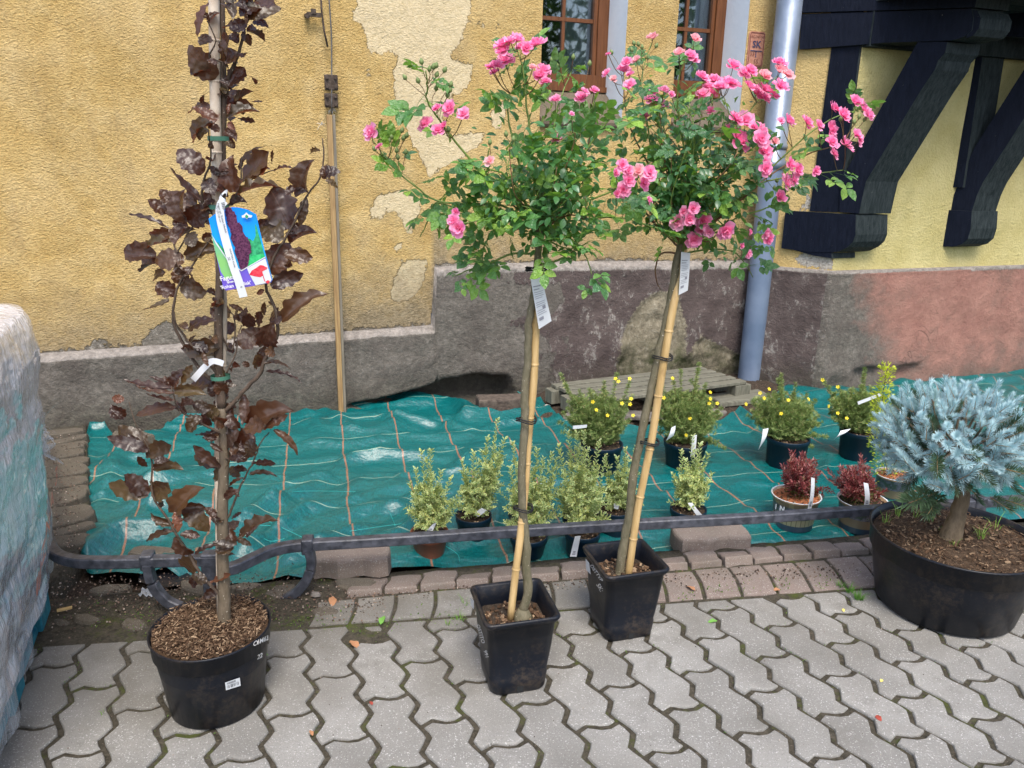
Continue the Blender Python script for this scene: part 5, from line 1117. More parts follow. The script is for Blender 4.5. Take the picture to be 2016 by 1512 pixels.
def beech_label():
    Y = BC.y - .075; z5 = lambda l, k=5.4, ox=380, oy=360: [PY(ox + x / k, oy + y / k, Y) for x, y in l]
    t = thing('plant_picture_label', 'glossy blue picture label with printed tree hanging on the copper beech', 'plant label', tuple(PY(475, 480, Y)))
    mB = MT('printed_sky'); v = mB.co(); s = mB.n('SeparateXYZ', {0: v}).outputs; mB_ = mB.bsdf(mB.ramp(mB.ma('ADD', mB.ma('MULTIPLY', s[2], 6.0), .5), [(0, (.05, .45, .80)), (.5, (.01, .35, .85)), (1, (.0, .20, .80))]), .18, None, .6, coat=.4)
    mG = simple('printed_green', (.02, .22, .10), (.05, .42, .18), 120, .2); mLw = simple('printed_lawn', (.02, .40, .12), (.06, .55, .2), 90, .2); mT = simple('printed_dark_tree', (.045, .012, .04), (.14, .045, .10), 260, .2, 0, 0, .5); mV = simple('printed_violet', (.12, .10, .50), (.20, .12, .60), 20, .2); mC = simple('printed_green_fade', (.10, .38, .36), (.22, .50, .16), 9, .2); mW = M_WHITE; mR = simple('printed_red', (.55, .02, .05), (.75, .08, .10), 150, .2)
    O_ = [(165, 380), (250, 320), (330, 275), (420, 258), (500, 265), (580, 285), (670, 335), (760, 720), (845, 1030), (830, 1060), (660, 1092), (355, 1142), (325, 1115), (250, 760)]
    b = B(); b.prism(z5(O_), (0, .0014, 0)); b.mk('card', mB_, t)
    lay = [0]
    def sh(nm, P, m, top=None):
        lay[0] += 1; mk(nm, [p + Vector((0, -.0005 * lay[0], 0)) for p in z5(P)], [tuple(range(len(P)))], m, t)
    sh('printed_trees', [(660, 430), (675, 460), (765, 780), (600, 870), (540, 760), (560, 600), (600, 590), (640, 620), (665, 560)], mG)
    sh('printed_trees', [(260, 620), (290, 660), (330, 700), (350, 760), (400, 850), (300, 800), (270, 700)], mG)
    sh('printed_lawn', [(560, 830), (640, 770), (740, 755), (770, 785), (540, 915), (520, 890)], mLw)
    P = [(345, 265), (380, 255), (420, 290), (450, 330), (470, 400), (520, 450), (540, 530), (590, 600), (620, 700), (600, 800), (585, 880), (560, 925), (500, 900), (470, 800), (430, 650), (400, 520), (370, 420), (350, 330)]
    rr = random.Random(3); J = []
    for i in range(len(P)):
        a, b_ = Vector(P[i]), Vector(P[(i + 1) % len(P)])
        for k in range(4): q = a.lerp(b_, k / 4); J.append((q.x + rr.uniform(-14, 14) * (k > 0), q.y + rr.uniform(-14, 14) * (k > 0)))
    sh('printed_tree', J, mT)
    sh('printed_band', [(195, 530), (250, 640), (400, 860), (520, 935), (775, 790), (845, 1030), (830, 1060), (660, 1092), (355, 1142), (325, 1115), (250, 760)], mV)
    sh('printed_fade', [(195, 530), (250, 640), (390, 850), (450, 1000), (350, 1020), (300, 940), (250, 760)], mC)
    sh('printed_line', [(200, 540), (250, 622), (400, 850), (520, 926), (775, 780), (778, 788), (520, 938), (396, 858), (245, 640)], mW)
    sh('printed_inset', [(580, 905), (775, 800), (840, 1025), (825, 1055), (670, 1085), (600, 960)], mW)
    sh('printed_leaf', [(605, 975), (630, 930), (680, 900), (720, 870), (750, 875), (800, 900), (790, 915), (740, 940), (755, 980), (720, 1000), (660, 990)], mR); sh('printed_leaf', [(775, 1050), (800, 1030), (825, 1040), (805, 1070)], mR)
    sh('printed_stem', [(735, 940), (742, 938), (775, 1040), (768, 1045)], mR)
    sh('printed_emblem', [(525, 350), (555, 335), (575, 312), (600, 335), (640, 345), (630, 365), (595, 368), (583, 385), (565, 365), (535, 370)], M_WHITE); sh('printed_emblem', [(560, 352), (578, 335), (600, 352), (583, 380)], mG)
    u = (z5([(650, 1040)])[0] - z5([(330, 1095)])[0]).normalized(); up = Vector((-.20, 0, .98))
    wt = lambda txt, x, y, s: put_text('lettering', txt, s, z5([(x, y)])[0] + Vector((0, -.009, 0)), u, up, M_CHALK, t, .0002)
    wt('Fagus', 375, 1005, .015); wt('sylvatica', 420, 1045, .006); wt("'Rohan Obelisk'", 468, 1082, .0115)
    # hook loop + white price strip, hanging over the label
    t2 = thing('price_strip', 'narrow white price strip looped round the beech cane over the blue picture label', 'price strip', tuple(PY(450, 470, Y - .015)))
    Yb = Y - .016; C1 = [(330, 185), (300, 230), (285, 290), (300, 420), (350, 620), (420, 860), (490, 1060), (537, 1215)]; V = []; Cp = smoothpath([PY(380 + x / 5.4, 360 + y / 5.4, Yb) for x, y in C1], 4)
    def strip(par, Cp, wd, side=None, nm='strip'):
        V = []
        for i, p in enumerate(Cp):
            d = (Cp[min(i + 1, len(Cp) - 1)] - Cp[max(i - 1, 0)]).normalized(); s = (d.cross(Vector((0, -1, 0)))).normalized() if side is None else side; V += [p - s * wd / 2, p + s * wd / 2]
        return mk(nm, V, [(2 * i, 2 * i + 1, 2 * i + 3, 2 * i + 2) for i in range(len(Cp) - 1)], M_WHITE, par, True)
    strip(t2, Cp, m2(17, Cp[0])); lp = smoothpath([PY(380 + x / 5.4, 360 + y / 5.4, Yb + dz) for x, y, dz in [(330, 190, 0), (350, 150, .01), (360, 100, .03), (340, 95, .05), (300, 130, .05), (285, 150, .02), (340, 200, 0)]], 4); strip(t2, lp, .009, Vector((.3, .3, .9)).normalized(), 'loop')
    d = (Cp[-1] - Cp[8]).normalized(); nx = Vector((0, -1, 0)).cross(d)
    for txt, i, o, s in (("Fagus syl. 'Rohan Obelisk'", 11, .004, .0065), ('C7,5 125-150 cm', 9, -.004, .006), ('KWATERA: KL666', 19, .004, .0055), ('22', 19, -.004, .008), ('4', 25, .002, .008)):
        put_text('lettering', txt, s, Cp[min(i, len(Cp) - 2)] + nx * o + Vector((0, -.0012, 0)), d, nx, M_INK, t2)
    b = B(); 
    for k in range(14):
        if k % 3: a1 = Cp[2] + d * (.0012 * k) - nx * .004 + Vector((0, -.001, 0)); b.add([a1, a1 + d * .0007, a1 + d * .0007 + nx * .008, a1 + nx * .008], [(0, 1, 2, 3)])
    b.mk('barcode', M_INK, t2, kind='stuff')
    t3 = thing('price_strip', 'short white strip knotted low on the beech trunk behind the leaves', 'price strip', tuple(PY(405, 725, BC.y)))
    strip(t3, smoothpath([PY(x, y, BC.y - .03) for x, y in [(440, 716), (428, 712), (415, 712), (398, 728), (380, 748)]], 3), m2(12, PY(405, 725, BC.y)))
beech_label()
# ================================================================ the two standard roses
def square_pot(t, quad_rim, zr, basec, name='pot'):
    cr = sum(quad_rim, Vector()) / 4; ux = ((quad_rim[1] - quad_rim[0]) + (quad_rim[2] - quad_rim[3])).normalized(); uy = Vector((-ux.y, ux.x, 0)); half = .5 * .222; hb = .5 * .168
    A = Matrix((ux, uy, UP)).transposed(); n = 8; b = B(); V = []; cb = Vector((basec.x, basec.y, 0))
    def ring(h, r, c, z):
        P = []
        for k, (sx, sy) in enumerate(((1, 1), (-1, 1), (-1, -1), (1, -1))):
            for j in range(6):
                a = radians(90 * k + 90 * j / 5); P.append(c + A @ Vector((sx * (h - r) + r * cos(a), sy * (h - r) + r * sin(a), 0)) + UP * z)
        return P
    def at(z, d=0, r=None): f = z / zr; c = cb.lerp(Vector((cr.x, cr.y, 0)), f); h = hb + (half - .008 - hb) * f + d; return ring(h, r or (.034 - .012 * f), c, z)
    R_ = [ring(hb - .01, .03, cb, .003), ring(hb - .004, .034, cb, .0), at(.008, 0), at(.055, .0), at(.058, -.002), at(zr * .5), at(zr - .020, 0), at(zr - .018, .006), at(zr - .006, .010), at(zr, .008), at(zr + .001, .002), at(zr - .004, -.004), at(zr - .05, -.006), at(zr - .11, -.006)]
    for r_ in R_: V += r_
    n = 24; F = [(i * n + k, i * n + (k + 1) % n, (i + 1) * n + (k + 1) % n, (i + 1) * n + k) for i in range(len(R_) - 1) for k in range(n)]; F.append(tuple(range(n)))
    mk(name, V, F, M_POT, t, True)
    for sx in (0,): 
        p = cb - uy * (hb + .0005) + UP * .018; B().box(p, (.020, .006, .018), A).mk('drain_slot', M_DARKROOM, t)
    return A, cr, cb, hb, half
def rose(idx, label, rim_px, zr, base_px, stem, cane, ties, shoots, ell, nfill, flowers, buds, nleaf, lab_quad):
    q = [G(x, y, zr) for x, y in rim_px]; bp = [G(x, y) for x, y in base_px]; ux = (q[1] - q[0]).normalized()
    c0 = sum(q, Vector()) / 4; cb = Vector((c0.x, c0.y + .004, 0)); t = thing('potted_standard_rose', label, 'potted rose', tuple(cb), 'standard roses in square black pots')
    A, cr, cb, hb, half = square_pot(t, [q[0], q[1], q[2], q[3]], zr, cb)
    soil_disc(t, cr, half - .014, zr - .065, square=A, chips=(.012, .007, .005), nch=170, hump=.004)
    Y0 = cb.y; Q = lambda x, y, dy=0: PY(x, y, Y0 + dy)
    st0 = [Q(x, y, .0) for x, y in stem]; P = smoothpath(st0, 4)
    for i in range(len(P)): P[i] = P[i] + Vector((R.uniform(-.0016, .0016), 0, 0))
    B().tube(P, [r_ * (1 + .10 * (R.random() < .25)) for r_ in lerpl([m2(9.5, P[0]), m2(8, P[len(P) // 2]), m2(7, P[-1])], len(P))], 10).mk('stem', M_RBARK, t, True)
    B().tube([P[0] - UP * .01, P[0] + UP * .012, P[0] + UP * .03], [m2(24, P[0]), m2(16, P[0]), m2(9, P[0])], 10).mk('root_collar', M_RBARK, t, True)
    CP = smoothpath([Q(x, y, -.016 if i < len(cane) - 2 else .012) if False else Q(x, y, dz) for i, (x, y, dz) in enumerate(cane)], 3); rc = m2(7.4, CP[0]); B().tube(CP, rc, 10).mk('bamboo_cane', M_CANE, t, True)
    for k in range(3, len(CP) - 1, 4):
        p = CP[k]; d = (CP[k + 1] - p).normalized(); B().tube([p - d * .004, p, p + d * .004], [rc * .98, rc * 1.2, rc * .98], 10, False).mk('cane_joint', M_CANE, t, True)
    for x, y in ties:
        p = Q(x, y, -.004); 
        for dz in (-.003, .003): 
            V = [p + Vector((cos(a) * rc * 2.5, sin(a) * rc * 2.0, dz + .004 * sin(a * 2))) for a in [2 * pi * k / 12 for k in range(13)]]; B().tube(V, .0022, 5).mk('tie', M_TWINE, t, True)
    cen = Q(ell[0], ell[1]); rx = m2(ell[2], cen); rz = m2(ell[3], cen); top = P[-1]; nodes = []; tw = B(); sh = []
    for S in shoots:
        e = R.uniform(-.16, .16); P_ = smoothpath([Q(x, y, e * i / (len(S) - 1)) for i, (x, y) in enumerate(S)], 4); sh.append(P_)
        B().tube([p + rv(.0015) for p in P_], lerpl([.0036, .0024, .0012], len(P_)), 6).mk('shoot', M_GTWIG if R.random() < .7 else M_RTWIG, t, True); nodes += [(p, (P_[min(i + 1, len(P_) - 1)] - P_[max(i - 1, 0)]).normalized(), i / len(P_)) for i, p in enumerate(P_)]
    fill = []
    for k in range(nfill):
        a = R.uniform(0, 2 * pi); ph = R.uniform(-.75, 1.1); r_ = R.uniform(.5, 1.0)
        e = cen + Vector((cos(a) * rx * r_ * cos(ph * .9), sin(a) * rx * .75 * r_ * cos(ph * .9), rz * r_ * sin(ph))); m = top.lerp(e, .5) + Vector((0, 0, R.uniform(-.05, .08))) + rv(.07)
        P_ = smoothpath([top + rv(.008), top.lerp(m, .5) + rv(.02), m, e], 4); B().tube(P_, lerpl([.0028, .0018, .0009], len(P_)), 5).mk('shoot', M_GTWIG if R.random() < .6 else M_RTWIG, t, True)
        fill += [(p, (P_[min(i + 1, len(P_) - 1)] - P_[max(i - 1, 0)]).normalized(), i / len(P_)) for i, p in enumerate(P_) if i > 2]
    def low(p):
        x, y = proj(p); return y > ell[1] + 150 and abs(x - stem[-2][0]) < 75
    def leaf(p, d0, sc=1.0):
        if low(p): return
        d = (d0 * R.uniform(-.1, .6) + Vector((R.uniform(-1, 1), R.uniform(-.9, .6), R.uniform(-.75, .55)))).normalized(); L = R.uniform(.072, .115) * sc; nn = Vector((R.uniform(-.7, .7), R.uniform(-.9, .1), R.uniform(.3, 1)))
        link('leaf', R.choice(RL[idx]), t, p - base(t), frame(d, nn), L)
    cnt = 0
    for p, d, f in nodes:
        if f < .12 or f > .93: continue
        for _ in range(2 if R.random() < .35 else 1):
            if R.random() < .62: leaf(p, d, 1.0 if f < .8 else .75); cnt += 1
    while cnt < nleaf: p, d, f = R.choice(fill); leaf(p + rv(.02), d); cnt += 1
    LF = leaf_grid(4, lambda y: .34 * max(0, sin(pi * min(y * .97 + .02, 1)) ** .75) * (1.05 - .25 * y), .28, .22, cols=1); cl = Cloud(*LF)
    for k in range(nleaf * (4 if idx == 1 else 5)):
        p, d, f = R.choice(fill); o = rv(1).normalized(); q = p + o * R.uniform(.01, .075) * (.5 + f)
        if low(q): continue
        cl.put(q, (o + Vector((0, 0, -.2)) + rv(.5)), Vector((R.uniform(-.6, .6), -.6, 1)), R.uniform(.016, .028))
    cl.mk('inner_leaflets', M_RL1 if idx == 1 else M_RL2, t, True)
    for x, y, r_, pale in flowers:
        n0 = min(nodes + fill, key=lambda n: (proj(n[0])[0] - x) ** 2 + (proj(n[0])[1] - y - 30) ** 2 * .8)[0]
        dy = min(n0.y - Y0, .05) - R.uniform(.04, .12) - (.06 if y > 300 else 0); p = Q(x, y, dy); up = (Vector((p.x - cen.x, (p.y - cen.y) - .06, p.z - cen.z + .10)).normalized() + Vector((R.uniform(-.5, .5), R.uniform(-.9, -.1), R.uniform(-.1, .6)))).normalized()
        s = m2(r_, p) * 1.12; q_ = up.to_track_quat('Z', 'Y').to_matrix() @ Matrix.Rotation(R.uniform(0, 6), 3, 'Z')
        link('flower', R.choice(FP if pale else FL), t, p - up * s * .35 - base(t), q_, s * 1.08)
        tw.tube(smoothpath([n0, n0.lerp(p, .5) + Vector((0, 0, -.01)), p - up * s * .3], 3), [.0011] * 7, 4)
    for x, y in buds:
        n0 = min(nodes + fill, key=lambda n: (proj(n[0])[0] - x) ** 2 + (proj(n[0])[1] - y - 30) ** 2)[0]; p = Q(x, y, (n0.y - Y0) - .01); d = ((p - n0).normalized() + Vector((0, 0, .8))).normalized()
        link('bud', BUD, t, p - base(t), d.to_track_quat('Z', 'Y').to_matrix(), .0135); tw.tube(smoothpath([n0, n0.lerp(p, .55) + rv(.006), p], 3), [.0009] * 7, 4)
    tw.mk('flower_stalk', M_RTWIG, t, True, kind='stuff')
    return t, A, cr, cb, hb, half, Y0
def pp(l, pale=()): return [(x, y, r_, (i in pale)) for i, (x, y, r_) in enumerate(l)]
F1 = [(728, 260, 16), (745, 287, 7), (988, 84, 16), (1004, 78, 13), (1017, 76, 16), (988, 98, 13), (1025, 90, 12), (1037, 93, 12), (1055, 82, 19), (994, 116, 17), (978, 126, 13), (964, 130, 8), (972, 140, 9), (1071, 134, 14), (1063, 148, 14), (1074, 158, 10), (1049, 132, 9), (884, 212, 14), (911, 224, 13), (860, 212, 10), (836, 242, 14), (861, 254, 11), (872, 246, 10), (963, 316, 10), (902, 450, 16), (892, 434, 12), (896, 417, 8), (1094, 195, 11), (1145, 191, 13), (1171, 177, 9), (1153, 178, 9), (1126, 223, 5), (1097, 272, 9), (1226, 324, 11), (1237, 336, 11), (1213, 339, 8), (1257, 336, 13), (1280, 339, 14), (1239, 356, 12), (1228, 374, 13), (1215, 382, 8), (1270, 361, 12), (1280, 395, 9)]
F2 = [(1285, 72, 12), (1197, 105, 5), (1193, 143, 9), (1234, 120, 10), (1228, 136, 14), (1240, 145, 8), (1252, 117, 9), (1240, 165, 12), (1208, 155, 8), (1369, 76, 12), (1337, 103, 12), (1359, 108, 13), (1367, 117, 9), (1288, 177, 12), (1308, 175, 9), (1282, 193, 12), (1298, 205, 15), (1322, 185, 7), (1383, 149, 14), (1407, 155, 14), (1395, 171, 11), (1383, 185, 13), (1419, 169, 14), (1405, 181, 10), (1397, 217, 10), (1270, 228, 10),
      (1445, 129, 15), (1439, 160, 17), (1417, 171, 14), (1467, 141, 14), (1479, 139, 13), (1507, 149, 14), (1509, 173, 17), (1489, 179, 14), (1505, 189, 14), (1527, 187, 9), (1535, 121, 13), (1538, 137, 16), (1552, 145, 12), (1540, 167, 16), (1477, 167, 12), (1451, 231, 14), (1469, 235, 17), (1439, 252, 12), (1459, 274, 20), (1489, 250, 14), (1505, 258, 14), (1499, 274, 16), (1507, 298, 15), (1511, 318, 12), (1509, 332, 12), (1554, 237, 14), (1538, 237, 7), (1592, 239, 14), (1614, 245, 11), (1642, 211, 13), (1663, 225, 14), (1685, 199, 14), (1703, 213, 13), (1713, 225, 13), (1640, 254, 16), (1640, 278, 13), (1669, 282, 16), (1687, 264, 12), (1695, 276, 10), (1644, 300, 11), (1526, 278, 9), (1558, 322, 12), (1574, 334, 12), (1550, 354, 13), (1566, 352, 12), (1608, 336, 9), (1365, 410, 11), (1346, 417, 9), (1333, 437, 14), (1357, 432, 12), (1385, 436, 16), (1367, 473, 14), (1396, 458, 10), (1378, 454, 9), (1430, 456, 16), (1537, 387, 13), (1551, 359, 13), (1510, 461, 10), (1515, 470, 11), (1475, 501, 8), (1461, 484, 6), (1478, 457, 5)]
BU1 = [(831, 128), (800, 158), (825, 165), (852, 137), (857, 135), (845, 142), (873, 143), (858, 153), (886, 172), (884, 183), (880, 193), (858, 180), (748, 263), (770, 275), (766, 282), (790, 262), (799, 272), (793, 277), (781, 302), (798, 305), (784, 315), (740, 298), (997, 270), (1010, 280), (964, 286), (1088, 124), (1098, 135), (1128, 118), (1145, 138), (1160, 131), (885, 260)]
BU2 = [(1205, 108), (1250, 90), (1258, 92), (1264, 98), (1290, 95), (1275, 118), (1505, 440), (1495, 445), (1530, 360), (1655, 240), (1690, 235), (1700, 240), (1680, 245), (1245, 103), (1525, 375)]
S1 = [[(1062, 450), (990, 405), (930, 402), (862, 396), (815, 365), (770, 325), (745, 290), (728, 268)], [(1062, 445), (960, 345), (900, 285), (865, 235), (841, 200), (841, 165), (838, 140)], [(1064, 440), (1048, 300), (1037, 210), (1028, 130), (1018, 98)], [(1064, 440), (1120, 350), (1180, 260), (1230, 205), (1260, 190)],
      [(1062, 440), (1120, 436), (1180, 428), (1240, 432), (1290, 450), (1325, 470)], [(1060, 450), (985, 430), (920, 420), (860, 398), (845, 430), (826, 468)], [(1062, 500), (1010, 500), (960, 520), (925, 530), (895, 545)], [(1064, 440), (1085, 300), (1098, 210), (1125, 140)], [(1062, 455), (1120, 470), (1150, 500), (1165, 540)], [(1062, 445), (1000, 350), (960, 330), (965, 290)], [(1062, 448), (1010, 420), (960, 430), (905, 440)], [(1062, 448), (1150, 400), (1220, 370), (1260, 345)], [(1060, 520), (1090, 515), (1130, 495), (1160, 475)], [(1063, 445), (1140, 330), (1165, 250), (1150, 200)], [(1063, 445), (1015, 300), (1000, 200), (1030, 160)], [(1062, 448), (980, 450), (955, 480), (950, 520)]]
S2 = [[(1340, 490), (1300, 380), (1275, 250), (1262, 160), (1283, 85)], [(1340, 490), (1352, 350), (1335, 220), (1340, 140), (1367, 90)], [(1342, 490), (1410, 380), (1440, 280), (1490, 200), (1530, 150)], [(1342, 490), (1440, 410), (1530, 335), (1600, 300), (1660, 285)], [(1342, 490), (1460, 390), (1560, 290), (1635, 235), (1695, 215)], [(1342, 495), (1400, 460), (1460, 455), (1508, 470)], [(1342, 490), (1385, 380), (1402, 250), (1402, 180)], [(1340, 490), (1280, 430), (1240, 360), (1225, 335)], [(1342, 500), (1400, 490), (1450, 500), (1482, 545)], [(1342, 490), (1440, 340), (1460, 300), (1465, 255)], [(1340, 490), (1290, 350), (1240, 250), (1225, 150)], [(1342, 500), (1350, 470), (1360, 440)], [(1342, 490), (1450, 430), (1530, 400), (1545, 365)], [(1342, 500), (1300, 500), (1290, 540), (1300, 570)], [(1342, 490), (1480, 370), (1590, 345), (1660, 335)], [(1342, 490), (1320, 300), (1290, 200)], [(1342, 490), (1440, 300), (1425, 190)]]
RS1 = rose(1, 'standard rose with pink flowers in the nearer square black pot, left of the other', [(922, 1153), (1056, 1134), (1110, 1217), (962, 1234)], .26, [], [(1029, 1215), (1032, 1195), (1040, 1165), (1035, 1110), (1037, 1080), (1029, 1000), (1027, 930), (1034, 837), (1033, 778), (1040, 698), (1040, 639), (1048, 599), (1056, 540), (1062, 445)],
          [(1004, 1225, -.01), (1016, 1120, -.01), (1024, 1060, -.008), (1034, 960, .012), (1038, 890, .016), (1044, 822, .012), (1051, 746, .010), (1054, 660, .010), (1058, 600, .012), (1063, 520, .016)], [(1036, 826), (1030, 1000), (1056, 530)], S1, (1068, 345, 175, 130), 26, pp(F1, {16, 23, 36}), BU1, 225, None)
RS2 = rose(2, 'standard rose with many pink flower clusters in the rear square black pot', [(1145, 1071), (1265, 1057), (1322, 1122), (1192, 1141)], .26, [], [(1219, 1140), (1222, 1110), (1230, 1060), (1240, 1015), (1245, 950), (1258, 878), (1270, 819), (1288, 740), (1300, 680), (1318, 600), (1331, 520), (1341, 480)],
          [(1236, 1140, -.01), (1247, 1060, -.01), (1256, 1000, -.012), (1270, 930, -.012), (1284, 859, -.012), (1296, 779, -.012), (1312, 680, -.012), (1326, 600, -.010), (1340, 530, .01), (1345, 490, .01)], [(1278, 870), (1304, 703)], S2, (1362, 305, 150, 140), 34, pp(F2, {0, 6, 8, 9, 10, 31, 37, 38, 66}), BU2, 250, None)
def pot_writing(RS, txts, side):
    t, A, cr, cb, hb, half, Y0 = RS; zr = .26
    # left face of the pot: normal -x of the frame
    for txt, px, py, sz, (ux, uy), (vx, vy) in txts:
        V, F = textmesh(txt, 1.0, .0); nx = A @ Vector((-1, 0, 0)); VV = []
        for v in V:
            x = px + v.x * sz * ux + v.y * sz * vx; y = py + v.x * sz * uy + v.y * sz * vy; r_ = ray(x, y)
            # face plane (tilted): passes through rim and base edge middles
            a = cr + nx * (half - .006); b_ = cb + nx * hb; a = Vector((a.x, a.y, zr)); e1 = (a - b_).normalized(); e2 = A @ Vector((0, 1, 0)); n_ = e1.cross(e2).normalized(); n_ = n_ if n_.dot(nx) > 0 else -n_; P0 = b_ + n_ * .002
            VV.append(EYE + r_ * ((P0 - EYE).dot(n_) / r_.dot(n_)))
        mk('marker_writing', VV, F, M_CHALK, t)
pot_writing(RS1, [('OSTITO', 946, 1248, 11, (.28, .96), (.85, -.1)), ('991', 957, 1288, 11, (.3, .95), (.85, -.1))], 0)
pot_writing(RS2, [('OSTTVP', 1174, 1128, 11, (.55, .82), (.75, -.3)), ('5K:', 1181, 1157, 13, (.5, .85), (.8, -.3))], 0)
def rose_labels():
    Y1 = RS1[6] - .022; Y2 = RS2[6] - .022
    L = [(.1, .75, .18, .20), (.1, .6, .24, .26), (.1, .85, .30, .31), (.1, .8, .34, .35), (.1, .85, .38, .39), (.1, .7, .42, .43), (.1, .85, .5, .51), (.1, .8, .54, .55), (.1, .85, .58, .59), (.1, .8, .66, .67), (.1, .7, .70, .71), (.1, .8, .74, .75), (.15, .5, .80, .86), (.55, .8, .60, .66)]
    card('plant_label', 'long white printed label hanging from the stem of the nearer rose', 'plant label', [PY(x, y, Y1) for x, y in ((1044, 545), (1066, 543), (1086, 632), (1061, 648))], lines=L, curve=.004, thick=.001, group='white plant labels')
    card('plant_label', 'long white printed label hanging from the stem of the rear rose', 'plant label', [PY(x, y, Y2) for x, y in ((1341, 496), (1359, 498), (1354, 572), (1336, 581))], lines=L, curve=.004, group='white plant labels')
    # small stickers on the pots
    for RS, q, lab in ((RS1, ((926, 1176), (933, 1183), (933, 1200), (927, 1192)), 0), (RS2, ((1153, 1100), (1160, 1108), (1163, 1131), (1154, 1122)), 0)):
        t, A, cr, cb, hb, half, Y0 = RS; nx = A @ Vector((-1, 0, 0)); a = cr + nx * (half - .006); a = Vector((a.x, a.y, .26)); b_ = cb + nx * hb; e1 = (a - b_).normalized(); e2 = A @ Vector((0, 1, 0)); n_ = e1.cross(e2).normalized(); n_ = n_ if n_.dot(nx) > 0 else -n_
        mk('sticker', [PL(x, y, b_ + n_ * .002, n_) for x, y in q], [(0, 1, 2, 3)], M_WHITE, t)
rose_labels()
# ================================================================ small potted plants on the cloth
def round_pot(t, c, cx, yr, wr, wb, mat, lip=.02):
    zr = zat(c, yr); rr = m2(wr / 2, Vector((c.x, c.y, zr))); rb = m2(wb / 2, c); h = zr - c.z
    b = B(); b.lathe(c, [(0, .004), (rb * .96, 0), (rb, .004), (rr * .93, h - lip * 1.3), (rr * .98, h - lip * 1.25), (rr, h - .002), (rr * .995, h + .001), (rr * .94, h), (rr * .90, h - .03), (rr * .86, h - .05)], 28); b.mk('pot', mat, t, True)
    return zr, rr, rb
LEAF6 = ([(0, 0, 0), (-.19, .30, .04), (-.20, .65, .05), (0, 1, -.05), (.20, .65, .05), (.19, .30, .04), (0, .5, -.03)], [(6, 0, 5), (6, 5, 4), (6, 4, 3), (6, 3, 2), (6, 2, 1), (6, 1, 0)], [1, 1, 1, 1, 1, 1, 0])
LEAF2 = ([(0, 0, 0), (-.16, .5, .06), (0, 1, 0), (.16, .5, .06)], [(0, 3, 2), (0, 2, 1)], None)
def m_varieg():
    t = MT('cream_edged_leaf'); e = t.attr('edge'); r = t.isl()
    g = t.ramp(r, [(0, (.08, .18, .055)), (.5, (.15, .30, .09)), (1, (.26, .42, .11))]); cr = t.ramp(t.isl(), [(0, (.55, .62, .22)), (.6, (.72, .76, .38)), (1, (.78, .72, .24))])
    return t.bsdf(t.mix(t.step(e, .42, .75), g, cr), .45, None, .4, tl=(.45, .55, .15), tlf=.25)
M_VAR = m_varieg()
M_POTE = leafmat('cinquefoil_leaf', [(0, (.10, .17, .045)), (.5, (.20, .29, .085)), (.85, (.34, .40, .14)), (1, (.42, .36, .16))], .6, (.3, .4, .08))
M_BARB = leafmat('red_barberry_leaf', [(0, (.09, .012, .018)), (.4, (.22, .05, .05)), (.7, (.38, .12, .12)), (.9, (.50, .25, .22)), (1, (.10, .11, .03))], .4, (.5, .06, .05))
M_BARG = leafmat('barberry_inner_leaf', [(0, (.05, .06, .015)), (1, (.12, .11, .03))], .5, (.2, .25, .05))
M_YELL = leafmat('yellow_barberry_leaf', [(0, (.35, .45, .02)), (.6, (.55, .62, .04)), (1, (.68, .66, .10))], .5, (.7, .8, .05), .35)
def shrub(t, c0, tips, tpl, mat, ls, sp, side=5, slen=.3, spread=.035, flop=.5, stem=M_RTWIG, start=.15, density=1.0, lift=.6, r0=.0016, mat2=None, up=.3):
    cl = Cloud(*tpl); c2 = Cloud(*tpl); tw = B()
    def leaves(P, f0=0.0, sc=1.0):
        L = sum((P[i + 1] - P[i]).length for i in range(len(P) - 1)); n = max(2, int(L / sp * density))
        for k in range(n):
            f = f0 + (1 - f0) * (k + R.random() * .5) / n; i = min(int(f * (len(P) - 1)), len(P) - 2); p = P[i].lerp(P[i + 1], f * (len(P) - 1) - i); d = (P[i + 1] - P[i]).normalized(); a = k * 1.57 + R.uniform(-.4, .4); o = d.orthogonal().normalized(); o = Matrix.Rotation(a, 3, d) @ o
            for s in (1, -1):
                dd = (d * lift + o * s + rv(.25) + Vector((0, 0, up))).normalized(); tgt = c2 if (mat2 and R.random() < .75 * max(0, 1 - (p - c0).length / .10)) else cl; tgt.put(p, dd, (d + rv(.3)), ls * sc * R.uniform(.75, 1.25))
    for e in tips:
        m = c0.lerp(e, .5) + Vector((c0.x - e.x, 0, 0)) * -.10 + rv(.006) + Vector((0, 0, .01)); P = smoothpath([c0 + rv(.006), c0.lerp(m, .5), m, e], 4); tw.tube(P, lerpl([r0, r0 * .4], len(P)), 4, False); leaves(P, start)
        for k in range(side):
            f = R.uniform(.18, .85); i = min(int(f * (len(P) - 1)), len(P) - 2); p = P[i]; L = (e - c0).length * slen * R.uniform(.5, 1.1) * (1.15 - f); q = p + (Vector((R.uniform(-1, 1), R.uniform(-1, 1), R.uniform(.0, 1.1))).normalized() * L); P2 = [p, p.lerp(q, .5) + Vector((0, 0, -.004)), q]; tw.tube(P2, [.001, .0006, .0004], 3, False); leaves(P2, .1, .9)
    tw.mk('stem', stem, t, kind='stuff'); cl.mk('foliage', mat, t); c2.mk('inner_foliage', mat2 or mat, t)
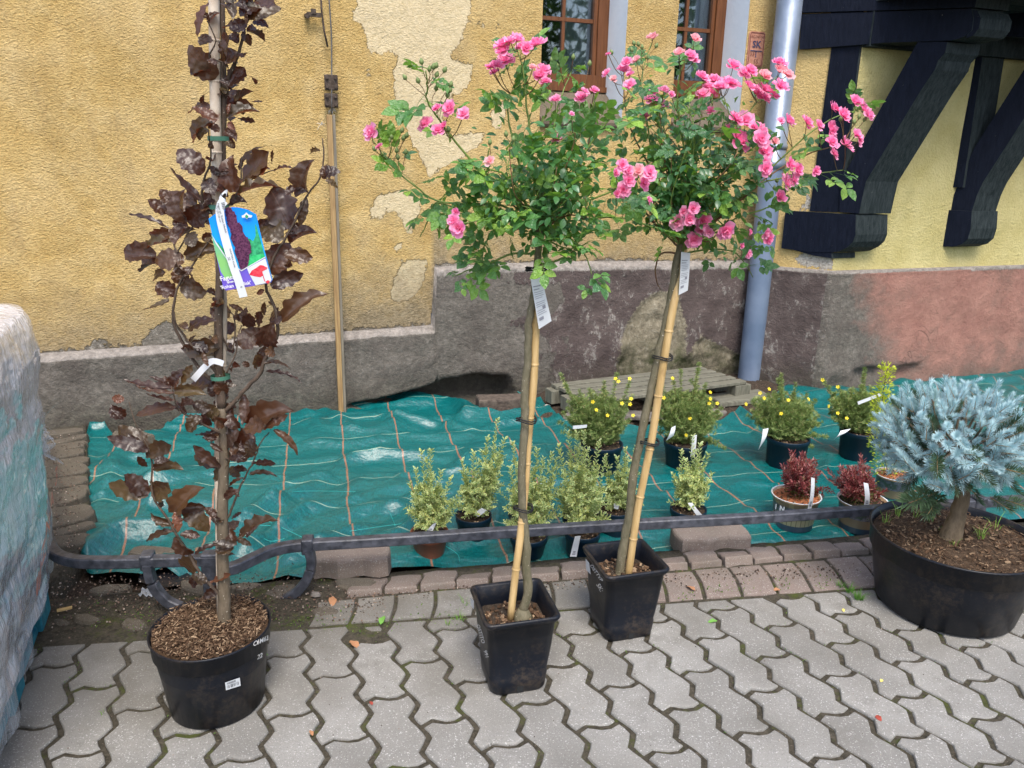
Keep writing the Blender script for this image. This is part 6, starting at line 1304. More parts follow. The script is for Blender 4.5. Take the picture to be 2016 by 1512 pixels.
def fill_cloud(t, cen, rx, ry, rz, n, tpl, mat, ls, shell=.45, up=.4, name='foliage'):
    cl = Cloud(*tpl)
    for k in range(n):
        d = rv(1).normalized(); r_ = (shell + (1 - shell) * R.random()) * (1 + .30 * mn.noise(d * 2.6 + cen * 9)); p = cen + Vector((d.x * rx, d.y * ry, d.z * rz)) * r_
        cl.put(p, d + rv(.6) + Vector((0, 0, up)), d + rv(.6), ls * R.uniform(.7, 1.2))
    cl.mk(name, mat, t)
def tips_of(px, Y0, dy=.035): return [PY(x, y, Y0 + R.uniform(-dy, dy)) for x, y in px]
def small_tag(lab, px, Y, cat='plant label', dark=True, curve=.0):
    t, pt = card('plant_label', lab, cat, [PY(x, y, Y) for x, y in px], group='white plant labels', curve=curve, lines=[(.3, .7, .72, .8), (.25, .75, .83, .9)] if dark else None)
    return t
BX = [(846, 1089, 847, 1046, 76, 56, M_TERRA, 'cream-edged box shrub in the red-brown pot, leftmost of the row', [(829, 887), (848, 884), (840, 900), (869, 925), (887, 941), (906, 968), (897, 994), (806, 949), (818, 922), (815, 985), (880, 985), (850, 930), (835, 960), (866, 960)], (847, 1036)),
      (932, 1056, 937, 1013, 72, 56, M_BLUPOT, 'sparse cream-edged box shrub with one tall curved tip in a dark pot, second from left', [(980, 825), (960, 860), (994, 862), (932, 889), (909, 906), (992, 896), (980, 956), (913, 960), (909, 925), (975, 880), (970, 910), (945, 930), (925, 975), (965, 975)], (937, 1004)),
      (1040, 1090, 1037, 1052, 76, 58, M_BLUPOT, 'cream-edged box shrub right behind the stem of the nearer rose', [(1009, 872), (1044, 870), (1087, 891), (1097, 901), (1004, 918), (1092, 934), (1085, 972), (1018, 975), (1058, 884), (1070, 900), (1050, 920), (1030, 940), (1080, 950), (1070, 1000), (1060, 970)], (1042, 1034)),
      (1145, 1086, 1144, 1046, 70, 60, M_BLUPOT, 'tallest and densest cream-edged box shrub, between the two roses', [(1118, 849), (1135, 851), (1151, 849), (1180, 868), (1194, 894), (1175, 925), (1099, 877), (1092, 962), (1166, 963), (1101, 996), (1120, 890), (1140, 880), (1160, 900), (1110, 930), (1165, 930), (1150, 990), (1105, 960), (1135, 940)], (1147, 1032)),
      (1208, 1048, 1208, 1000, 72, 56, M_BLUPOT, 'small cream-edged box shrub with two upright tips, just left of the rear rose stem', [(1232, 882), (1252, 880), (1190, 901), (1242, 939), (1192, 932), (1244, 963), (1192, 963), (1215, 900), (1225, 920), (1210, 950), (1235, 900)], (1216, 994)),
      (1352, 1036, 1352, 1000, 72, 56, M_BLUPOT, 'cream-edged box shrub standing alone right of the rear rose, rightmost of the row', [(1365, 857), (1395, 893), (1403, 929), (1340, 885), (1324, 932), (1379, 873), (1387, 956), (1350, 905), (1335, 950), (1370, 900), (1398, 945), (1362, 940)], (1358, 992)),
      (1036, 1040, 1035, 1005, 74, 58, M_BLUPOT, 'low cream-edged box shrub in the hidden pot behind the nearer rose stem', [(1006, 965), (1020, 930), (1035, 950), (1050, 960), (1012, 985)], (1028, 996)),
      (1141, 1048, 1141, 1014, 72, 56, M_BLUPOT, 'cream-edged box shrub in the rear pot with a curled label, behind the tallest one', [(1120, 930), (1150, 900), (1170, 940), (1130, 960), (1160, 980), (1180, 915)], (1140, 1006))]
for bx, by, cx, cy, wr, wb, mt, lab, tips, bp in BX:
    c = G(bx, by, ZC + .004); t = thing('potted_box_shrub', lab, 'potted shrub', tuple(c), 'cream-edged box shrubs in small pots'); zr, rr, rb = round_pot(t, c, cx, cy, wr, wb, mt)
    soil_disc(t, c, rr * .92, zr - .012, chips=(.008, .005, .004), nch=40, hump=.003); s0 = PY(bp[0], bp[1], c.y); s0.z = zr - .012
    shrub(t, Vector((s0.x, c.y, s0.z)), tips_of(tips, c.y, .045), LEAF6, M_VAR, .0195, .0075, side=20, slen=.36, start=.12, stem=M_GTWIG, density=1.0)
def bush(cx, cy, rx, ry, n, spikes, Y): 
    T = []
    for k in range(n):
        a = 2 * pi * k / n + R.uniform(-.2, .2); r_ = R.uniform(.65, 1.0); p = PY(cx + rx * cos(a) * r_, cy + ry * sin(a) * r_, Y + R.uniform(-.09, .09)); T.append(p)
    for k in range(n // 2):
        p = PY(cx + rx * .7 * R.uniform(-1, 1), cy + ry * .7 * R.uniform(-1, 1), Y - R.uniform(.03, .11)); T.append(p)
    return T + [PY(x, y, Y + R.uniform(-.03, .03)) for x, y in spikes]
def m5(): 
    b = []; F = []; 
    for k, a in enumerate((-70, -35, 0, 35, 70)):
        a = radians(a); n0 = len(b); w_ = .10
        for x, y in ((0, 0), (-w_, .5), (0, 1), (w_, .5)): b.append((x * cos(a) + y * sin(a), y * cos(a) - x * sin(a), .05 * (x != 0)))
        F += [(n0, n0 + 3, n0 + 2), (n0, n0 + 2, n0 + 1)]
    return b, F, None
def flow5():
    V = []; F = []
    for k in range(5):
        a = 2 * pi * k / 5; n0 = len(V)
        for r_, da in ((.1, 0), (.75, -.5), (1.0, 0), (.75, .5)): V.append((r_ * cos(a + da), r_ * sin(a + da), .12 * r_))
        F.append((n0, n0 + 1, n0 + 2, n0 + 3))
    return mesh('flower', V, F, M_YEL)
YF = flow5()
c5 = lambda l, ox, oy, k: [(ox + x / k, oy + y / k) for x, y in l]
PO = [(1182, 925, 1180, 872, 84, 70, 'yellow-flowered cinquefoil bush in the leftmost rear pot, behind the tallest box shrub', (1175, 815, 72, 62), [(1103, 735), (1112, 755), (1215, 735), (1240, 750), (1245, 778), (1100, 830), (1160, 765), (1190, 750), (1105, 850), (1180, 885)], c5([(765, 330), (795, 358), (905, 330), (920, 530), (910, 585), (830, 575), (575, 640), (940, 695), (540, 560), (685, 695)], 1060, 680, 5.04)),
      (1346, 914, 1347, 868, 86, 70, 'yellow-flowered cinquefoil bush behind the rear rose stem, drooping to its right', (1352, 810, 78, 58), [(1377, 713), (1375, 725), (1340, 727), (1290, 760), (1390, 755), (1420, 815), (1428, 882), (1415, 870), (1300, 745), (1325, 745)], c5([(1330, 325), (1245, 520), (1705, 465), (1705, 530), (1695, 575), (1775, 575), (1505, 725), (1180, 740), (1465, 890)], 1060, 680, 5.04)),
      (1545, 914, 1545, 860, 84, 72, 'yellow-flowered cinquefoil bush in a dark blue pot behind the left red barberry', (1545, 812, 78, 52), [(1538, 734), (1532, 745), (1566, 754), (1600, 880), (1630, 860), (1480, 790), (1620, 830)], c5([(540, 670), (515, 715), (425, 745), (635, 725), (735, 720), (600, 792), (495, 690)], 1300, 500, 2.52)),
      (1685, 900, 1684, 846, 76, 64, 'yellow-flowered cinquefoil bush in the rightmost rear pot beside the yellow-leaved column', (1688, 800, 60, 48), [(1703, 724), (1700, 735), (1619, 746), (1715, 760), (1650, 760)], c5([(880, 660), (880, 790), (925, 815), (835, 755), (805, 625)], 1300, 500, 2.52))]
for bx, by, cx, cy, wr, wb, lab, (ex, ey, rx, ry), spk, fls in PO:
    c = G(bx, by, ZC + .004); t = thing('potted_cinquefoil', lab, 'potted shrub', tuple(c), 'yellow cinquefoil bushes in dark blue pots'); zr, rr, rb = round_pot(t, c, cx, cy, wr, wb, M_BLUPOT)
    soil_disc(t, c, rr * .92, zr - .015, chips=(.010, .006, .004), nch=40)
    shrub(t, Vector((c.x, c.y, zr - .015)), bush(ex, ey, rx, ry, 22, spk, c.y), m5(), M_POTE, .018, .0078, side=14, slen=.34, start=.08, lift=1.0, stem=M_RTWIG)
    ce = PY(ex, ey + ry * .12, c.y); fill_cloud(t, ce, m2(rx * .80, ce), m2(rx * .72, ce), m2(ry * .80, ce), 2300, m5(), M_POTE, .017)
    for x, y in fls:
        p = PY(x, y, c.y - R.uniform(.09, .14)); d = Vector((R.uniform(-.5, .5), -.8, R.uniform(.1, .9))); link('flower', YF, t, p - base(t), d.to_track_quat('Z', 'Y').to_matrix(), .0105)
# barberries in printed pots
def m_printpot(nm, k):
    t = MT(nm); v = t.co(); s = t.n('SeparateXYZ', {0: v}).outputs; z = s[2]
    ang = t.ma('ARCTAN2', s[0], s[1]); rays = t.ma('ABSOLUTE', t.ma('SINE', t.ma('MULTIPLY', ang, 14.0 if k != 2 else 3)))
    tan = (.38, .25, .15); lo = t.mix(t.step(rays, .12, .25), (.15, .085, .045), (.55, .44, .26)) if k == 1 else tan
    up = t.mix(t.step(t.ma('SINE', t.ma('MULTIPLY', ang, 9.0)), .5, .6), tan, (.50, .38, .22)) if k == 1 else tan
    ph = t.ramp(t.noise(t.map(v, (1, 1, 1)), 45, 4, .7), [(.3, (.05, .09, .05)), (.45, (.12, .14, .10)), (.55, (.22, .17, .26)), (.65, (.35, .33, .33)), (.75, (.10, .16, .08))])
    c = t.mix(t.ma('GREATER_THAN', z, .030), (.06, .085, .13), lo); c = t.mix(t.ma('GREATER_THAN', z, .062 if k == 1 else .070), c, ph); c = t.mix(t.ma('GREATER_THAN', z, .118), c, up)
    return t.bsdf(c, .35, None, .5)
M_CHIP = simple('orange_wood_chips', (.30, .09, .035), (.45, .17, .07), 80, .9, 120, .008)
for k, (bx, by, cx, cy, wr, wb, lab, E_, spk) in enumerate([(1560, 1033, 1557, 974, 94, 74, 'red-leaved dwarf barberry in a printed tan pot, left of the two red ones', (1577, 930, 40, 42), [(1557, 888), (1560, 895), (1585, 892), (1640, 968), (1630, 960), (1620, 975), (1615, 930), (1540, 915)]),
        (1690, 1038, 1688, 984, 94, 74, 'red-leaved dwarf barberry in a printed tan pot beside the large spruce pot', (1685, 945, 42, 38), [(1695, 898), (1700, 905), (1628, 925), (1635, 945), (1655, 918), (1735, 970), (1728, 960), (1745, 965)]),
        (1753, 982, 1752, 934, 70, 56, 'column of bright yellow-green barberry in a printed tan pot, behind the red ones', None, [])]):
    c = G(bx, by, ZC + .004); t = thing('potted_barberry', lab, 'potted shrub', tuple(c), 'barberries in printed pots'); zr, rr, rb = round_pot(t, c, cx, cy, wr, wb, m_printpot('printed_pot_%s' % 'abc'[k], k + 1), .006)
    soil_disc(t, c, rr * .93, zr - .012, mat=M_CHIP if k != 1 else M_SOIL, chips=(.010, .005, .003), nch=60)
    b = B(); b.lathe(Vector((c.x, c.y, zr)), [(rr * .99, 0), (rr * 1.02, .002), (rr * 1.0, .004), (rr * .96, .002)], 28); b.mk('pot_rim', M_WHITE, t, True)
    if E_:
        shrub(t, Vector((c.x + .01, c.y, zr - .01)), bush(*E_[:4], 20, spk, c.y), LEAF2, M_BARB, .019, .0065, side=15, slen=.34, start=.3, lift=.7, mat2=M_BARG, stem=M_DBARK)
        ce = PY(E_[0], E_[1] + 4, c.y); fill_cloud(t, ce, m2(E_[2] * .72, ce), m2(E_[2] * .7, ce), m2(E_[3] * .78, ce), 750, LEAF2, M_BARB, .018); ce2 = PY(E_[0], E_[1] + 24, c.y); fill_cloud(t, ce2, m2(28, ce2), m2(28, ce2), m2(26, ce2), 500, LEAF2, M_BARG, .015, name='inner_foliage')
        st = small_tag('white looped label strip on the %s red barberry' % ('left' if k == 0 else 'right'), [((1597, 940), (1604, 942), (1597, 1003), (1590, 1001)), ((1700, 950), (1709, 952), (1711, 995), (1701, 996))][k], c.y - .13, curve=.012)
    else:
        cl = Cloud(*LEAF6); P = smoothpath([PY(x, y, c.y) for x, y in ((1748, 930), (1738, 890), (1733, 850), (1735, 810), (1739, 770), (1747, 724))], 6); B().tube(P, .002, 5).mk('stem', M_DBARK, t, True)
        for i, p in enumerate(P):
            f = i / len(P); 
            for q in range(int(60 * (1 if f > .2 else .3) * (1.25 - .7 * f))):
                o = rv(1); o.z *= .5; o = o.normalized(); cl.put(p + o * R.uniform(.004, .062 * (1.2 - .75 * f)) + Vector((0, 0, R.uniform(-.01, .012))), o + Vector((0, 0, .5)), Vector((0, 0, 1)) + rv(.6), R.uniform(.013, .020))
        cl.mk('foliage', M_YELL, t)
        c3 = Cloud(*m5())
        for q in range(110): 
            p = PY(R.uniform(1715, 1785), R.uniform(870, 935), c.y + R.uniform(-.05, .05)); c3.put(p, rv(1) + Vector((0, 0, .4)), Vector((0, -.5, 1)), R.uniform(.010, .018))
        tw = B()
        for q in range(14): x = R.uniform(1718, 1782); tw.tube(smoothpath([PY(1750, 935, c.y), PY((x + 1750) / 2, 905, c.y), PY(x, R.uniform(870, 915), c.y)], 3), .0008, 3)
        tw.mk('twig', M_GTWIG, t, kind='stuff'); c3.mk('low_foliage', M_RL1, t)
PR1 = bpy.data.objects['potted_barberry']; cP = BASES['potted_barberry']
for txt, x, y, s in (('I', 1528, 998, .034), ('N', 1540, 1002, .032)):
    d = ray(x, y); p = PY(x, y, cP.y - .088); 
    for _ in range(10):
        zz = max(p.z - cP.z, 0); rad = m2(37, cP) + (m2(47, cP) - m2(37, cP)) * zz / .17 + .003; dx = p.x - cP.x; p = PY(x, y, cP.y - sqrt(max(rad * rad - dx * dx, 1e-6)))
    nn = Vector((p.x - cP.x, p.y - cP.y, 0)).normalized(); put_text('lettering', txt, s, p + nn * .0015, Vector((-nn.y, nn.x, 0)), UP, M_WHITE, PR1, .0012)
# little labels standing or hanging in the pots
YY = lambda name: BASES[name].y
small_tag('small white folded label at the foot of the leftmost box shrub', ((852, 1032), (860, 1028), (852, 1045), (840, 1044)), YY('potted_box_shrub') - .05)
small_tag('small white folded label at the foot of the second box shrub from left', ((948, 1000), (959, 1005), (941, 1018), (935, 1010)), YY('potted_box_shrub.001') - .05)
small_tag('white label stuck upright in the pot between the two roses, below the rail', ((1132, 1056), (1143, 1055), (1135, 1096), (1122, 1096)), YY('potted_box_shrub.003') - .16)
small_tag('curled pale label leaning out of the rear pot beside the tallest box shrub', ((1150, 1006), (1178, 1000), (1180, 1010), (1158, 1015)), YY('potted_box_shrub.007') - .10, dark=False, curve=.006)
small_tag('tiny white label at the foot of the box shrub left of the rear rose stem', ((1208, 992), (1220, 990), (1217, 1003), (1209, 1001)), YY('potted_box_shrub.004') - .04, dark=False)
small_tag('white label strip hanging over the pot rim of the rightmost box shrub', ((1354, 990), (1363, 990), (1386, 1018), (1377, 1022)), YY('potted_box_shrub.005') - .08, dark=False, curve=.008)
small_tag('pale upright label strip inside the top of the rightmost box shrub', ((1363, 858), (1372, 856), (1368, 898), (1359, 900)), YY('potted_box_shrub.005') + .06, dark=False, curve=.004)
small_tag('white strip hanging from the cinquefoil behind the rear rose', ((1322, 842), (1330, 838), (1326, 858), (1311, 868)), YY('potted_cinquefoil.001') - .14, dark=False, curve=.01)
small_tag('white curved strip hanging at the left of the third cinquefoil pot', ((1502, 845), (1513, 843), (1502, 872), (1493, 886)), YY('potted_cinquefoil.002') - .14, dark=False, curve=.012)
small_tag('white curved strip hanging at the left of the rightmost cinquefoil pot', ((1655, 848), (1675, 844), (1652, 858), (1641, 866)), YY('potted_cinquefoil.003') - .14, dark=True, curve=.008)
small_tag('long white strip lying across the top of the rightmost cinquefoil', ((1688, 791), (1735, 773), (1735, 779), (1690, 797)), YY('potted_cinquefoil.003') - .16, dark=False)
small_tag('white strip lying on the leftmost cinquefoil above the tallest box shrub', ((1128, 838), (1156, 836), (1155, 842), (1128, 845)), YY('potted_cinquefoil') - .14, dark=False)
# ================================================================ the blue spruce
def spruce():
    c = Vector((1.560, 2.435, 0)); t = thing('potted_blue_spruce', 'dwarf silvery blue spruce grafted on a short trunk in a very large round black pot', 'potted tree', tuple(c))
    zr = .275; rr = .274; rb = .224
    b = B(); b.lathe(c, [(0, .004), (rb - .015, .0), (rb, .010), (rr * .955, zr - .075), (rr * .96, zr - .07), (rr * .985, zr - .068), (rr * .995, zr - .006), (rr * 1.015, zr - .004), (rr * 1.015, zr + .003), (rr * .99, zr + .003), (rr * .965, zr - .03), (rr * .93, zr - .09)], 64); b.mk('pot', M_POT, t, True)
    soil_disc(t, c, rr * .965, zr - .025, mat=m_soil('spruce_pot_soil', (.035, .022, .014), (.13, .088, .058)), chips=(.012, .006, .004), nch=300, hump=.03)
    cl = B()
    for k in range(1400):
        a = R.uniform(0, 2 * pi); q = rr * .93 * sqrt(R.random()); p = c + Vector((cos(a) * q, sin(a) * q, zr - .016 + .028 * (1 - q / rr) + R.uniform(-.003, .006))); cl.box(p, (R.uniform(.006, .018), .0012, .0010), Euler((R.uniform(-.5, .5), R.uniform(-.5, .5), R.uniform(0, 6))).to_matrix())
    cl.mk('dry_needle_litter', M_MULCH, t, kind='stuff')
    Y0 = c.y - .02; Q = lambda x, y, dy=0: PY(x, y, Y0 + dy); P = smoothpath([Q(x, y) for x, y in ((1868, 1068), (1877, 1040), (1888, 1005), (1896, 970), (1893, 920), (1885, 860))], 4)
    B().tube([p + rv(.002) for p in P], lerpl([m2(24, P[0]), m2(15, P[0]), m2(13, P[0]), m2(9, P[0])], len(P)), 12).mk('trunk', M_SBARK, t, True)
    cen = Q(1878, 866); RX = m2(156, cen); RZ = m2(122, cen)
    tm = MT('blue_spruce_needle'); r_ = tm.rand(); e = tm.attr('edge'); col = tm.ramp(r_, [(0, (.19, .36, .42)), (.4, (.26, .45, .51)), (.75, (.33, .53, .58)), (.93, (.38, .57, .61)), (1, (.22, .38, .34))]); col = tm.mix(tm.ma('MULTIPLY', tm.step(e, .1, 1), .7), col, (.62, .77, .80)); mN = tm.bsdf(col, .5, None, .35, tl=(.35, .55, .55), tlf=.15)
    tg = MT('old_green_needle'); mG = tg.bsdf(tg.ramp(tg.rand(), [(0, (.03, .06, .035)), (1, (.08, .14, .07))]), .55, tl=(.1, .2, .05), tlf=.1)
    mA = simple('shoot_axis', (.30, .20, .10), None, 9, .8)
    def shoot(nm, mats, seed, nn, curve):
        rr_ = random.Random(seed); V = []; F = []; E = []; I = []
        for k in range(nn):
            f = (k + .5) / nn; y = .02 + f * .93; a = k * 2.399 + rr_.uniform(-.3, .3); L = .33 * rr_.uniform(.85, 1.12); ba = radians(64 - 44 * f ** 3); x, z = cos(a), sin(a); 
            if z < -.3 and rr_.random() < .3: z = -z
            z0 = curve * y * y; d = Vector((x * sin(ba), cos(ba), z * sin(ba) + .18)).normalized(); p = Vector((0, y, z0)); s = d.cross(Vector((x, .3, z))).normalized() * .017; n0 = len(V)
            V += [p, p + d * L * .55 + s, p + d * L, p + d * L * .55 - s]; F.append((n0, n0 + 1, n0 + 2, n0 + 3)); E += [0, .6, 1, .6]; I.append(0)
        n0 = len(V)
        for y in (0, .5, .98):
            for k in range(4): V.append((.022 * cos(k * pi / 2) * (1.2 - y), y, .022 * sin(k * pi / 2) * (1.2 - y) + curve * y * y)); E.append(0)
        for i in range(2):
            for k in range(4): F.append((n0 + i * 4 + k, n0 + i * 4 + (k + 1) % 4, n0 + (i + 1) * 4 + (k + 1) % 4, n0 + (i + 1) * 4 + k)); I.append(1)
        return mesh(nm, V, F, mats, mi=I, attrs={'edge': E})
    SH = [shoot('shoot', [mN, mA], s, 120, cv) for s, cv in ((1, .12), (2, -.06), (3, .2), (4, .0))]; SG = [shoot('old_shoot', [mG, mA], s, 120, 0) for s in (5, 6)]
    n = 296; ga = pi * (3 - sqrt(5)); cnt = 0
    for k in range(n):
        z = 1 - 1.78 * (k + .5) / n; r_h = sqrt(max(0, 1 - z * z)); a = k * ga; d = Vector((cos(a) * r_h, sin(a) * r_h, z))
        flat = .82 if z < -.1 else 1.0; wob = 1 + .13 * mn.noise(d * 2.3 + Vector((4, 0, 0))); L = R.uniform(.050, .082); lay = (.88, .95, .76)[k % 3]
        pos = cen + Vector((d.x * RX * wob, d.y * RX * .95 * wob, d.z * RZ * flat * wob)) * (lay)
        od = (Vector((d.x * .9, d.y * .9, d.z * .6 + .42 * (d.z > -.35))) + rv(.6)).normalized(); link('shoot', R.choice(SH), t, pos - od * L * .85 - base(t), frame(od, Vector((0, 0, 1)) + rv(.3)), L)
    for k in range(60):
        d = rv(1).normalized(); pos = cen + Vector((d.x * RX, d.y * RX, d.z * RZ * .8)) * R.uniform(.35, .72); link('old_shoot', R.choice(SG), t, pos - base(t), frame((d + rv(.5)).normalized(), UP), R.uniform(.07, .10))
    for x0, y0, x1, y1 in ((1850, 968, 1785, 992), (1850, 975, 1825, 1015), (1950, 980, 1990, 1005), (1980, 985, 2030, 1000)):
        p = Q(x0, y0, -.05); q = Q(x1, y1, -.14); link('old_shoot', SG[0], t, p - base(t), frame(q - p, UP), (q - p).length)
    br = B()
    for k in range(40):
        d = rv(1).normalized(); e_ = cen + Vector((d.x * RX, d.y * RX, d.z * RZ)) * .7; m = P[-4].lerp(e_, .5) + rv(.02); br.tube(smoothpath([P[-5].lerp(P[-1], R.random()), m, e_], 3), lerpl([.006, .003], 7), 5)
    br.mk('inner_branch', M_SBARK, t, True, kind='stuff')
    gb = B()
    def tuft(px, py, n_, h, b=gb, Y=None, z0=None):
        p = PY(px, py, Y) if Y is not None else G(px, py, z0 or 0)
        for k in range(n_):
            d = Vector((R.uniform(-1, 1), R.uniform(-1, 1), 0)); hh = h * R.uniform(.5, 1.1); s = Vector((R.uniform(-1, 1), R.uniform(-1, 1), 0)).normalized() * .0013; o = p + d * .012
            V = []; 
            for i in range(5):
                f = i / 4; q = o + d * hh * .75 * f * f + UP * hh * (f - .45 * f * f * f); V += [q - s * (1 - f * .9), q + s * (1 - f * .9)]
            b.add(V, [(2 * i, 2 * i + 1, 2 * i + 3, 2 * i + 2) for i in range(4)])
    for x, y, n_, h in ((1770, 1015, 9, .10), (1745, 1030, 7, .09), (1800, 1020, 6, .07), (1930, 1060, 16, .085), (1850, 1045, 6, .05), (1960, 1040, 8, .08), (1880, 1075, 7, .05), (1835, 1030, 5, .07)):
        tuft(x, y, n_, h, gb, None, zr - .005)
    gb.mk('grass_weed', simple('fresh_grass', (.12, .26, .03), (.22, .36, .06), 30, .5), t, kind='stuff')
    return tuft
TUFT = spruce()
# ================================================================ litter, moss, weeds
def litter():
    g = B(); TUFT(1690, 1180, 60, .055, g); TUFT(1672, 1165, 40, .05, g); TUFT(1655, 1155, 25, .04, g)
    tag(g.mk('grass_tuft', simple('grass_green', (.05, .16, .02), (.12, .26, .04), 40, .5), None, kind='stuff'), 'tuft of green grass growing from a paving joint left of the spruce pot', 'grass')
    g = B(); TUFT(905, 1220, 14, .05, g); TUFT(880, 1228, 8, .045, g); TUFT(915, 1190, 8, .05, g); TUFT(205, 1405, 5, .03, g)
    tag(g.mk('weed_grass', simple('weed_green', (.10, .24, .03), (.2, .36, .06), 40, .5), None, kind='stuff'), 'sparse pale grass weeds left of the nearer rose pot', 'weeds')
    cl = Cloud(*LEAF6[:2], None)
    for k in range(1300):
        if R.random() < .6: x = R.uniform(180, 920); y = 1218 + .02 * (920 - x) * .2 + R.gauss(0, 14); 
        else: x = R.uniform(1330, 1740); y = 1168 - (x - 1330) * .075 + R.gauss(0, 7)
        if mn.noise(Vector((x * .02, y * .03, 0))) < -.02: continue
        p = G(x, y, R.uniform(-.008, .006)); cl.put(p, rv(1) + Vector((0, 0, .5)), rv(.5) + UP, R.uniform(.004, .011))
    for i in range(-6, 14):
        for j in range(-16, 18):
            o_ = OL + VL * i + CL * j; px_, py_ = proj((o_.x, o_.y, 0))
            if not (1150 < py_ < 1400 and 80 < px_ < 2016): continue
            den = 34 if py_ < 1260 else 12
            for k in range(den):
                if R.random() < .65: t_ = R.uniform(0, LEN); q_ = o_ + VU * t_ + PU * (wave_long(t_) + R.uniform(-.006, .006))
                else: q_ = o_ + VU * R.uniform(-.006, .006) + PU * R.uniform(0, WID)
                if mn.noise(Vector((q_.x * 5, q_.y * 5, 3))) < (.0 if py_ < 1260 else .18): continue
                cl.put(Vector((q_.x, q_.y, R.uniform(-.006, .002))), rv(1) + Vector((0, 0, .5)), rv(.5) + UP, R.uniform(.003, .008))
    o = cl.mk('moss', leafmat('moss_green', [(0, (.03, .07, .01)), (.6, (.08, .15, .02)), (1, (.16, .24, .04))], .8), None); tag(o, 'tiny moss and seedlings growing in the joints in front of the kerb', 'moss')
    b = B()
    for k in range(3800):
        q = R.random()
        if q < .17: x = R.uniform(88, 158); y = R.uniform(855, 1090); z = R.choice((.02, .03))
        elif q < .62: x = R.uniform(100, 760); y = R.gauss(1175, 26); z = 0
        elif q < .8: x = R.uniform(760, 1740); y = 1165 - (x - 760) * .05 + R.gauss(0, 9); z = 0
        elif q < .93: x = R.uniform(1010, 1560); y = R.uniform(735, 815); z = -.02
        else: x = R.uniform(60, 2000); y = R.uniform(1200, 1500); z = 0
        s = R.uniform(.002, .006) if q < .93 else R.uniform(.001, .003); b.box(G(x, y, z + s * .3), (s, s * R.uniform(.5, 1), s * .6), Euler((R.uniform(-.5, .5), R.uniform(-.5, .5), R.uniform(0, 6))).to_matrix())
    m = MT('grit'); mm = m.bsdf(m.ramp(m.isl(), [(0, (.03, .02, .015)), (.5, (.09, .06, .045)), (.8, (.20, .13, .09)), (1, (.42, .36, .30))]), .9)
    tag(b.mk('soil_grit', mm, None, kind='stuff'), 'dark crumbs of soil and grit scattered over the front edge of the bed', 'soil crumbs')
    BRN = [simple('dry_leaf_brown', (.30, .13, .06), (.45, .24, .12), 60, .7), simple('fresh_leaf_green', (.14, .32, .06), None, 9, .5), simple('yellow_leaf', (.72, .60, .16), None, 9, .5), simple('red_leaf', (.32, .06, .04), None, 9, .5)]
    V, F = leaf_grid(5, lambda y: .26 * max(0, sin(pi * min(y + .02, 1))) ** .8, .3, .35, .05, 2, 3, 1); LM = [mesh('fallen_leaf', V, F, m, True) for m in BRN]
    for x, y, L, k, lab in ((655, 1175, .055, 0, 'curled orange-brown leaf beside the right hoop foot'), (722, 1142, .035, 0, 'pinkish dry leaf above the moss left of the rose pots'), (689, 1262, .05, 0, 'long dry brown leaf lying left of the nearer rose'), (610, 1438, .022, 0, 'tiny tan leaf on the paving right of the beech pot'), (1412, 1222, .034, 1, 'small fresh green leaf on the paving right of the rear rose pot'), (1660, 1198, .020, 2, 'tiny yellow petal-like leaf below the grass tuft'), (1733, 1342, .018, 2, 'tiny yellow leaf on the paving below the spruce pot'), (756, 1213, .045, 1, 'upright green seedling leaf between moss and paving'), (1523, 1162, .03, 0, 'orange dry leaf in the joint below the kerb'), (1735, 1420, .03, 3, 'slim reddish leaf on the lower right paving'), (1368, 1163, .045, 0, 'long brown leaf under the kerb right of the rear rose'), (528, 1290, .022, 1, 'green leaf behind the right side of the beech pot'), (733, 1388, .02, 3, 'tiny reddish leaf on the paving at lower left of the nearer rose'), (310, 1118 + 68, .03, 0, 'dry brown scrap beside the left hoop foot'), (1543, 1080 + 10, .02, 0, 'brown leaf scrap on the kerb right of the loose paver')):
        p = G(x, y, .004); a = R.uniform(0, 6); o = link('fallen_leaf', LM[k], None, p, frame(Vector((cos(a), sin(a), .1)), UP + rv(.3)), L); tag(o, lab, 'fallen leaf', 'fallen leaves on the paving')
    o = stone('pebble', 'small pale pebble near the back of the cloth under the wall', 'pebble', 1078, 802, 14, .7, .02, simple('pale_pebble', (.35, .33, .30)), -.03); stone('pebble', 'smooth grey pebble right of the curled hoop foot', 'pebble', 622, 1172, 24, .6, .014, MS1, 0.0)
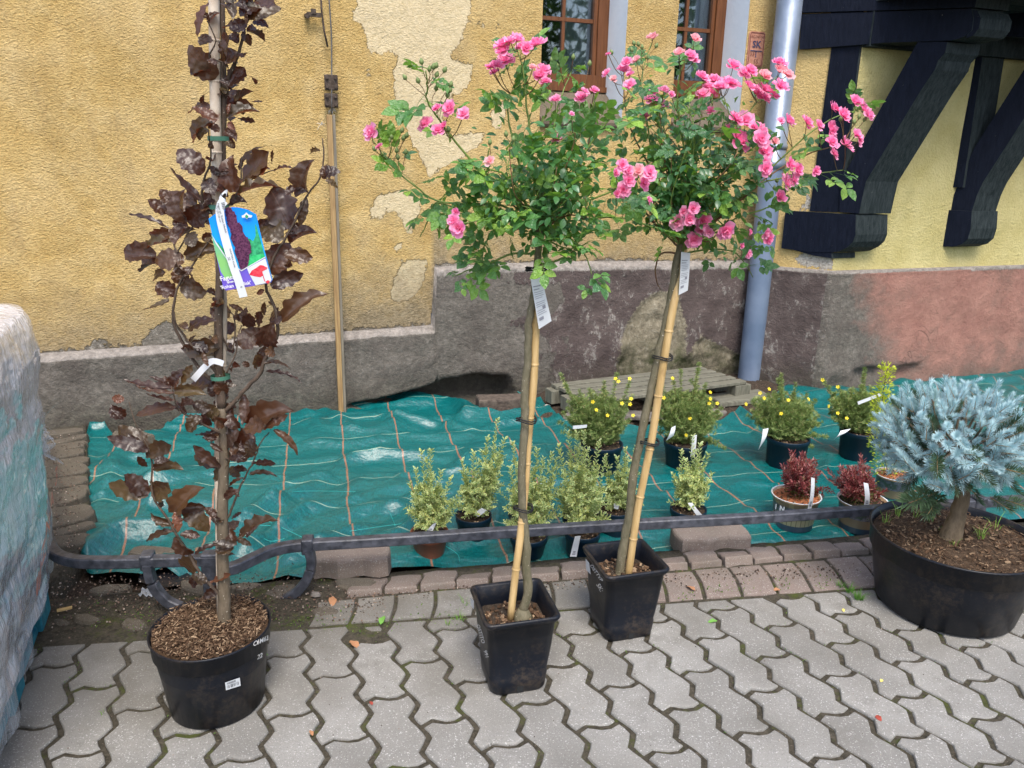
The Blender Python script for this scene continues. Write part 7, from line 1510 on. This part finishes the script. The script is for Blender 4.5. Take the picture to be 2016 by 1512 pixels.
    B_ = B(); p = G(127, 1199, .006); B_.box(p, (.045, .012, .006), Matrix.Rotation(.5, 3, 'Z')); tag(B_.mk('wood_splinter', M_CANE, None), 'small pale splinter of wood beside the wrapped pallet load', 'wood scrap')
    V = []; F = []; c = G(290, 1168, .012)
    for k in range(10): o = c + rv(.018); n0 = len(V); V += [o, o + rv(.02), o + rv(.02)]; F.append((n0, n0 + 1, n0 + 2))
    gm = MT('clear_scrap'); V2 = []; n = 6
    for j in range(n):
        for i in range(n): V2.append(c + Vector((.05 * (i / 5 - .5), .04 * (j / 5 - .5), .012 * R.uniform(-.4, 1.2))))
    tag(mk('plastic_scrap', V2, [(j * n + i, j * n + i + 1, (j + 1) * n + i + 1, (j + 1) * n + i) for j in range(n - 1) for i in range(n - 1)], gm.bsdf((.6, .62, .64, 1), .12, None, .9, trans=.5), None), 'crumpled scrap of clear plastic beside the left hoop foot', 'plastic scrap')
    V = [G(x, y, ZC + .012) for x, y in ((272, 1146), (276, 1118), (300, 1108), (345, 1112), (375, 1132), (376, 1146), (330, 1156))]; tag(mk('black_sheet', V, [tuple(range(7))], M_POT, None), 'scrap of black plastic sheet in the gap behind the left hoop foot', 'plastic sheet')
litter()
# ================================================================ trees across the street, seen mirrored in the window panes
def street_tree(x, y, h, lab):
    t = thing('street_tree', lab, 'tree', (x, y, -.02), None); B().tube([(x, y, 0), (x + .1, y, h * .3), (x, y + .1, h * .7)], [.2, .16, .06], 8).mk('trunk', M_DBARK, t, True); cl = Cloud(*LEAF2)
    for k in range(2600):
        d = rv(1).normalized() * R.random() ** .4; p = Vector((x, y, h * .6)) + Vector((d.x * 2.6, d.y * 2.6, d.z * h * .42)) ; cl.put(p, rv(1), rv(1), R.uniform(.25, .5))
    cl.mk('crown', leafmat('tree_leaf', [(0, (.02, .045, .012)), (1, (.06, .11, .025))], .6), t)
street_tree(11, -1.5, 7.5, 'bushy street tree right of the scene, mirrored in the window panes'); street_tree(9.5, -6.0, 8.5, 'taller dark street tree farther along the street, mirrored in the window panes')
